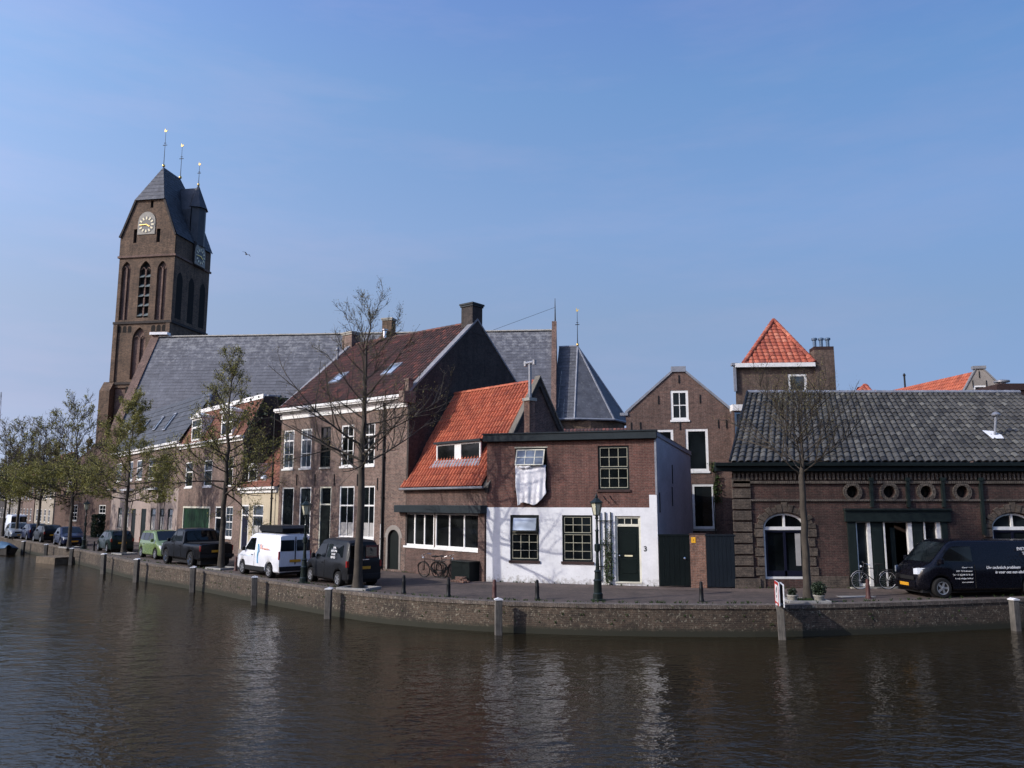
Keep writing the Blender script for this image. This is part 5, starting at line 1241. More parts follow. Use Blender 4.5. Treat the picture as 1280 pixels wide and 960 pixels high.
# stair turret
tz0=z_ev-3.0; tz1=Z(245,262,Dt*.62); tx=W-.45; ty=Dt*.62; rt=1.12
m=MB(); m.lathe([(rt,z_ev),(rt,tz1)],8,(tx,ty,0)); m.build('stair_turret',MAT['slate_dark'],H)
m=MB(); zt_=Z(242,233,ty); m.lathe([(rt+.25,tz1-.05),(.10,zt_)],8,(tx,ty,0)); m.build('turret_roof',MAT['slate_dark'],H)
m=MB(); zl_=zt_-.25
for yy in (-1.35,1.35): m.face([(xm,ty+yy,tz1-.4),(tx,ty+yy,tz1-.4),(tx,ty,zl_),(xm,ty,zl_)])
m.face([(xm,ty-1.35,z_ev),(tx,ty-1.35,z_ev),(tx,ty-1.35,tz1-.4),(xm,ty-1.35,tz1-.4)]); m.face([(xm,ty+1.35,z_ev),(tx,ty+1.35,z_ev),(tx,ty+1.35,tz1-.4),(xm,ty+1.35,tz1-.4)])
m.build('turret_link_roof',MAT['slate_dark'],H)
def vane(x,y,z,h,cock=True,parent=H,s=1.0):
    m=MB(); m.lathe([(.03,0),(.10,.15),(.05,.3),(.04,h*.3),(.03,h*.62),(.02,h)],6,(x,y,z)); m.box(x-.28*s,x+.28*s,y-.03,y+.03,z+h*.62,z+h*.62+.07); m.box(x-.14*s,x+.14*s,y-.03,y+.03,z+h*.68,z+h*.68+.05); o=m.build('finial',MAT['iron_black'],parent)
    m=MB(); m.lathe([(.02,.06),(.15*s,.15),(.19*s,.28),(.15*s,.41),(.02,.50)],10,(x,y,z)); m.build('gilt_ball',MAT['gold'],o,smooth=50)
    if cock: m=MB(); m.prism([(x-.16*s,z+h),(x+.06,z+h-.04),(x+.22*s,z+h+.2),(x+.1*s,z+h+.2),(x,z+h+.12),(x-.09*s,z+h+.42),(x-.15*s,z+h+.2)],y-.03,y+.03); m.build('weathercock',MAT['gold'],o)
vane(xm,2.0,z_ap-.1,Z(205,164,2)-z_ap); vane(xm,Dt-2.0,z_ap-.1,Z(230,182,Dt-2)-z_ap,True); vane(tx,ty,zt_-.1,Z(243,206,ty)-zt_,True,s=.8)

# ------------------------------------------------------------------ nave and choir roofs
Yn=88.0; a=at_y(199,422,Yn); Yn2=84.5; b_=at_y(690,413.5,Yn2); zR=(a.z+b_.z)/2
Fn=Facade((a.x,Yn),(b_.x,Yn2)); L=Fn.L
H=Fn.thing('church_nave','long church nave with big blue-grey slate roof and brick gable ends behind the houses','church')
ev=zR-11.0; dv=6.6
m=MB(); m.box(0,L,-dv+.2,dv,0,ev); m.build('brick_wall',MAT['brick_tower'],H)
m=MB(); tiles(m,(0,-dv,ev),(L,-dv,ev),(0,0,zR),(L,0,zR),tw=.6,th=.42,flat=True,lift=.02,jitter=.008); tiles(m,(L,dv,ev),(0,dv,ev),(L,0,zR),(0,0,zR),tw=1.2,th=1.2,flat=True); m.build('roof',MAT['slate_nave'],H)
m=MB(); ridge_caps(m,(0,0,zR+.03),(L,0,zR+.03),.16,.6); m.build('ridge',MAT['stone_light'],H)
m=MB(); m.prism_x([(-dv-.3,0),(dv,0),(dv,ev),(0,zR+.5),(-.35,zR+.45),(-dv-.3,ev-.2)],L,L+.5); m.build('east_gable',MAT['brick_tower_trim'],H)
m=MB(); m.prism_x([(-dv-.2,0),(dv,0),(dv,ev),(0,zR+.25),(-dv-.2,ev)],-.9,-.0); m.build('west_gable',MAT['brick_tower_trim'],H)
m=MB(); m.box(-.95,1.1,-.4,.4,zR+.26,zR+.55); m.build('gable_cap',MAT['white_paint'],H)
m=MB(); m.box(L+.0,L+.5,-.3,.3,zR+.4,zR+1.0); m.build('gable_pinnacle',MAT['brick_tower_trim'],H)
m=MB(); x=L+.35; m.tube([(x,0,zR+1.1),(x,0,zR+3.6)],[.09,.03],6); m.box(x-.03,x+.03,-.2,.2,zR+2.2,zR+2.3); m.tube([(x,0,zR+2.6),(x-7,0,zR+.1)],.02,3); m.build('finial',MAT['iron_black'],H)
# choir
C=at_y(722,433,84.0); Fc=Facade((Fn.world(L+.75,0)),(C.x,C.y)); L2=Fc.L; zC=C.z
H=Fc.thing('church_choir','blue-grey slate choir roof ending in a ribbed polygonal apse with a golden vane','church')
ev2=at_y(742,524,79).z; dv2=5.1
m=MB(); m.box(-.2,L2,-dv2+.25,dv2-.3,0,ev2); m.lathe([(dv2-.3,0),(dv2-.3,ev2)],16,(L2,0,0)); m.build('brick_wall',MAT['brick_tower'],H)
m=MB(); tiles(m,(0,-dv2,ev2),(L2+.3,-dv2,ev2),(0,0,zC),(L2,0,zC),tw=.6,th=.42,flat=True,lift=.025,jitter=.012); tiles(m,(L2,dv2,ev2),(0,dv2,ev2),(L2,0,zC),(0,0,zC),tw=1,th=1,flat=True)
cor=[(L2+.3+ (dv2-.0)*math.cos(R(t)),dv2*math.sin(R(t))*1.0) for t in (-90,-42,6,50,90)]
ap=Vector((L2,0,zC))
for (p,q) in zip(cor[:-1],cor[1:]):
    P=Vector((p[0],p[1],ev2)); Q_=Vector((q[0],q[1],ev2)); N=22
    for k in range(N):
        a0,a1=k/N,(k+1)/N; A1,B1,A2,B2=P.lerp(ap,a0),Q_.lerp(ap,a0),P.lerp(ap,a1),Q_.lerp(ap,a1); nn=max(1,round((B1-A1).length/.6))
        for w_ in range(nn): m.face([A1.lerp(B1,w_/nn),A1.lerp(B1,(w_+1)/nn),A2.lerp(B2,(w_+1)/nn),A2.lerp(B2,w_/nn)],min(1,max(0,rng.gauss(.5,.2))))
m.build('roof',MAT['slate_church'],H)
m=MB()
for p in cor[:4]: m.tube([(p[0],p[1],ev2),tuple(ap)],.10,5)
m.tube([(0,0,zC),(L2,0,zC)],.14,6); m.build('lead_ribs',MAT['lead'],H)
m=MB(); P=[(0,-dv2-.1)]+[(p[0]*1.0+.05,p[1]*1.03) for p in cor[:4]]
m.tube([(p[0],p[1],ev2+.02) for p in P],.12,5); m.build('gutter',MAT['lead'],H)
vane(L2,0,zC-.1,C.z*0+ (at_y(722,388,84).z-zC),True,H,.8)
# low brick outbuilding tops in front of the choir
Y=60; a=at_y(690,528,Y); b_=at_y(785,530,Y); Fo=Facade((a.x,Y),(b_.x,Y-1)); zz=at_y(740,532,Y).z
simple_house(Fo,'low brown roof ridge showing between the red roof gable and the choir','outbuilding',3,zz-2.2,zz,'brick_dark','tile_dark_red',[],'side',cat='building')
# ------------------------------------------------------------------ trees
def branch(m,p,d,L,r,n,rg,up=.15,wob=.18,sides=5,r1=.35):
    pts=[p.copy()]; dd=d.normalized(); s=L/n
    for k in range(n):
        dd=(dd+Vector((rg.gauss(0,wob),rg.gauss(0,wob),rg.gauss(0,wob)+up))*.5).normalized(); pts.append(pts[-1]+dd*s)
    m.tube(pts,[r*(1-(1-r1)*k/n) for k in range(n+1)],sides,caps=False); return pts
def leafq(lf,c,s,rg,t=None):
    a=Vector((rg.gauss(0,1),rg.gauss(0,1),rg.gauss(0,1))).normalized(); b=a.orthogonal().normalized()
    b=(b*math.cos(rg.uniform(0,6))+a.cross(b)*math.sin(rg.uniform(0,6))); 
    lf.face([c-a*s,c+b*s*.6,c+a*s,c-b*s*.6],rg.random() if t is None else t)
def tree(label,base,h,r0,z0,env,seed,leaf='leaf_spring',nleaf=2,ls=.04,limbs=22,angle=lambda t:75-45*t,bark='bark',lean=(0,0),twr=.007,group='canal-side trees',sub=8,leafenv=None,upl=.12,cat='tree',topr=.70):
    rg=random.Random(seed); root=thing('street_tree',label,cat,(base[0],base[1],0),0,group)
    tm=MB(); cm=MB(); lf=MB()
    N=14; lead=[Vector((lean[0]*(k/N)**1.5*h+rg.gauss(0,.035)*(k>1)*(k/N)*2,lean[1]*(k/N)*h+rg.gauss(0,.035)*(k>1)*(k/N)*2,h*k/N)) for k in range(N+1)]
    rad=lambda z: r0*(1-.55*min(1,z/z0)*.55) if z<z0 else max(.012,r0*topr*(1-(z-z0)/(h-z0))**1.0+.010)
    tm.tube([lead[0]+Vector((0,0,-.05)),Vector((0,0,.15)),Vector((0,0,.45))]+lead[1:],[r0*1.45,r0*1.22,r0*1.03]+[rad(p.z) for p in lead[1:]],10,caps=False)
    def at(z):
        f=z/h*N; k=min(N-1,int(f)); return lead[k].lerp(lead[k+1],f-k)
    def twigs(pts,L,depth,t):
        n=len(pts)-1; cnt=sub if depth==0 else max(3,sub//2)
        for q in range(cnt):
            u=rg.uniform(.18,1); k=min(n-1,int(u*n)); p=pts[k].lerp(pts[k+1],u*n-k); d=(pts[k+1]-pts[k]).normalized()
            o=d.orthogonal().normalized(); th=rg.uniform(0,6.28); o=o*math.cos(th)+d.cross(o)*math.sin(th)
            nd=(d*.75+o*rg.uniform(.5,1.0)+Vector((0,0,.25))).normalized(); l=L*rg.uniform(.28,.55)*(1.15-u*.5)
            if l<.12: continue
            rr=max(twr,.016*l) if depth==0 else twr
            pp=branch(cm,p,nd,l,rr,4 if depth==0 else 3,rg,up=.12,sides=3)
            if depth<1: twigs(pp,l,depth+1,t)
            if nleaf and (leafenv is None or rg.random()<leafenv(p.z/h)):
                for c in pp[1:]:
                    for _ in range(nleaf): leafq(lf,c+Vector((rg.gauss(0,.07),rg.gauss(0,.07),rg.gauss(0,.07))),ls*rg.uniform(.6,1.3),rg)
    ga=rg.uniform(0,6)
    for i in range(limbs):
        t=(i/(limbs-1))**1.15; z=z0+(h*.97-z0)*t; p=at(z); ga+=2.4+rg.gauss(0,.25); an=R(angle(t)+rg.gauss(0,7)); L=env(t)*rg.uniform(.75,1.15)
        d=Vector((math.sin(an)*math.cos(ga),math.sin(an)*math.sin(ga),math.cos(an)))
        r=max(.014,rad(z)*rg.uniform(.34,.5)); pts=branch(tm if r>.03 else cm,p,d,L,min(r,.018+.026*L),7,rg,up=upl,wob=.13,sides=6 if r>.03 else 4,r1=.22); twigs(pts,L,0,t)
    pts=[at(h*.9),at(h*.95),at(h)]; twigs(pts,.8,0,1)
    tm.build('trunk',MAT[bark],root,smooth=60,uv=False); cm.build('crown',MAT[bark],root,uv=False)
    if lf.f: lf.build('foliage',MAT[leaf],root,uv=False)
    return root
g=lambda *p: tuple(ground(*p))
# bare tree before the warehouse
tree('leafless pruned tree in front of the warehouse, thin upright branches',g(1010,751),7.3,.138,4.25,lambda t:(2.9-.9*t) if t<.65 else 1.5-1.0*(t-.65)*2,21,'leaf_olive',1,.018,limbs=30,angle=lambda t:54-20*t+ (16 if t<.2 else 0),bark='bark_dark',sub=11,upl=.17,twr=.0045,topr=.40)
# epicormic twigs low in the same crown are part of tree 1: dense fine twigs
tree('tall bare tree with wide drooping limbs standing in front of the grey-pink brick house',g(447,735.5),11.2,.175,4.5,lambda t:(3.7 if t<.22 else 2.6) if t<.5 else 2.4-2.2*(t-.5),5,'leaf_olive',1,.024,limbs=30,angle=lambda t:82-52*t,bark='bark_dark',lean=(.012,0),sub=10,upl=.07,twr=.0085)
tree('young-leaved tree behind the black pickup, before the mansard house',g(276,710),10.7,.16,3.7,lambda t:(3.6 if t<.3 else 2.9)-1.9*t,11,'leaf_spring',2,.042,limbs=38,angle=lambda t:92-62*t,bark='bark_dark',sub=12,twr=.010,leafenv=lambda z:1 if z<.62 else .55,upl=.08)
tree('leafing tree by the dark green hatchback, in front of the slate roofed house',g(154,692),9.8,.14,3.4,lambda t:(3.9 if t<.3 else 3.2)-2.0*t,14,'leaf_spring',3,.050,limbs=32,angle=lambda t:92-60*t,bark='bark_dark',sub=10,twr=.011)
tree('wide tree with thin top and leafy skirt beside the lamp near the church tower',g(86,684.5),10.3,.14,3.6,lambda t:4.3-2.6*t,17,'leaf_spring',4,.062,limbs=38,angle=lambda t:86-50*t,bark='bark_dark',sub=11,twr=.012,leafenv=lambda z:1 if z<.58 else .10)
tree('leafy tree between the two dark parked cars at the far left',g(46,677),9.6,.14,3.4,lambda t:4.1-2.3*t,19,'leaf_spring',4,.068,limbs=34,angle=lambda t:86-48*t,bark='bark_dark',sub=10,twr=.013,leafenv=lambda z:1 if z<.62 else .08)
tree('leafy tree right beside the white-topped van at the far left',g(20,673.5),9.6,.14,3.4,lambda t:4.1-2.2*t,23,'leaf_spring',4,.070,limbs=34,angle=lambda t:86-48*t,bark='bark_dark',sub=10,twr=.014,leafenv=lambda z:1 if z<.62 else .08)
tree('leafy tree cut by the left edge of the photo',g(3,670.5),9.8,.14,3.4,lambda t:4.1-2.0*t,29,'leaf_olive',4,.072,limbs=32,angle=lambda t:86-48*t,bark='bark_dark',sub=9,twr=.015,leafenv=lambda z:1 if z<.62 else .08)
# trees behind, on the square beside the tower
for k,(p,lb) in enumerate((((62,662),'hazy tree standing behind the parked cars, left of the brown gable'),((34,659),'background tree behind the white-topped van'),((10,657),'background tree at the far end of the quay, near the mast'),((112,667.5),'reddish budding tree beside the dark brick gable, left of the tower'))):
    tree(lb,g(*p),(9.5,9.0,9.5,8.5)[k],.15,3.0,lambda t:4.3-2.5*t,41+k,'leaf_olive' if k!=1 else 'leaf_spring',3,.085,limbs=30,bark='bark_dark',sub=9,twr=.016,group='trees beyond the quay road')
# the far end of the street: a wood that reads as one mass
m=MB(); rg=random.Random(77)
for k in range(9000):
    t=rg.random(); x=-150+rg.gauss(0,3)-120*t+40; y=175+60*t+rg.gauss(0,10); z=abs(rg.gauss(0,1))*5.5*(.6+.5*noise.noise(Vector((x*.07,0,1))))+rg.uniform(0,3)
    leafq(m,Vector((x,y,z)),rg.uniform(.3,.6),rg)
for k in range(2500):
    x=rg.uniform(-130,-82); y=150+rg.gauss(0,3); z=rg.uniform(0,7)*(.75+.35*noise.noise(Vector((x*.12,0,4)))); leafq(m,Vector((x,y,z)),rg.uniform(.25,.5),rg)
tag(m.build('far_trees',MAT['leaf_olive'],uv=False),'distant mass of spring trees closing the end of the canal','trees',kind='stuff')

# hedge block, potted shrubs and tree pit
def shrub(name,label,loc,rx,rz,n,leafm,s,cat='shrub',boxy=False,rot=0,pot=False):
    root=thing(name,label,cat,loc,rot); rg=random.Random(int(loc[0]*10)+3); lf=MB(); zb=.22 if pot else 0
    for k in range(n):
        if boxy:
            a=[rg.uniform(-1,1) for _ in range(3)]; i=rg.randrange(3); a[i]=math.copysign(rg.uniform(.85,1.03),a[i]); c=Vector((a[0]*rx,a[1]*rx*.6,rz+a[2]*rz))
        else:
            v=Vector((rg.gauss(0,1),rg.gauss(0,1),rg.gauss(0,1))).normalized()*rg.uniform(.45,1.0)*(1+.25*noise.noise(Vector((k*.01,1,2)))); c=Vector((v.x*rx,v.y*rx,zb+rz+v.z*rz))
        leafq(lf,c,s*rg.uniform(.6,1.3),rg)
    lf.build('foliage',MAT[leafm],root,uv=False); m=MB()
    for k in range(6): m.tube([(0,0,zb),(rg.gauss(0,rx*.3),rg.gauss(0,rx*.3),zb+rz*1.4)],.012,4)
    m.build('stems',MAT['bark_dark'],root,uv=False)
    if pot: m=MB(); m.lathe([(.13,0),(.17,.2),(.19,.22),(.19,.25),(.15,.25),(.14,.20)],14); m.build('pot',MAT['stone_light'],root,smooth=40)
    return root
shrub('hedge','clipped dark green hedge block on the pavement left of the pink house',(*ground(121.5,671.5),0),.75,1.05,2600,'leaf_dark',.10,'hedge',True,FS.rot)
shrub('potted_shrub','small grey-green potted shrub left of the bare tree on the quay',(*ground(991,753),0),.16,.13,420,'leaf_dark',.03,'plant',pot=True)
shrub('potted_shrub','larger dark round potted shrub right of the bare tree on the quay',(*ground(1024,753.3),0),.25,.24,1100,'leaf_dark',.035,'plant',pot=True)
for px_,py_,lb in ((1008,753,'low stone edging around the foot of the bare tree before the warehouse'),(447,737,'stone edging around the foot of the tall bare tree'),(276,711.5,'stone edging around the tree beside the black pickup'),(154,693,'stone edging around the tree by the dark green hatchback'),(86,685,'stone edging around the tree near the second lamp from the left')):
    c=ground(px_,py_); r_=thing('tree_pit',lb,'edging',(c.x,c.y,0),0,'tree pits along the quay'); 
    tt=-R(2) if px_>900 else (R(-38) if px_<300 else R(-25)); r_.rotation_euler[2]=tt; m=MB(); s=.68
    m.box(-s,s,-.45,-.36,0,.10); m.box(-s,s,.50,.59,0,.10); m.box(-s,-s+.09,-.36,.50,0,.10); m.box(s-.09,s,-.36,.50,0,.10); m.build('kerb',MAT['concrete'],r_,bevel=.01)
    m=MB(); m.box(-s+.09,s-.09,-.36,.50,0,.03); m.build('soil',MAT['pile_dark'],r_)

# weeds in the joints along the quay coping and the foot of the walls
m=MB(); rg=random.Random(91); QO2=offset(QN,.46)
def tuft(x,y,z,n,h):
    for _ in range(n):
        a=rg.uniform(0,6.28); l=rg.uniform(.3,1)*h; dx,dy=math.cos(a)*l*.5,math.sin(a)*l*.5; w_=.012
        m.face([(x-w_,y,z),(x+w_,y,z),(x+dx+w_*.3,y+dy,z+l),(x+dx-w_*.3,y+dy,z+l)],rg.random())
for _ in range(420):
    i=rg.randrange(4,len(QN)-2); f=rg.random(); o=QO2[i].lerp(QO2[i+1],f)
    if o.y>80: continue
    tuft(o.x+rg.gauss(0,.03),o.y+rg.gauss(0,.03),0,rg.randrange(4,14),rg.uniform(.04,.13))
for _ in range(160):
    i=rg.randrange(4,len(QN)-2); o=QN[i].lerp(QN[i+1],rg.random()); z=rg.choice((-.1,-.35,-.5,-.62)); d_=.03+.07*(-z-.1)/2.1
    if o.y>60: continue
    tuft(o.x,o.y-d_,z,rg.randrange(5,12),rg.uniform(.05,.12))
for Fx in (FW,FR,FB,FH,FC):
    for _ in range(46 if Fx is FH else 26):
        x=rg.uniform(0,min(Fx.L,15)); 
        p_=Fx.world(x,-.06 if Fx is not FH else -.15); tuft(p_[0],p_[1],0,rg.randrange(3,9),rg.uniform(.04,.11))
for _ in range(60): tuft(g(1008,753)[0]+rg.gauss(0,.22),g(1008,753)[1]+rg.gauss(0,.15),.03,6,.12)
tag(m.build('weeds',MAT['leaf_green'],uv=False),'small green weeds in the joints of the quay and along the walls','weeds',kind='stuff')
# ------------------------------------------------------------------ vehicles (front = +x)
def lerp_tab(tab,x):
    if x<=tab[0][0]: return tab[0][1]
    for (a,b),(c,d) in zip(tab[:-1],tab[1:]):
        if x<=c: return b+(d-b)*(x-a)/(c-a) if c>a else d
    return tab[-1][1]
def car(name,label,cat,top,belt,W,wf,wr,rw,body,side_win,wind,rearw,k=.22,sill=.24,plate='plate_yellow',rear_rects=(),lower=None,rim='alloy',roofrack=False,headl=None,taill=None,group='cars parked along the quay',spokes=5,open_bed=None,mirror=True,trim=None,nose=.13):
    root=thing(name,label,cat,(0,0,0),0,group); x0,x1=top[0][0],top[-1][0]; hw=W/2; ra=rw+.07
    def w(x):
        t=(x-(x0+x1)/2)/((x1-x0)/2); return hw*(1-(nose if t>0 else .13)*abs(t)**(7 if nose<.2 else 9)-.03*t*t)
    def bot(x):
        z=sill
        for xc in (wf,wr):
            if abs(x-xc)<ra: z=max(z,rw+math.sqrt(ra*ra-(x-xc)**2))
        if x>x1-.25: z=max(z,sill+.0)
        return z
    xs=sorted(set([round(x0+(x1-x0)*i/70,4) for i in range(71)]+[p[0] for p in top]+[xc+ra*math.cos(math.pi*q/10) for xc in (wf,wr) for q in range(11)]))
    xs=[x for x in xs if x0<=x<=x1]
    ysurf=lambda x,z: w(x)-.03-k*max(0,z-belt(x))
    rings=[]; m=MB()
    for x in xs:
        zt=lerp_tab(top,x); zb=bot(x); ww=w(x); zb4=min(belt(x),zt-.07); wt=(ww-.03)-k*max(0,zt-zb4)
        z4=max(zb4,zb+.10); mid=(zb+z4)*.5+.03
        half=[(ww*.55,zb+.02),(ww-.05,zb),(ww-.005,zb+.05),(ww+.012,mid),(ww-.0,z4-.06),(ww-.03,z4),(wt-.0,zt-.07 if zt-.07>z4 else z4+.01),(wt-.035,zt-.025),(wt-.12,zt-.002),(wt*.5,zt+.014),(0,zt+.02)]
        ring=[Vector((x,y,z)) for y,z in half]+[Vector((x,-y,z)) for y,z in half[-2::-1]]
        rings.append([m.vert(p) for p in ring])
    n=len(rings[0])
    for a,b in zip(rings[:-1],rings[1:]):
        for q in range(n-1): m.idx((a[q],a[q+1],b[q+1],b[q]))
        m.idx((a[n-1],a[0],b[0],b[n-1]))
    m.idx(rings[0]); m.idx(rings[-1][::-1])
    if open_bed: pass
    m.build('body',MAT[body],root,smooth=38,uv=False)
    # glass
    for sy,nm in ((1,'side_window'),(-1,'side_window')):
        for poly in side_win:
            g=MB(); vs=[Vector((x,z,0)) for x,z in poly]; b=len(g.v); g.v+=[(p.x,sy*(ysurf(p.x,p.y)+.008),p.y) for p in vs]
            for tr in tessellate_polygon([vs]): g.idx([b+i for i in tr])
            g.build(nm,MAT['glass_car'],root,uv=False)
    def scr(xa,xb,nm,inset=.13):
        g=MB(); N=8; P=[]
        for q in range(N+1):
            x=xa+(xb-xa)*q/N; zt=lerp_tab(top,x); wt=(w(x)-.03)-k*max(0,zt-belt(x))-inset; P.append([(x,wt*s,zt+.006+.020*(1-s*s)+.006) for s in (-1,-.5,0,.5,1)])
        for a,b in zip(P[:-1],P[1:]):
            for q in range(4): g.face([a[q],a[q+1],b[q+1],b[q]])
        g.build(nm,MAT['glass_car'],root,smooth=60,uv=False)
    if wind: scr(*wind,'windscreen')
    if rearw: scr(*rearw,'rear_window')
    for (ya,yb,za,zb) in rear_rects:
        g=MB(); g.box(x0-.014,x0+.01,ya,yb,za,zb); g.build('rear_window',MAT['glass_car'],root,uv=False,bevel=.01)
    # wheels
    for xc in (wf,wr):
        for sy in (1,-1):
            M=Matrix.Translation((xc,sy*(hw-.02),rw))@Matrix.Rotation(R(-90)*sy,4,'X'); t=MB(); wd=.2
            t.lathe([(rw*.62,-wd),(rw*.9,-wd),(rw,-wd+.03),(rw,-.03),(rw*.93,.0),(rw*.68,.004),(rw*.62,-.02)],24,M=M); ty=t.build('wheel',MAT['rubber'],root,smooth=35,uv=False)
            d=MB(); d.lathe([(rw*.66,-.03),(rw*.64,.004),(rw*.58,.0),(rw*.56,-.03)],24,M=M); d.lathe([(rw*.16,-.03),(rw*.15,.0),(rw*.05,.006)],10,M=M)
            for q in range(spokes): d.box(-.035,.035,0.0,rw*.60,-.03,-.006,M@Matrix.Rotation(2*math.pi*q/spokes+.3,4,'Z'))
            d.build('rim',MAT[rim],ty,uv=False)
            b=MB(); b.lathe([(rw*.6,-.06),(rw*.6,-.045)],16,M=M); b.build('brake_disc',MAT['plastic_black'],ty,uv=False)
            a=MB(); a.lathe([(ra-.005,-.24),(ra-.005,-.23)],20,M=Matrix.Translation((xc,sy*(hw-.02),rw))@Matrix.Rotation(R(-90)*sy,4,'X')); a.build('wheel_arch',MAT['plastic_black'],root,uv=False)
    for (za,zb,yin,len_) in ([headl] if headl else []):
        for sy in (1,-1):
            g=MB(); xa=x1-len_; pts=[]
            g_=[(xa,ysurf(xa,za)+.012),(x1-.04,w(x1-.04)+.004),(x1+.012,w(x1)*.86),(x1+.014,yin)]
            for i in range(len(g_)-1):
                (xa_,ya_),(xb_,yb_)=g_[i],g_[i+1]; g.face([(xa_,sy*ya_,za+(.05 if i==0 else 0)),(xb_,sy*yb_,za),(xb_,sy*yb_,zb-(.03 if i else .0)),(xa_,sy*ya_,zb)])
            g.build('headlight',MAT['lens_clear'],root,uv=False)
    for (za,zb,yin,len_) in ([taill] if taill else []):
        for sy in (1,-1):
            g=MB(); g.box(x0-.015,x0+.01,min(sy*yin,sy*(w(x0)+.004)),max(sy*yin,sy*(w(x0)+.004)),za,zb); g.box(x0-.005,x0+len_,min(sy*(w(x0)-.02),sy*(w(x0+len_)+.012)),max(sy*(w(x0)-.02),sy*(w(x0+len_)+.012)),za,zb); g.build('taillight',MAT['lens_red'],root,uv=False)
    m=MB(); zs=sill+.06
    m.box(x1-.02,x1+.05,-hw*(.80 if nose<.2 else .62),hw*(.80 if nose<.2 else .62),zs,zs+.22); m.build('front_bumper',MAT[trim or body],root,bevel=.02,uv=False); m=MB(); m.box(x0-.05,x0+.02,-hw*.84,hw*.84,zs,zs+.2); m.build('rear_bumper',MAT[trim or body],root,bevel=.02,uv=False)
    m=MB(); m.box(x1+.01,x1+.03,-hw*.55,hw*.55,zs+.27,zs+.40)
    for zz in (.30,.34,.38): m.box(x1+.03,x1+.036,-hw*.53,hw*.53,zs+zz-.008,zs+zz+.008)
    m.build('grille',MAT['plastic_black'],root,uv=False)
    m=MB(); m.box(x1+.05,x1+.06,-.26,.26,zs+.05,zs+.16); m.build('number_plate',MAT[plate],root,uv=False)
    pz=zs+.3 if not rear_rects else (zs+.38)
    m=MB(); m.box(x0-.03,x0-.005,-.26,.26,pz,pz+.11); m.build('number_plate',MAT[plate],root,uv=False)
    if mirror and wind:
        xm_=min(wind)+ (max(wind)-min(wind))*.55 if False else max(min(max(wind)-.25,x1),x0)
        for sy in (1,-1): m=MB(); y=w(xm_)+.09; m.box(xm_-.08,xm_+.05,sy*y-.09,sy*y+.07,belt(xm_)+.0,belt(xm_)+.19); m.build('mirror',MAT[trim or body],root,bevel=.03,uv=False)
    for poly in side_win[:2]:
        xh=min(p[0] for p in poly)+.12
        for sy in (1,-1): m=MB(); m.box(xh,xh+.15,min(sy*(w(xh)+.0),sy*(w(xh)+.03)),max(sy*(w(xh)+.0),sy*(w(xh)+.03)),belt(xh)-.16,belt(xh)-.13); m.build('door_handle',MAT['plastic_black' if trim else body],root,uv=False)
    m=MB()
    for poly in side_win[:2]:
        for xh in (min(p[0] for p in poly)-.04,):
            if abs(xh-wr)<ra or abs(xh-wf)<ra: continue
            for sy in (1,-1): m.box(xh-.006,xh+.006,min(sy*(w(xh)-.02),sy*(w(xh)+.014)),max(sy*(w(xh)-.02),sy*(w(xh)+.014)),sill+.08,belt(xh)-.05)
    m.build('door_gap',MAT['shade_dark'],root,uv=False)
    if lower:
        m=MB()
        for sy in (1,-1): m.box(wr+ra+.02,wf-ra-.02,min(sy*(hw-.06),sy*(hw+.02)),max(sy*(hw-.06),sy*(hw+.02)),sill-.0,sill+.20)
        m.build('side_skirt',MAT[lower],root,bevel=.015,uv=False)
    m=MB(); m.box(x0+.15,x1-.15,-hw*.75,hw*.75,.17,sill+.08); m.build('underbody',MAT['plastic_black'],root,uv=False)
    root['_wf']=wf; return root
def park(o,pf,pr_,W,wf,flip=None):
    """pf, pr_: ground pixels under the near front and near rear wheels"""
    Fp,Rp=ground(*pf),ground(*pr_); d=(Fp-Rp).normalized(); n=Vector((-d.y,d.x)); 
    if n.dot(Fp)<0: n=-n
    c=Fp-d*wf+n*(W/2-.1); o.location=(c.x,c.y,0); o.rotation_euler=(0,0,math.atan2(d.y,d.x))
    del o['_wf']; return o
cb=lambda z: (lambda x: z)
SIDE_L=lambda x,y,z: Matrix.Translation((x,y,z))@Matrix(((-1,0,0,0),(0,0,1,0),(0,1,0,0),(0,0,0,1)))      # readable from +y
SIDE_R=lambda x,y,z: Matrix.Translation((x,y,z))@Matrix(((1,0,0,0),(0,0,-1,0),(0,1,0,0),(0,0,0,1)))      # readable from -y

# big black van at the right
o=car('delivery_van','glossy black van with white lettering parked before the warehouse at the right edge','van',
 [(-2.68,.9),(-2.66,1.5),(-2.58,1.90),(-2.4,1.95),(.9,1.97),(1.2,1.93),(1.42,1.80),(1.98,1.22),(2.08,1.16),(2.32,1.03),(2.44,.86),(2.50,.55)],cb(1.17),1.92,1.72,-1.68,.345,'van_black',
 [[(.52,1.24),(1.62,1.24),(1.72,1.28),(1.32,1.72),(1.2,1.76),(.52,1.76)]],(1.32,2.02),(-2.62,-2.60) if False else None,k=.13,sill=.27,headl=(.80,1.02,.52,.42),taill=(.8,1.4,.8,.04),group=None,
 rear_rects=((-.7,-.05,1.25,1.7),(.05,.7,1.25,1.7)),nose=.33)
vd_=Vector((-math.cos(R(7)),-math.sin(R(7)))); Fp=ground(1178,747.6); n=Vector((-vd_.y,vd_.x)); n=n if n.dot(Fp)>0 else -n
c=Fp-vd_*1.72+n*(.96-.1); o.location=(c.x,c.y,0); o.rotation_euler=(0,0,math.atan2(vd_.y,vd_.x)); del o['_wf']
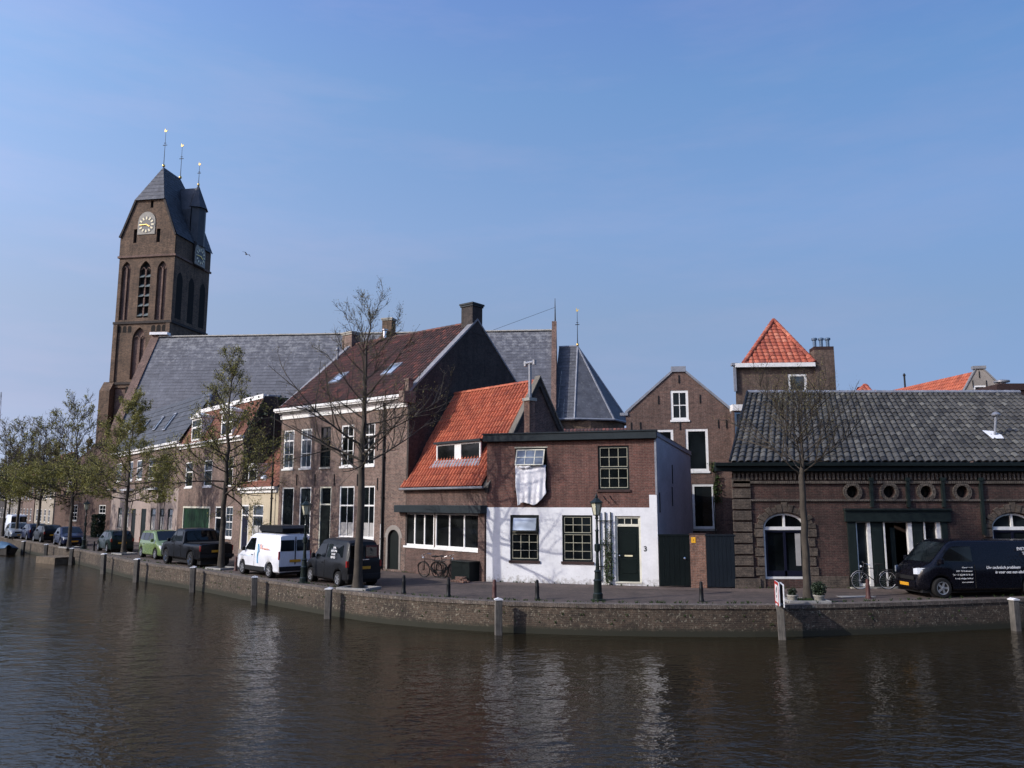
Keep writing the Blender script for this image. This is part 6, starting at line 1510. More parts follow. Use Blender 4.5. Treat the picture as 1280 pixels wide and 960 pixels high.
# visible side is +y (left side of the van)
yv=.975
for k,(s,sz) in enumerate((('Kluwensteeg 9',.060),('3421 TE Oudewater',.068),('Tel. +31 (0)348 56 50 30',.068),('E-mail: info@techniek.nl',.062),('www.techniek.nl',.058))):
    text(s,sz*1.1,SIDE_L(.58,yv,1.02-.125*k),'text_white',o,'lettering','RIGHT')
text('Uw technisch probleem',.135,SIDE_L(.05,yv,.99),'text_white',o,'slogan',shear=.25,bold=.0025); text('is voor ons een uitdaging!',.135,SIDE_L(-.28,yv,.83),'text_white',o,'slogan',shear=.25,bold=.0025)
ys=lambda z:.975-.13*(z-1.17)
text('INSTALLATIE',.15,SIDE_L(-1.22,ys(1.68)+.012,1.62),'text_white',o,'lettering',bold=.003); text('TECHNIEK',.15,SIDE_L(-1.40,ys(1.52)+.015,1.46),'text_white',o,'lettering',bold=.003)
m=MB(); m.box(-2.2,-1.48,ys(1.4)+.006,ys(1.4)+.014,1.38,1.40); m.build('red_stripe',MAT['red_paint'],o,uv=False)
m=MB()
for r_ in range(5):
    for q in range(8): 
        x=-.95-.17*q-(.08 if r_%2 else 0); s_=.016+.004*((q+r_)%3); z=1.42-.11*r_
        if z<1.17 : continue
        m.prism([(x+s_*math.cos(t*math.pi/4),z+s_*math.sin(t*math.pi/4)) for t in range(8)],ys(z)+.004,ys(z)+.010)
m.build('dot_pattern',MAT['van_charcoal'],o,uv=False)

# black small van behind the tall bare tree
vt=[(-2.0,.95),(-1.97,1.35),(-1.86,1.72),(-1.7,1.80),(.1,1.84),(.42,1.78),(1.08,1.12),(1.2,1.06),(1.72,.92),(1.95,.74),(2.0,.5)]
sw=[[(-.10,1.08),(.86,1.08),(.94,1.12),(.48,1.58),(.36,1.62),(-.10,1.62)],[(-1.6,1.14),(-.24,1.10),(-.24,1.62),(-1.5,1.62)]]
o=car('delivery_van','dark charcoal small van with white window lettering, parked behind the tall bare tree','van',vt,cb(1.03),1.70,1.28,-1.32,.30,'van_charcoal',sw,(.42,1.08),None,k=.20,sill=.25,headl=(.66,.82,.45,.35),taill=(.78,1.02,.68,.10),rear_rects=((-.62,-.04,1.12,1.62),(.04,.62,1.12,1.62)),group=None,trim='plastic_black')
park(o,(389.5,727),(424.5,733.6),1.70,1.28)
for k,s in enumerate(('0348','AUTO BUS','24 UUR','SERVICE')): text(s,.11,SIDE_L(-.90,.825-.20*(1.40-.125*k-1.03)+.02,1.46-.125*k),'text_white',o,'lettering','CENTER',bold=.004)
m=MB(); m.box(-2.03,-2.0,-.18,.18,1.04,1.08); m.build('badge',MAT['chrome'],o,uv=False)

# white van with dark roof box
vt=[(-2.15,1.0),(-2.13,1.5),(-2.06,1.84),(-1.9,1.90),(.3,1.92),(.62,1.84),(1.35,1.20),(1.48,1.12),(2.0,.95),(2.15,.74),(2.2,.5)]
o=car('delivery_van','white van with dark roof box and orange and blue logo beside the cream house','van',vt,cb(1.10),1.78,1.40,-1.38,.31,'van_white',[[(.10,1.15),(1.02,1.15),(1.14,1.2),(.62,1.68),(.1,1.70)]],(.62,1.36),None,k=.10,sill=.26,headl=(.72,.90,.5,.35),taill=(.82,1.18,.74,.05),rear_rects=((-.70,-.06,1.18,1.66),(.06,.70,1.18,1.66)),lower='plastic_black',group=None,trim='plastic_black')
park(o,(304,717.4),(335.7,722.4),1.78,1.40)
m=MB(); m.prism([(-1.95,0),(.25,0),(.45,.12),(.2,.27),(-1.8,.27),(-2.0,.15)],-.55,.55,Matrix.Translation((0,0,2.0))); m.build('roof_box',MAT['van_charcoal'],o,bevel=.03,uv=False)
m=MB(); m.box(-1.6,-1.54,-.7,.7,1.93,2.0); m.box(-.2,-.14,-.7,.7,1.93,2.0); m.build('roof_bars',MAT['plastic_black'],o,uv=False)
m=MB(); m.box(-2.17,-2.15,-.02,.02,.6,1.8); m.build('door_seam',MAT['plastic_black'],o,uv=False)
y_=.91
m=MB(); m.tube([(-.32,y_-.02,1.45),(-.36,y_-.005,1.15),(-.30,y_-.0,.9),(-.34,y_-.0,.6)],.035,5); m.build('blue_swoosh',MAT['logo_blue'],o,uv=False)
text('S',.26,SIDE_L(-.55,.905-.1*.15+.005,1.25),'logo_orange',o,'logo',bold=.01); text('bouwservice',.12,SIDE_L(-.78,.905-.1*.12+.008,1.22),'logo_orange',o,'lettering',bold=.002)
text('INSTALLATIE - ONDERHOUD',.095,SIDE_L(1.55,y_+.0,.86),'lens_clear' if False else 'glass_grey',o,'lettering')

# black pickup
vt=[(-2.75,1.05),(-2.74,1.18),(-2.70,1.20),(-.72,1.22),(-.70,1.30),(-.55,1.80),(-.35,1.90),(.55,1.92),(.75,1.86),(1.35,1.34),(1.5,1.28),(2.45,1.18),(2.72,1.05),(2.78,.6)]
o=car('pickup_truck','black full-size pickup truck parked tail towards the leafing tree','pickup',vt,cb(1.22),1.98,1.75,-1.72,.40,'car_dark',[[(-.45,1.28),(.45,1.28),(.45,1.78),(-.35,1.78)],[(.52,1.28),(1.15,1.28),(.70,1.76),(.52,1.78)]],(.75,1.36),(-.70,-.53),k=.20,sill=.42,headl=(.85,1.05,.62,.12),taill=(.85,1.12,.86,.06),rim='chrome',trim='car_dark')
park(o,(208,704.6),(233.5,708.6),1.98,1.75)
m=MB(); m.box(-2.82,-2.76,-.9,.9,.52,.68); m.build('step_bumper',MAT['plastic_black'],o,uv=False,bevel=.01)
m=MB(); m.box(-2.60,-.85,-.80,.80,1.225,1.245); m.build('bed_cover',MAT['plastic_black'],o,uv=False)
# bright green people carrier
vt=[(-2.05,.85),(-2.02,1.10),(-1.90,1.48),(-1.7,1.60),(.2,1.64),(.55,1.58),(1.30,1.08),(1.45,1.02),(1.85,.86),(2.02,.66),(2.06,.45)]
o=car('people_carrier','bright yellow-green people carrier facing the black pickup','car',vt,cb(1.0),1.72,1.30,-1.30,.31,'mpv_green',[[(-1.72,1.06),(-1.0,1.05),(-1.0,1.48),(-1.6,1.46)],[(-.92,1.05),(-.05,1.05),(-.05,1.50),(-.92,1.49)],[(.03,1.05),(1.0,1.05),(.42,1.48),(.03,1.50)]],(.55,1.32),(-2.0,-1.86),k=.24,sill=.23,headl=(.62,.82,.42,.45),taill=(.85,1.2,.7,.05),trim='mpv_green')
park(o,(194.6,699.4),(176,696.4),1.72,1.30)
# dark green hatchback
ht=[(-1.85,.75),(-1.83,.95),(-1.72,1.12),(-1.35,1.38),(-1.1,1.42),(.1,1.44),(.35,1.40),(1.02,.98),(1.15,.94),(1.7,.80),(1.88,.62),(1.9,.42)]
hsw=[[(-1.3,1.0),(-.62,.98),(-.62,1.32),(-1.05,1.32)],[(-.55,.98),(.80,.98),(.25,1.32),(-.55,1.34)]]
def hatch(label,col,**kw): return car('hatchback_car',label,'car',ht,cb(.94),1.66,1.22,-1.22,.29,col,hsw,(.35,1.04),(-1.76,-1.38),k=.28,sill=.22,headl=(.58,.74,.42,.3),taill=(.72,.92,.62,.06),**kw)
o=hatch('dark green hatchback parked by the pink house, seen from behind','car_darkgreen'); park(o,(123.5,688.6),(138.5,691.6),1.66,1.22)
# blue saloon
st=[(-2.15,.75),(-2.12,.96),(-1.55,1.0),(-1.4,1.02),(-.85,1.38),(-.6,1.42),(.15,1.43),(.4,1.38),(1.1,.96),(1.2,.93),(1.95,.78),(2.15,.60),(2.18,.42)]
ssw=[[(-1.15,.98),(-.35,.96),(-.35,1.33),(-.78,1.32)],[(-.28,.96),(.85,.96),(.3,1.32),(-.28,1.34)]]
def saloon(label,col,**kw): return car('saloon_car',label,'car',st,cb(.93),1.70,1.35,-1.32,.30,col,ssw,(.42,1.10),(-1.42,-.90),k=.28,sill=.22,headl=(.56,.72,.4,.28),taill=(.68,.86,.55,.06),**kw)
o=saloon('dark blue saloon facing us beside the tree near the lamp','car_blue'); park(o,(76,683),(66,680.6),1.70,1.35)
o=hatch('dark hatchback with a red tail lamp parked behind the dark blue saloon','car_dark'); park(o,(42.5,677.2),(51.5,678.6),1.66,1.22)
o=hatch('blue-grey hatchback, third of the far cars from the lamp','car_blue'); park(o,(27,674.4),(35,675.8),1.66,1.22)
o=saloon('silver-blue saloon facing us at the far left of the quay','car_silver'); park(o,(11.5,673.8),(5,672.0),1.70,1.35)
vt=[(-2.15,1.0),(-2.13,1.5),(-2.06,1.94),(-1.9,2.0),(.3,2.02),(.62,1.94),(1.35,1.20),(1.48,1.12),(2.0,.95),(2.15,.74),(2.2,.5)]
o=car('delivery_van','white van seen over the far parked cars at the left edge','van',vt,cb(1.10),1.8,1.40,-1.38,.31,'van_white',[[(.10,1.15),(1.02,1.15),(1.14,1.2),(.62,1.68),(.1,1.70)]],(.62,1.36),None,k=.10,sill=.26,headl=(.72,.90,.5,.35),taill=(.82,1.18,.74,.05),rear_rects=((-.70,-.06,1.25,1.8),(.06,.70,1.25,1.8)),group=None,trim='plastic_black')
park(o,(4,666.8),(13,668.4),1.8,1.40)
# ------------------------------------------------------------------ street furniture
def quay_point(px_,off=-.3):      # point on the quay line (offset towards the water) seen in column px_
    O=offset(QN,off); best=None
    for a,b in zip(O[:-1],O[1:]):
        fa,fb=[640+FPX*p.x/(p.y*cs-4.2*sn)-px_ for p in (a,b)]
        if fa*fb<=0 and a.y>5 and b.y>5: t=fa/(fa-fb) if fa!=fb else 0; best=a.lerp(b,t)
    return best
def zat(p,py_):
    a,y,dz=ray(640+FPX*p.x/p.y,py_); return CAMZ+dz*p.y/y
posts=[(1270,750,'white-capped mooring post below the black van at the right edge'),(977,756,'pale mooring post carrying the red-edged sign'),(623,750,'white-capped mooring post in front of the red bollard'),(410,736.5,'mooring post just left of the tall bare tree'),(317,722,'mooring post in front of the white van'),(240,709.5,'mooring post in front of the black pickup'),(170,699.5,'mooring post below the green people carrier'),(128.5,693,'mooring post below the dark green hatchback'),(88.5,686,'mooring post just right of the wooden raft'),(57,681,'mooring post behind the wooden raft'),(29,677,'mooring post beside the blue-covered boat')]
proto=None
for k,(px_,py_,lb) in enumerate(posts):
    p=quay_point(px_,-.52); zt_=zat(p,py_); zt_=max(.0,min(zt_,.25))
    if proto is None:
        m=MB(); m.box(-.115,.115,-.115,.115,-3.2,0); proto=thing('mooring_post',lb,'post',(p.x,p.y,zt_),.1,'mooring posts along the quay'); m.build('post',MAT['pile_wood'],proto,bevel=.02)
        m=MB(); m.prism([(-.13,0),(.13,0),(.13,.03),(0,.07),(-.13,.03)],-.13,.13); m.build('cap',MAT['white_paint'],proto,bevel=.01); o=proto
    else: o=copy_tree(proto); o['label']=lb
    o.location=(p.x,p.y,zt_); o.rotation_euler=(R(rng.uniform(-1.5,1.5)),R(rng.uniform(-1.5,1.5)),rng.uniform(-.5,.5))
# bollards
def bollard(mat,name='bollard'):
    root=thing(name,'','bollard'); m=MB(); m.lathe([(.095,0),(.095,.06),(.075,.09),(.07,.40),(.075,.44),(.062,.47),(.058,.60),(.05,.64),(.02,.665)],12); m.build('post',MAT[mat],root,smooth=35); return root
proto=None
for px_,py_,lb in ((504.5,742,'black bollard in front of the arched side door'),(560.5,746,'black bollard in front of the dark leaning bicycle'),(671.5,749.5,'black bollard in front of the white wall, left of the street lamp'),(877,752,'black bollard in front of the brick gate pillar'),(117,688.5,'black bollard between the lamp and the dark green hatchback'),(113,668.5,'small dark bollard by the dark brick house wall')):
    if proto is None: o=proto=bollard('iron_black')
    else: o=copy_tree(proto)
    g_=ground(px_,py_); o.location=(g_.x,g_.y,0); o['label']=lb; o['group']='black bollards'
for px_,py_,lb,mt in ((618,749,'rusty red bollard at the left corner of the white wall','iron_rust_red'),(294.5,713.5,'rusty red bollard beside the nose of the white van','iron_rust_red'),(1085.5,748,'dull red-brown bollard in front of the silver bicycle','iron_rust_red')):
    o=bollard(mt); g_=ground(px_,py_); o.location=(g_.x,g_.y,0); o['label']=lb; o['group']='red-brown bollards'
# street lamps
def lamp(label,loc,h=3.5,seg=6):
    root=thing('street_lamp',label,'street lamp',(loc[0],loc[1],0),.25,'lantern street lamps'); s=h/3.55
    m=MB(); m.lathe([(.26,0),(.26,.04),(.17,.06),(.17,.22),(.14,.26),(.135,.62),(.155,.66),(.11,.72),(.10,.92),(.13,.96),(.075,1.02)],12); m.build('base',MAT['lamp_green'],root,smooth=30)
    m=MB(); m.lathe([(.075,1.0),(.055,1.4),(.052,1.62),(.10,1.66),(.10,1.86),(.055,1.9),(.05,2.3),(.075,2.34),(.045,2.38),(.04,2.72*s),(.07,2.76*s),(.045,2.80*s),(.06,2.86*s)],10); m.build('column',MAT['lamp_green'],root,smooth=35)
    z0,z1=2.88*s,3.28*s; r0,r1=.115,.205
    m=MB(); m.lathe([(r0+.015,z0-.03),(r0+.015,z0)],seg)
    for k in range(seg):
        t=2*math.pi*k/seg; m.tube([(r0*math.cos(t),r0*math.sin(t),z0),(r1*math.cos(t),r1*math.sin(t),z1)],.012,4)
    L_=m.build('lantern',MAT['lamp_green'],root,uv=False)
    m=MB(); m.lathe([(r0-.004,z0),(r1-.006,z1)],seg); m.build('glass',MAT['lamp_glass'],L_,uv=False)
    m=MB(); m.lathe([(r1+.05,z1),(r1+.05,z1+.02),(r1*.7,z1+.10),(r1*.38,z1+.16),(.05,z1+.18),(.06,z1+.22),(.02,z1+.30),(.005,z1+.36)],seg); m.build('roof',MAT['lamp_green'],L_,smooth=25); return root
lamp('dark green lantern lamp post standing before the white wall',ground(747.5,750.3),3.55)
lamp('lantern lamp post between the white van and the charcoal van',ground(379.5,729.3),3.45)
lamp('small distant lantern lamp post beside the dark blue saloon',ground(104.5,686.5),3.45)
m=MB(); o=thing('lamp_box','','box') if False else None

# waterway sign on the mooring post: two boards set in a V
p=quay_point(977,-.52); zb=.03; S_=thing('waterway_sign','white waterway sign with red edge, seen nearly edge-on on a pale mooring post','sign',(p.x,p.y,zb),0)
def board(ang,x,back,lab):
    M=Matrix.Translation((x,0,0))@Matrix.Rotation(R(ang),4,'Z'); m=MB(); m.box(-.40,.40,-.02,.02,.06,.78,M)
    b=m.build('board',MAT['white_paint'],S_,bevel=.006); 
    m=MB()
    for a_ in ((-.40,.40,.69,.78),(-.40,.40,.06,.15),(-.40,-.33,.15,.69),(.33,.40,.15,.69)): m.box(a_[0],a_[1],-.026,-.0205,a_[2],a_[3],M)
    m.build('red_border',MAT['red_paint'],b)
    text('6',.58,M@Matrix.Translation((0,-.027,.215))@FRONT,'black_paint',b,'sign_figure','CENTER',bold=.02)
    m=MB(); m.box(-.38,.38,.021,.026,.08,.76,M); m.build('board_back',MAT['navy_paint'],b)
board(-100,-.07,0,'');
M=Matrix.Translation((.10,.05,0))@Matrix.Rotation(R(-102),4,'Z'); m=MB(); m.box(-.42,.42,-.02,.02,.02,.72,M); b=m.build('board',MAT['white_paint'],S_,bevel=.006); m=MB(); m.box(-.38,.38,-.026,-.0205,.05,.69,M); m.build('board_back',MAT['navy_paint'],b)
m=MB(); m.box(-.14,.14,-.04,.04,-.02,.03); m.box(-.03,.03,-.03,.03,-.3,.75); m.build('bracket',MAT['zinc'],S_)

# bicycles
def bicycle(label,loc,rot,mat,lean=6,fender=None,rim='bike_silver'):
    root=thing('bicycle',label,'bicycle',(loc[0],loc[1],0),rot); root.rotation_euler=(R(lean),0,rot); r=.345
    wx=(.53,-.53)
    f=MB(); bb=(-.08,0,.29); hd=(.40,0,.86); hb=(.44,0,.70); st=(-.20,0,.92); sj=(-.17,0,.80); rx=(-.53,0,r); fx=(.53,0,r)
    f.tube([hb,(hb[0]+.02,0,.60),(fx[0]-.01,.0,r)],.014,6); f.tube([hd,hb],.018,7); f.tube([(.41,0,.82),sj],.015,6); f.tube([hb,bb],.017,6); f.tube([st,bb],.016,6)
    for s in (-.05,.05): f.tube([sj,(rx[0],s,r)],.009,5); f.tube([bb,(rx[0],s,r)],.010,5); f.tube([(fx[0],s,r),(.455,s*.6,.70)],.009,5)
    f.build('frame',MAT[mat],root,smooth=50,uv=False)
    for x in wx:
        t=MB(); n=32
        t.tube([(x+r*math.cos(2*math.pi*k/n),0,r+r*math.sin(2*math.pi*k/n)) for k in range(n+1)],.017,6,caps=False); w=t.build('wheel',MAT['rubber'],root,smooth=50,uv=False)
        t=MB(); t.tube([(x+(r-.025)*math.cos(2*math.pi*k/n),0,r+(r-.025)*math.sin(2*math.pi*k/n)) for k in range(n+1)],.012,5,caps=False)
        for k in range(18): a=2*math.pi*k/18; t.tube([(x,.02*(-1)**k,r),(x+(r-.03)*math.cos(a),0,r+(r-.03)*math.sin(a))],.0022,3,caps=False)
        t.lathe([(.02,-.05),(.02,.05)],8,M=Matrix.Translation((x,0,r))@Matrix.Rotation(R(90),4,'X')); t.build('rim',MAT[rim],w,uv=False)
    for x,a0,a1 in ((.53,20,150),(-.53,30,185)):
        m=MB(); rr=r+.035
        pts=[(x+rr*math.cos(R(a0+(a1-a0)*k/10)),r+rr*math.sin(R(a0+(a1-a0)*k/10))) for k in range(11)]
        for (xa,za),(xb,zb_) in zip(pts[:-1],pts[1:]): m.face([(xa,-.025,za),(xb,-.025,zb_),(xb,.025,zb_),(xa,.025,za)])
        m.build('mudguard',MAT[fender or mat],root,smooth=60,uv=False)
    m=MB(); m.tube([hd,(.39,0,.98),(.42,0,1.02)],.012,6); m.tube([(.26,.27,.98),(.38,.22,1.02),(.43,.0,1.02),(.38,-.22,1.02),(.26,-.27,.98)],.011,6); m.build('handlebar',MAT['chrome'],root,smooth=50,uv=False)
    m=MB(); m.prism([(-.34,.93),(-.34,.97),(-.20,.985),(-.05,.97),(-.04,.95),(-.2,.94)],-.07,.07); m.build('saddle',MAT['plastic_black'],root,bevel=.015,uv=False)
    m=MB(); m.lathe([(.09,-.012),(.09,.012)],16,M=Matrix.Translation(bb)@Matrix.Rotation(R(90),4,'X')); m.box(-.10,-.06,-.10,-.06,.11,.29); m.box(-.10,-.06,.06,.10,.29,.47); m.build('crankset',MAT['plastic_black'],root,uv=False)
    m=MB(); m.box(-.72,-.32,-.06,.06,.74,.76); m.tube([(-.70,.05,.74),(-.55,.05,r)],.006,4); m.tube([(-.70,-.05,.74),(-.55,-.05,r)],.006,4); m.build('carrier',MAT['plastic_black'],root,uv=False)
    m=MB(); m.lathe([(.02,0),(.045,.03),(.045,.06)],10,M=Matrix.Translation((.46,0,.88))@Matrix.Rotation(R(90),4,'Y')); m.build('headlamp',MAT['lens_clear'],root,uv=False); return root
bp=FH.world(FH.px(1083,690)[0]+.02,-.42); bicycle('silver-wheeled bicycle leaning against the green shop front',bp,FH.rot+math.pi,'van_charcoal',lean=-7,fender='bike_silver')
bp=FR.world(FR.px(556,700)[0],-.62); bicycle('dark bicycle leaning under the white-framed window of the low red-roofed house',bp,FR.rot+math.pi+R(12),'plastic_black',lean=-9,rim='iron_black')
bp=FR.world(FR.px(566,700)[0],-.38); bicycle('second dark bicycle tucked between the first one and the brick wall',bp,FR.rot+R(8),'car_dark',lean=6,rim='iron_black')

# small notice slab on the street before the bicycle
g_=ground(1082,747); o=thing('manhole_cover','pale square utility cover in the paving behind the brown bollard','cover',(g_.x-.35,g_.y+.25,0),.1); m=MB(); m.box(-.5,.75,-.22,.22,.004,.012); m.build('plate',MAT['concrete'],o)
# raft, boat
p=ground(44.5,703.5,-.97); q=ground(68,705.5,-.97); Fr=Facade(p,q); Rf=thing('raft','low wooden work raft moored at the quay wall','raft',(*Fr.o,-.97),Fr.rot); L=Fr.L; m=MB(); m.box(0,L,0,2.4,-.2,.42); m.build('hull',MAT['raft_wood'],Rf,bevel=.02)
m=MB(); 
for k in range(12): m.box(-.05,L+.05,.2*k+.005,.2*k+.19,.42,.46)
m.build('deck',MAT['raft_wood'],Rf); m=MB()
for x,y in ((.1,2.2),(L-.1,2.2)): m.lathe([(.05,0),(.05,1.5)],8,(x,y,0))
m.build('poles',MAT['pile_wood'],Rf,smooth=40)
c=ground(4,692.0,-.97); Bt=thing('rowing_boat','rowing boat under a blue tarpaulin at the left edge of the canal','boat',(c.x,c.y,-.97),FS.rot+R(180)-.0); m=MB(); N=16; rings=[]
for k in range(N+1):
    u=-1+2*k/N; w_=1.0*(1-abs(u)**2.6*.85); zs_=.45+.25*u*u; x=u*3.0; rings.append([m.vert((x,w_*a,zs_ if abs(a)==1 else (-.12 if a==0 else .02))) for a in (-1,-.8,0,.8,1)])
for a,b in zip(rings[:-1],rings[1:]):
    for q in range(4): m.idx((a[q],b[q],b[q+1],a[q+1]))
m.build('hull',MAT['pile_dark'],Bt,smooth=50,uv=False)
m=MB(); rings=[]
for k in range(2*N+1):
    u=-.97+1.94*k/(2*N); w_=1.06*(1-abs(u)**2.6*.83); x=u*3.05; h=.62+.35*(1-u*u)+.05*noise.noise(Vector((u*6,0,0))); rings.append([m.vert((x,w_*a,.40+.22*u*u+(h-.40)*(1-abs(a)**1.6)+.03*noise.noise(Vector((u*9,a*4,1))))) for a in (-1,-.7,-.35,0,.35,.7,1)])
for a,b in zip(rings[:-1],rings[1:]):
    for q in range(6): m.idx((a[q],b[q],b[q+1],a[q+1]))
m.build('tarpaulin',MAT['tarp_blue'],Bt,smooth=70,uv=False)
# distant lattice mast
a=at_y(1.5,490,260); M_=thing('radio_mast','thin distant lattice mast at the left edge','mast',(a.x,260,0)); m=MB()
for s1,s2 in ((1,1),(-1,1),(0,-1)): m.tube([(s1*1.0,s2*.9,0),(s1*.12,s2*.1,a.z)],.07,4)
for k in range(16): f=k/16; w_=1-.88*f; z=a.z*f; m.tube([(w_,w_*.9,z),(-w_,w_*.9,z+a.z/16),],.05,3); m.tube([(-w_,w_*.9,z),(0,-w_*.9,z+a.z/16)],.05,3)
m.build('lattice',MAT['verge_light'],M_,uv=False)
# bird
a=at_y(308,318,70); m=MB(); 
for s in (1,-1):
    pts=[(0,0,0),(.18*s,-.05,.10),(.42*s,0,.04)]; m.face([(0,-.12,0),(.2*s,-.12,.11),(.2*s,.06,.11),(0,.08,0)]); m.face([(.2*s,-.12,.11),(.46*s,.02,.03),(.2*s,.06,.11)])
m.lathe([(.01,-.22),(.05,-.1),(.06,.05),(.035,.16),(.01,.22)],8,M=Matrix.Rotation(R(90),4,'X'))
o=m.build('bird',MAT['bird_grey'],uv=False); md=o.modifiers.new('thick','SOLIDIFY'); md.thickness=.012; o.location=a; o.rotation_euler=(.2,.3,.9); tag(o,'small dark bird flying in the sky right of the tower','bird')
# ------------------------------------------------------------------ unseen near bank, added for dark reflections and to block low sky
m=MB(); m.face([(-140,-11,0),(140,-11,0),(140,-60,0),(-140,-60,0)]); m.face([(-140,-11,-2),(140,-11,-2),(140,-11,0),(-140,-11,0)]); tag(m.build('near_bank',MAT['paver_street']),kind='structure')
hs_=[(95,72,9.5,'brick_back_house'),(71.5,50,7.5,'brick_tall_house'),(49.5,30,9.8,'brick_grey_pink'),(29.5,12,8.4,'brick_dark'),(11.5,-6,9.6,'brick_back_house'),(-6.5,-25,8.2,'brick_tall_house'),(-25.5,-46,9.4,'brick_dark'),(-46.5,-70,8.0,'brick_back_house')]
nm_=['first','second','third','fourth','fifth','sixth','seventh','eighth']
for k,(xa,xb,hh,mt) in enumerate(hs_):
    Fx=Facade((xa,-19),(xb,-19)); n=int(Fx.L/3.6)
    simple_house(Fx,'unseen brick house added on the near bank behind the viewer, %s from the east end'%nm_[k],'quay_house',4.5,hh,hh+3.8,mt,'tile_dark_red' if k%2 else 'slate_dark',[(1.0+3.6*j,2.2+3.6*j,za_,za_+1.8) for j in range(n) for za_ in (1.0,4.4)])
lst=[(-62,-11),(-66,8),(-72,28),(-80,48),(-92,70),(-108,93),(-126,116)]  # unseen left bank row, added to darken what the windows reflect
m=MB(); pts=[(-140,-11)]+[(-54,-11)]+[(a[0]+9,a[1]) for a in lst]+[(-140,130)]
b=len(m.v); m.v=[(x,y,-.004) for x,y in pts]
for tr in tessellate_polygon([[Vector((x,y,0)) for x,y in pts]]): m.idx(tr)
for (p,q) in zip(pts[1:-1],pts[2:-1]): m.face([(p[0],p[1],-2),(q[0],q[1],-2),(q[0],q[1],-.004),(p[0],p[1],-.004)])
tag(m.build('west_bank',MAT['paver_street']),kind='structure')
for k,(p,q) in enumerate(zip(lst[:-1],lst[1:])):
    Fx=Facade(p,(p[0]+(q[0]-p[0])*.97,p[1]+(q[1]-p[1])*.97)); hh=7.5+1.2*((k*2)%3); n=int(Fx.L/3.6)
    simple_house(Fx,'unseen brick house added on the far left bank outside the view, %s from the viewer'%nm_[k],'quay_house',4.5,hh,hh+3.8,('brick_tall_house','brick_dark','brick_back_house')[k%3],'tile_dark_red' if k%2 else 'slate_dark',[(1.0+3.6*j,2.2+3.6*j,za_,za_+1.8) for j in range(n) for za_ in (1.0,4.4)])
# ------------------------------------------------------------------ sun, sky, camera
EL=R(31); AZ=Vector((-.90,-.43)).normalized(); SUN=Vector((AZ.x*math.cos(EL),AZ.y*math.cos(EL),math.sin(EL)))
sd=bpy.data.lights.new('sun','SUN'); sd.energy=2.25; sd.angle=R(.53); sd.color=(1,.96,.90)
so=bpy.data.objects.new('sun',sd); COL.objects.link(so); so.rotation_euler=SUN.to_track_quat('Z','Y').to_euler(); so.location=(-30,-20,60)
w=bpy.data.worlds.new('World'); scene.world=w; w.use_nodes=True; nt=w.node_tree; bg=nt.nodes['Background']
sky=nt.nodes.new('ShaderNodeTexSky'); sky.sky_type='NISHITA'; sky.sun_disc=False; sky.sun_elevation=EL
sky.sun_rotation=math.atan2(AZ.x,AZ.y); sky.air_density=1.0; sky.dust_density=1.2; sky.ozone_density=3.0; sky.altitude=0
tc=nt.nodes.new('ShaderNodeTexCoord'); sp=nt.nodes.new('ShaderNodeSeparateXYZ'); nt.links.new(tc.outputs['Generated'],sp.inputs[0])
mz=nt.nodes.new('ShaderNodeMapRange'); mz.inputs[1].default_value=0; mz.inputs[2].default_value=1; mz.inputs[3].default_value=.20; mz.inputs[4].default_value=1.0; nt.links.new(sp.outputs[2],mz.inputs[0])
cb_=nt.nodes.new('ShaderNodeCombineXYZ'); nt.links.new(sp.outputs[0],cb_.inputs[0]); nt.links.new(sp.outputs[1],cb_.inputs[1]); nt.links.new(mz.outputs[0],cb_.inputs[2])
nm=nt.nodes.new('ShaderNodeVectorMath'); nm.operation='NORMALIZE'; nt.links.new(cb_.outputs[0],nm.inputs[0]); nt.links.new(nm.outputs[0],sky.inputs[0])
mr=nt.nodes.new('ShaderNodeMapRange'); mr.inputs[1].default_value=-.55; mr.inputs[2].default_value=.55; nt.links.new(sp.outputs[0],mr.inputs[0])
gr=nt.nodes.new('ShaderNodeMix'); gr.data_type='RGBA'; gr.inputs[6].default_value=(1.92,1.55,1.51,1); gr.inputs[7].default_value=(1.04,1.01,1.12,1); nt.links.new(mr.outputs[0],gr.inputs[0])
mx=nt.nodes.new('ShaderNodeMix'); mx.data_type='RGBA'; mx.blend_type='MULTIPLY'; mx.inputs[0].default_value=1; nt.links.new(gr.outputs[2],mx.inputs[7])
ge=nt.nodes.new('ShaderNodeValToRGB'); er=ge.color_ramp
while len(er.elements)<5: er.elements.new(.5)
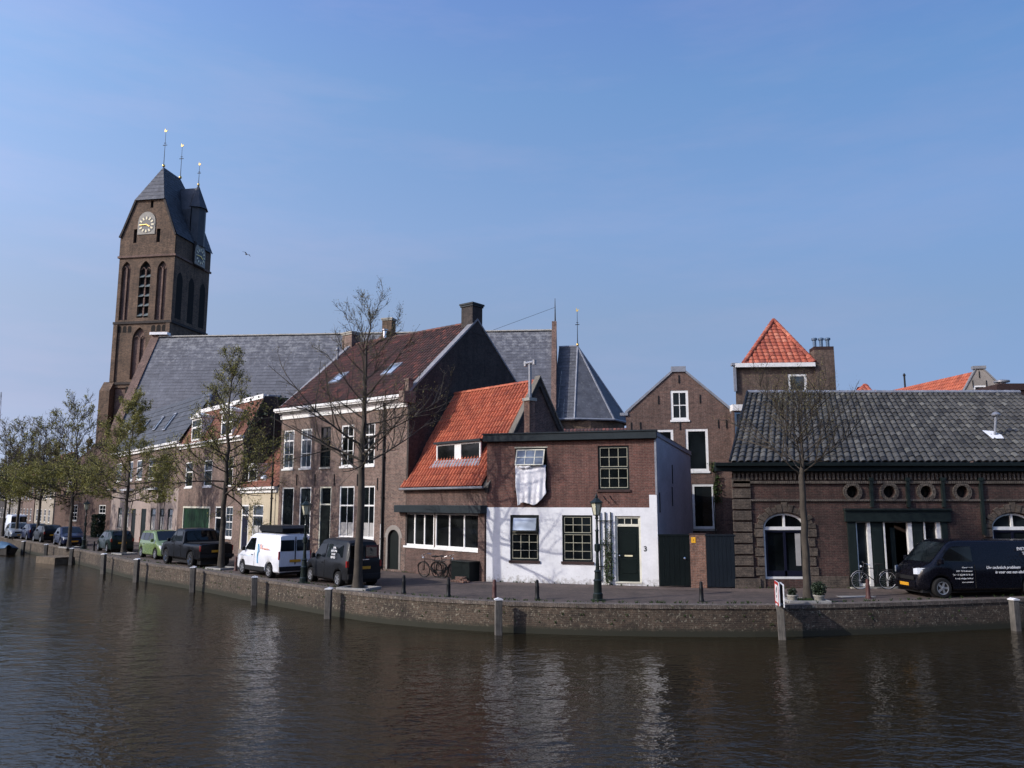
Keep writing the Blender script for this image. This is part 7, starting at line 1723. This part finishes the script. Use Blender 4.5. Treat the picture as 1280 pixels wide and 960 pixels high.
for e_,(p_,c_) in zip(er.elements,((.12,(.82,.76,.69)),(.22,(.92,.89,.78)),(.33,(.99,1.06,1.0)),(.47,(.91,1.12,1.12)),(.60,(.85,1.04,1.24)))): e_.position=p_; e_.color=(c_[0]/1.3,c_[1]/1.3,c_[2]/1.3,1)
nt.links.new(sp.outputs[2],ge.inputs[0])
m2=nt.nodes.new('ShaderNodeMix'); m2.data_type='RGBA'; m2.blend_type='MULTIPLY'; m2.inputs[0].default_value=1; nt.links.new(sky.outputs[0],m2.inputs[6]); nt.links.new(ge.outputs[0],m2.inputs[7])
# faint high cirrus
mpc=nt.nodes.new('ShaderNodeMapping'); mpc.inputs['Scale'].default_value=(1.2,1.2,6); mpc.inputs['Rotation'].default_value=(0,.35,.4); nt.links.new(tc.outputs['Generated'],mpc.inputs[0])
nc=nt.nodes.new('ShaderNodeTexNoise'); nc.inputs['Scale'].default_value=1.6; nc.inputs['Detail'].default_value=7; nc.inputs['Roughness'].default_value=.62; nt.links.new(mpc.outputs[0],nc.inputs[0])
rc=nt.nodes.new('ShaderNodeMapRange'); rc.inputs[1].default_value=.50; rc.inputs[2].default_value=.78; rc.inputs[3].default_value=0; rc.inputs[4].default_value=.16; nt.links.new(nc.outputs[0],rc.inputs[0])
m3=nt.nodes.new('ShaderNodeMix'); m3.data_type='RGBA'; nt.links.new(rc.outputs[0],m3.inputs[0]); nt.links.new(m2.outputs[2],m3.inputs[6]); m3.inputs[7].default_value=(2.1,2.0,2.55,1)
nt.links.new(m3.outputs[2],mx.inputs[6]); nt.links.new(mx.outputs[2],bg.inputs[0]); bg.inputs[1].default_value=.15
cam=bpy.data.cameras.new('camera'); co=bpy.data.objects.new('camera',cam); COL.objects.link(co); scene.camera=co
co.location=(0,0,CAMZ); co.rotation_euler=(math.pi/2+PITCH,0,0); cam.sensor_width=36; cam.lens=FPX/1280*36; cam.clip_start=.1; cam.clip_end=6000
vs=scene.view_settings; vs.view_transform='Standard'; vs.look='None'; vs.gamma=1; vs.exposure=0.55; vs.use_curve_mapping=False
scene.cycles.max_bounces=5; scene.cycles.diffuse_bounces=3; scene.cycles.glossy_bounces=3; scene.cycles.caustics_reflective=False; scene.cycles.caustics_refractive=False
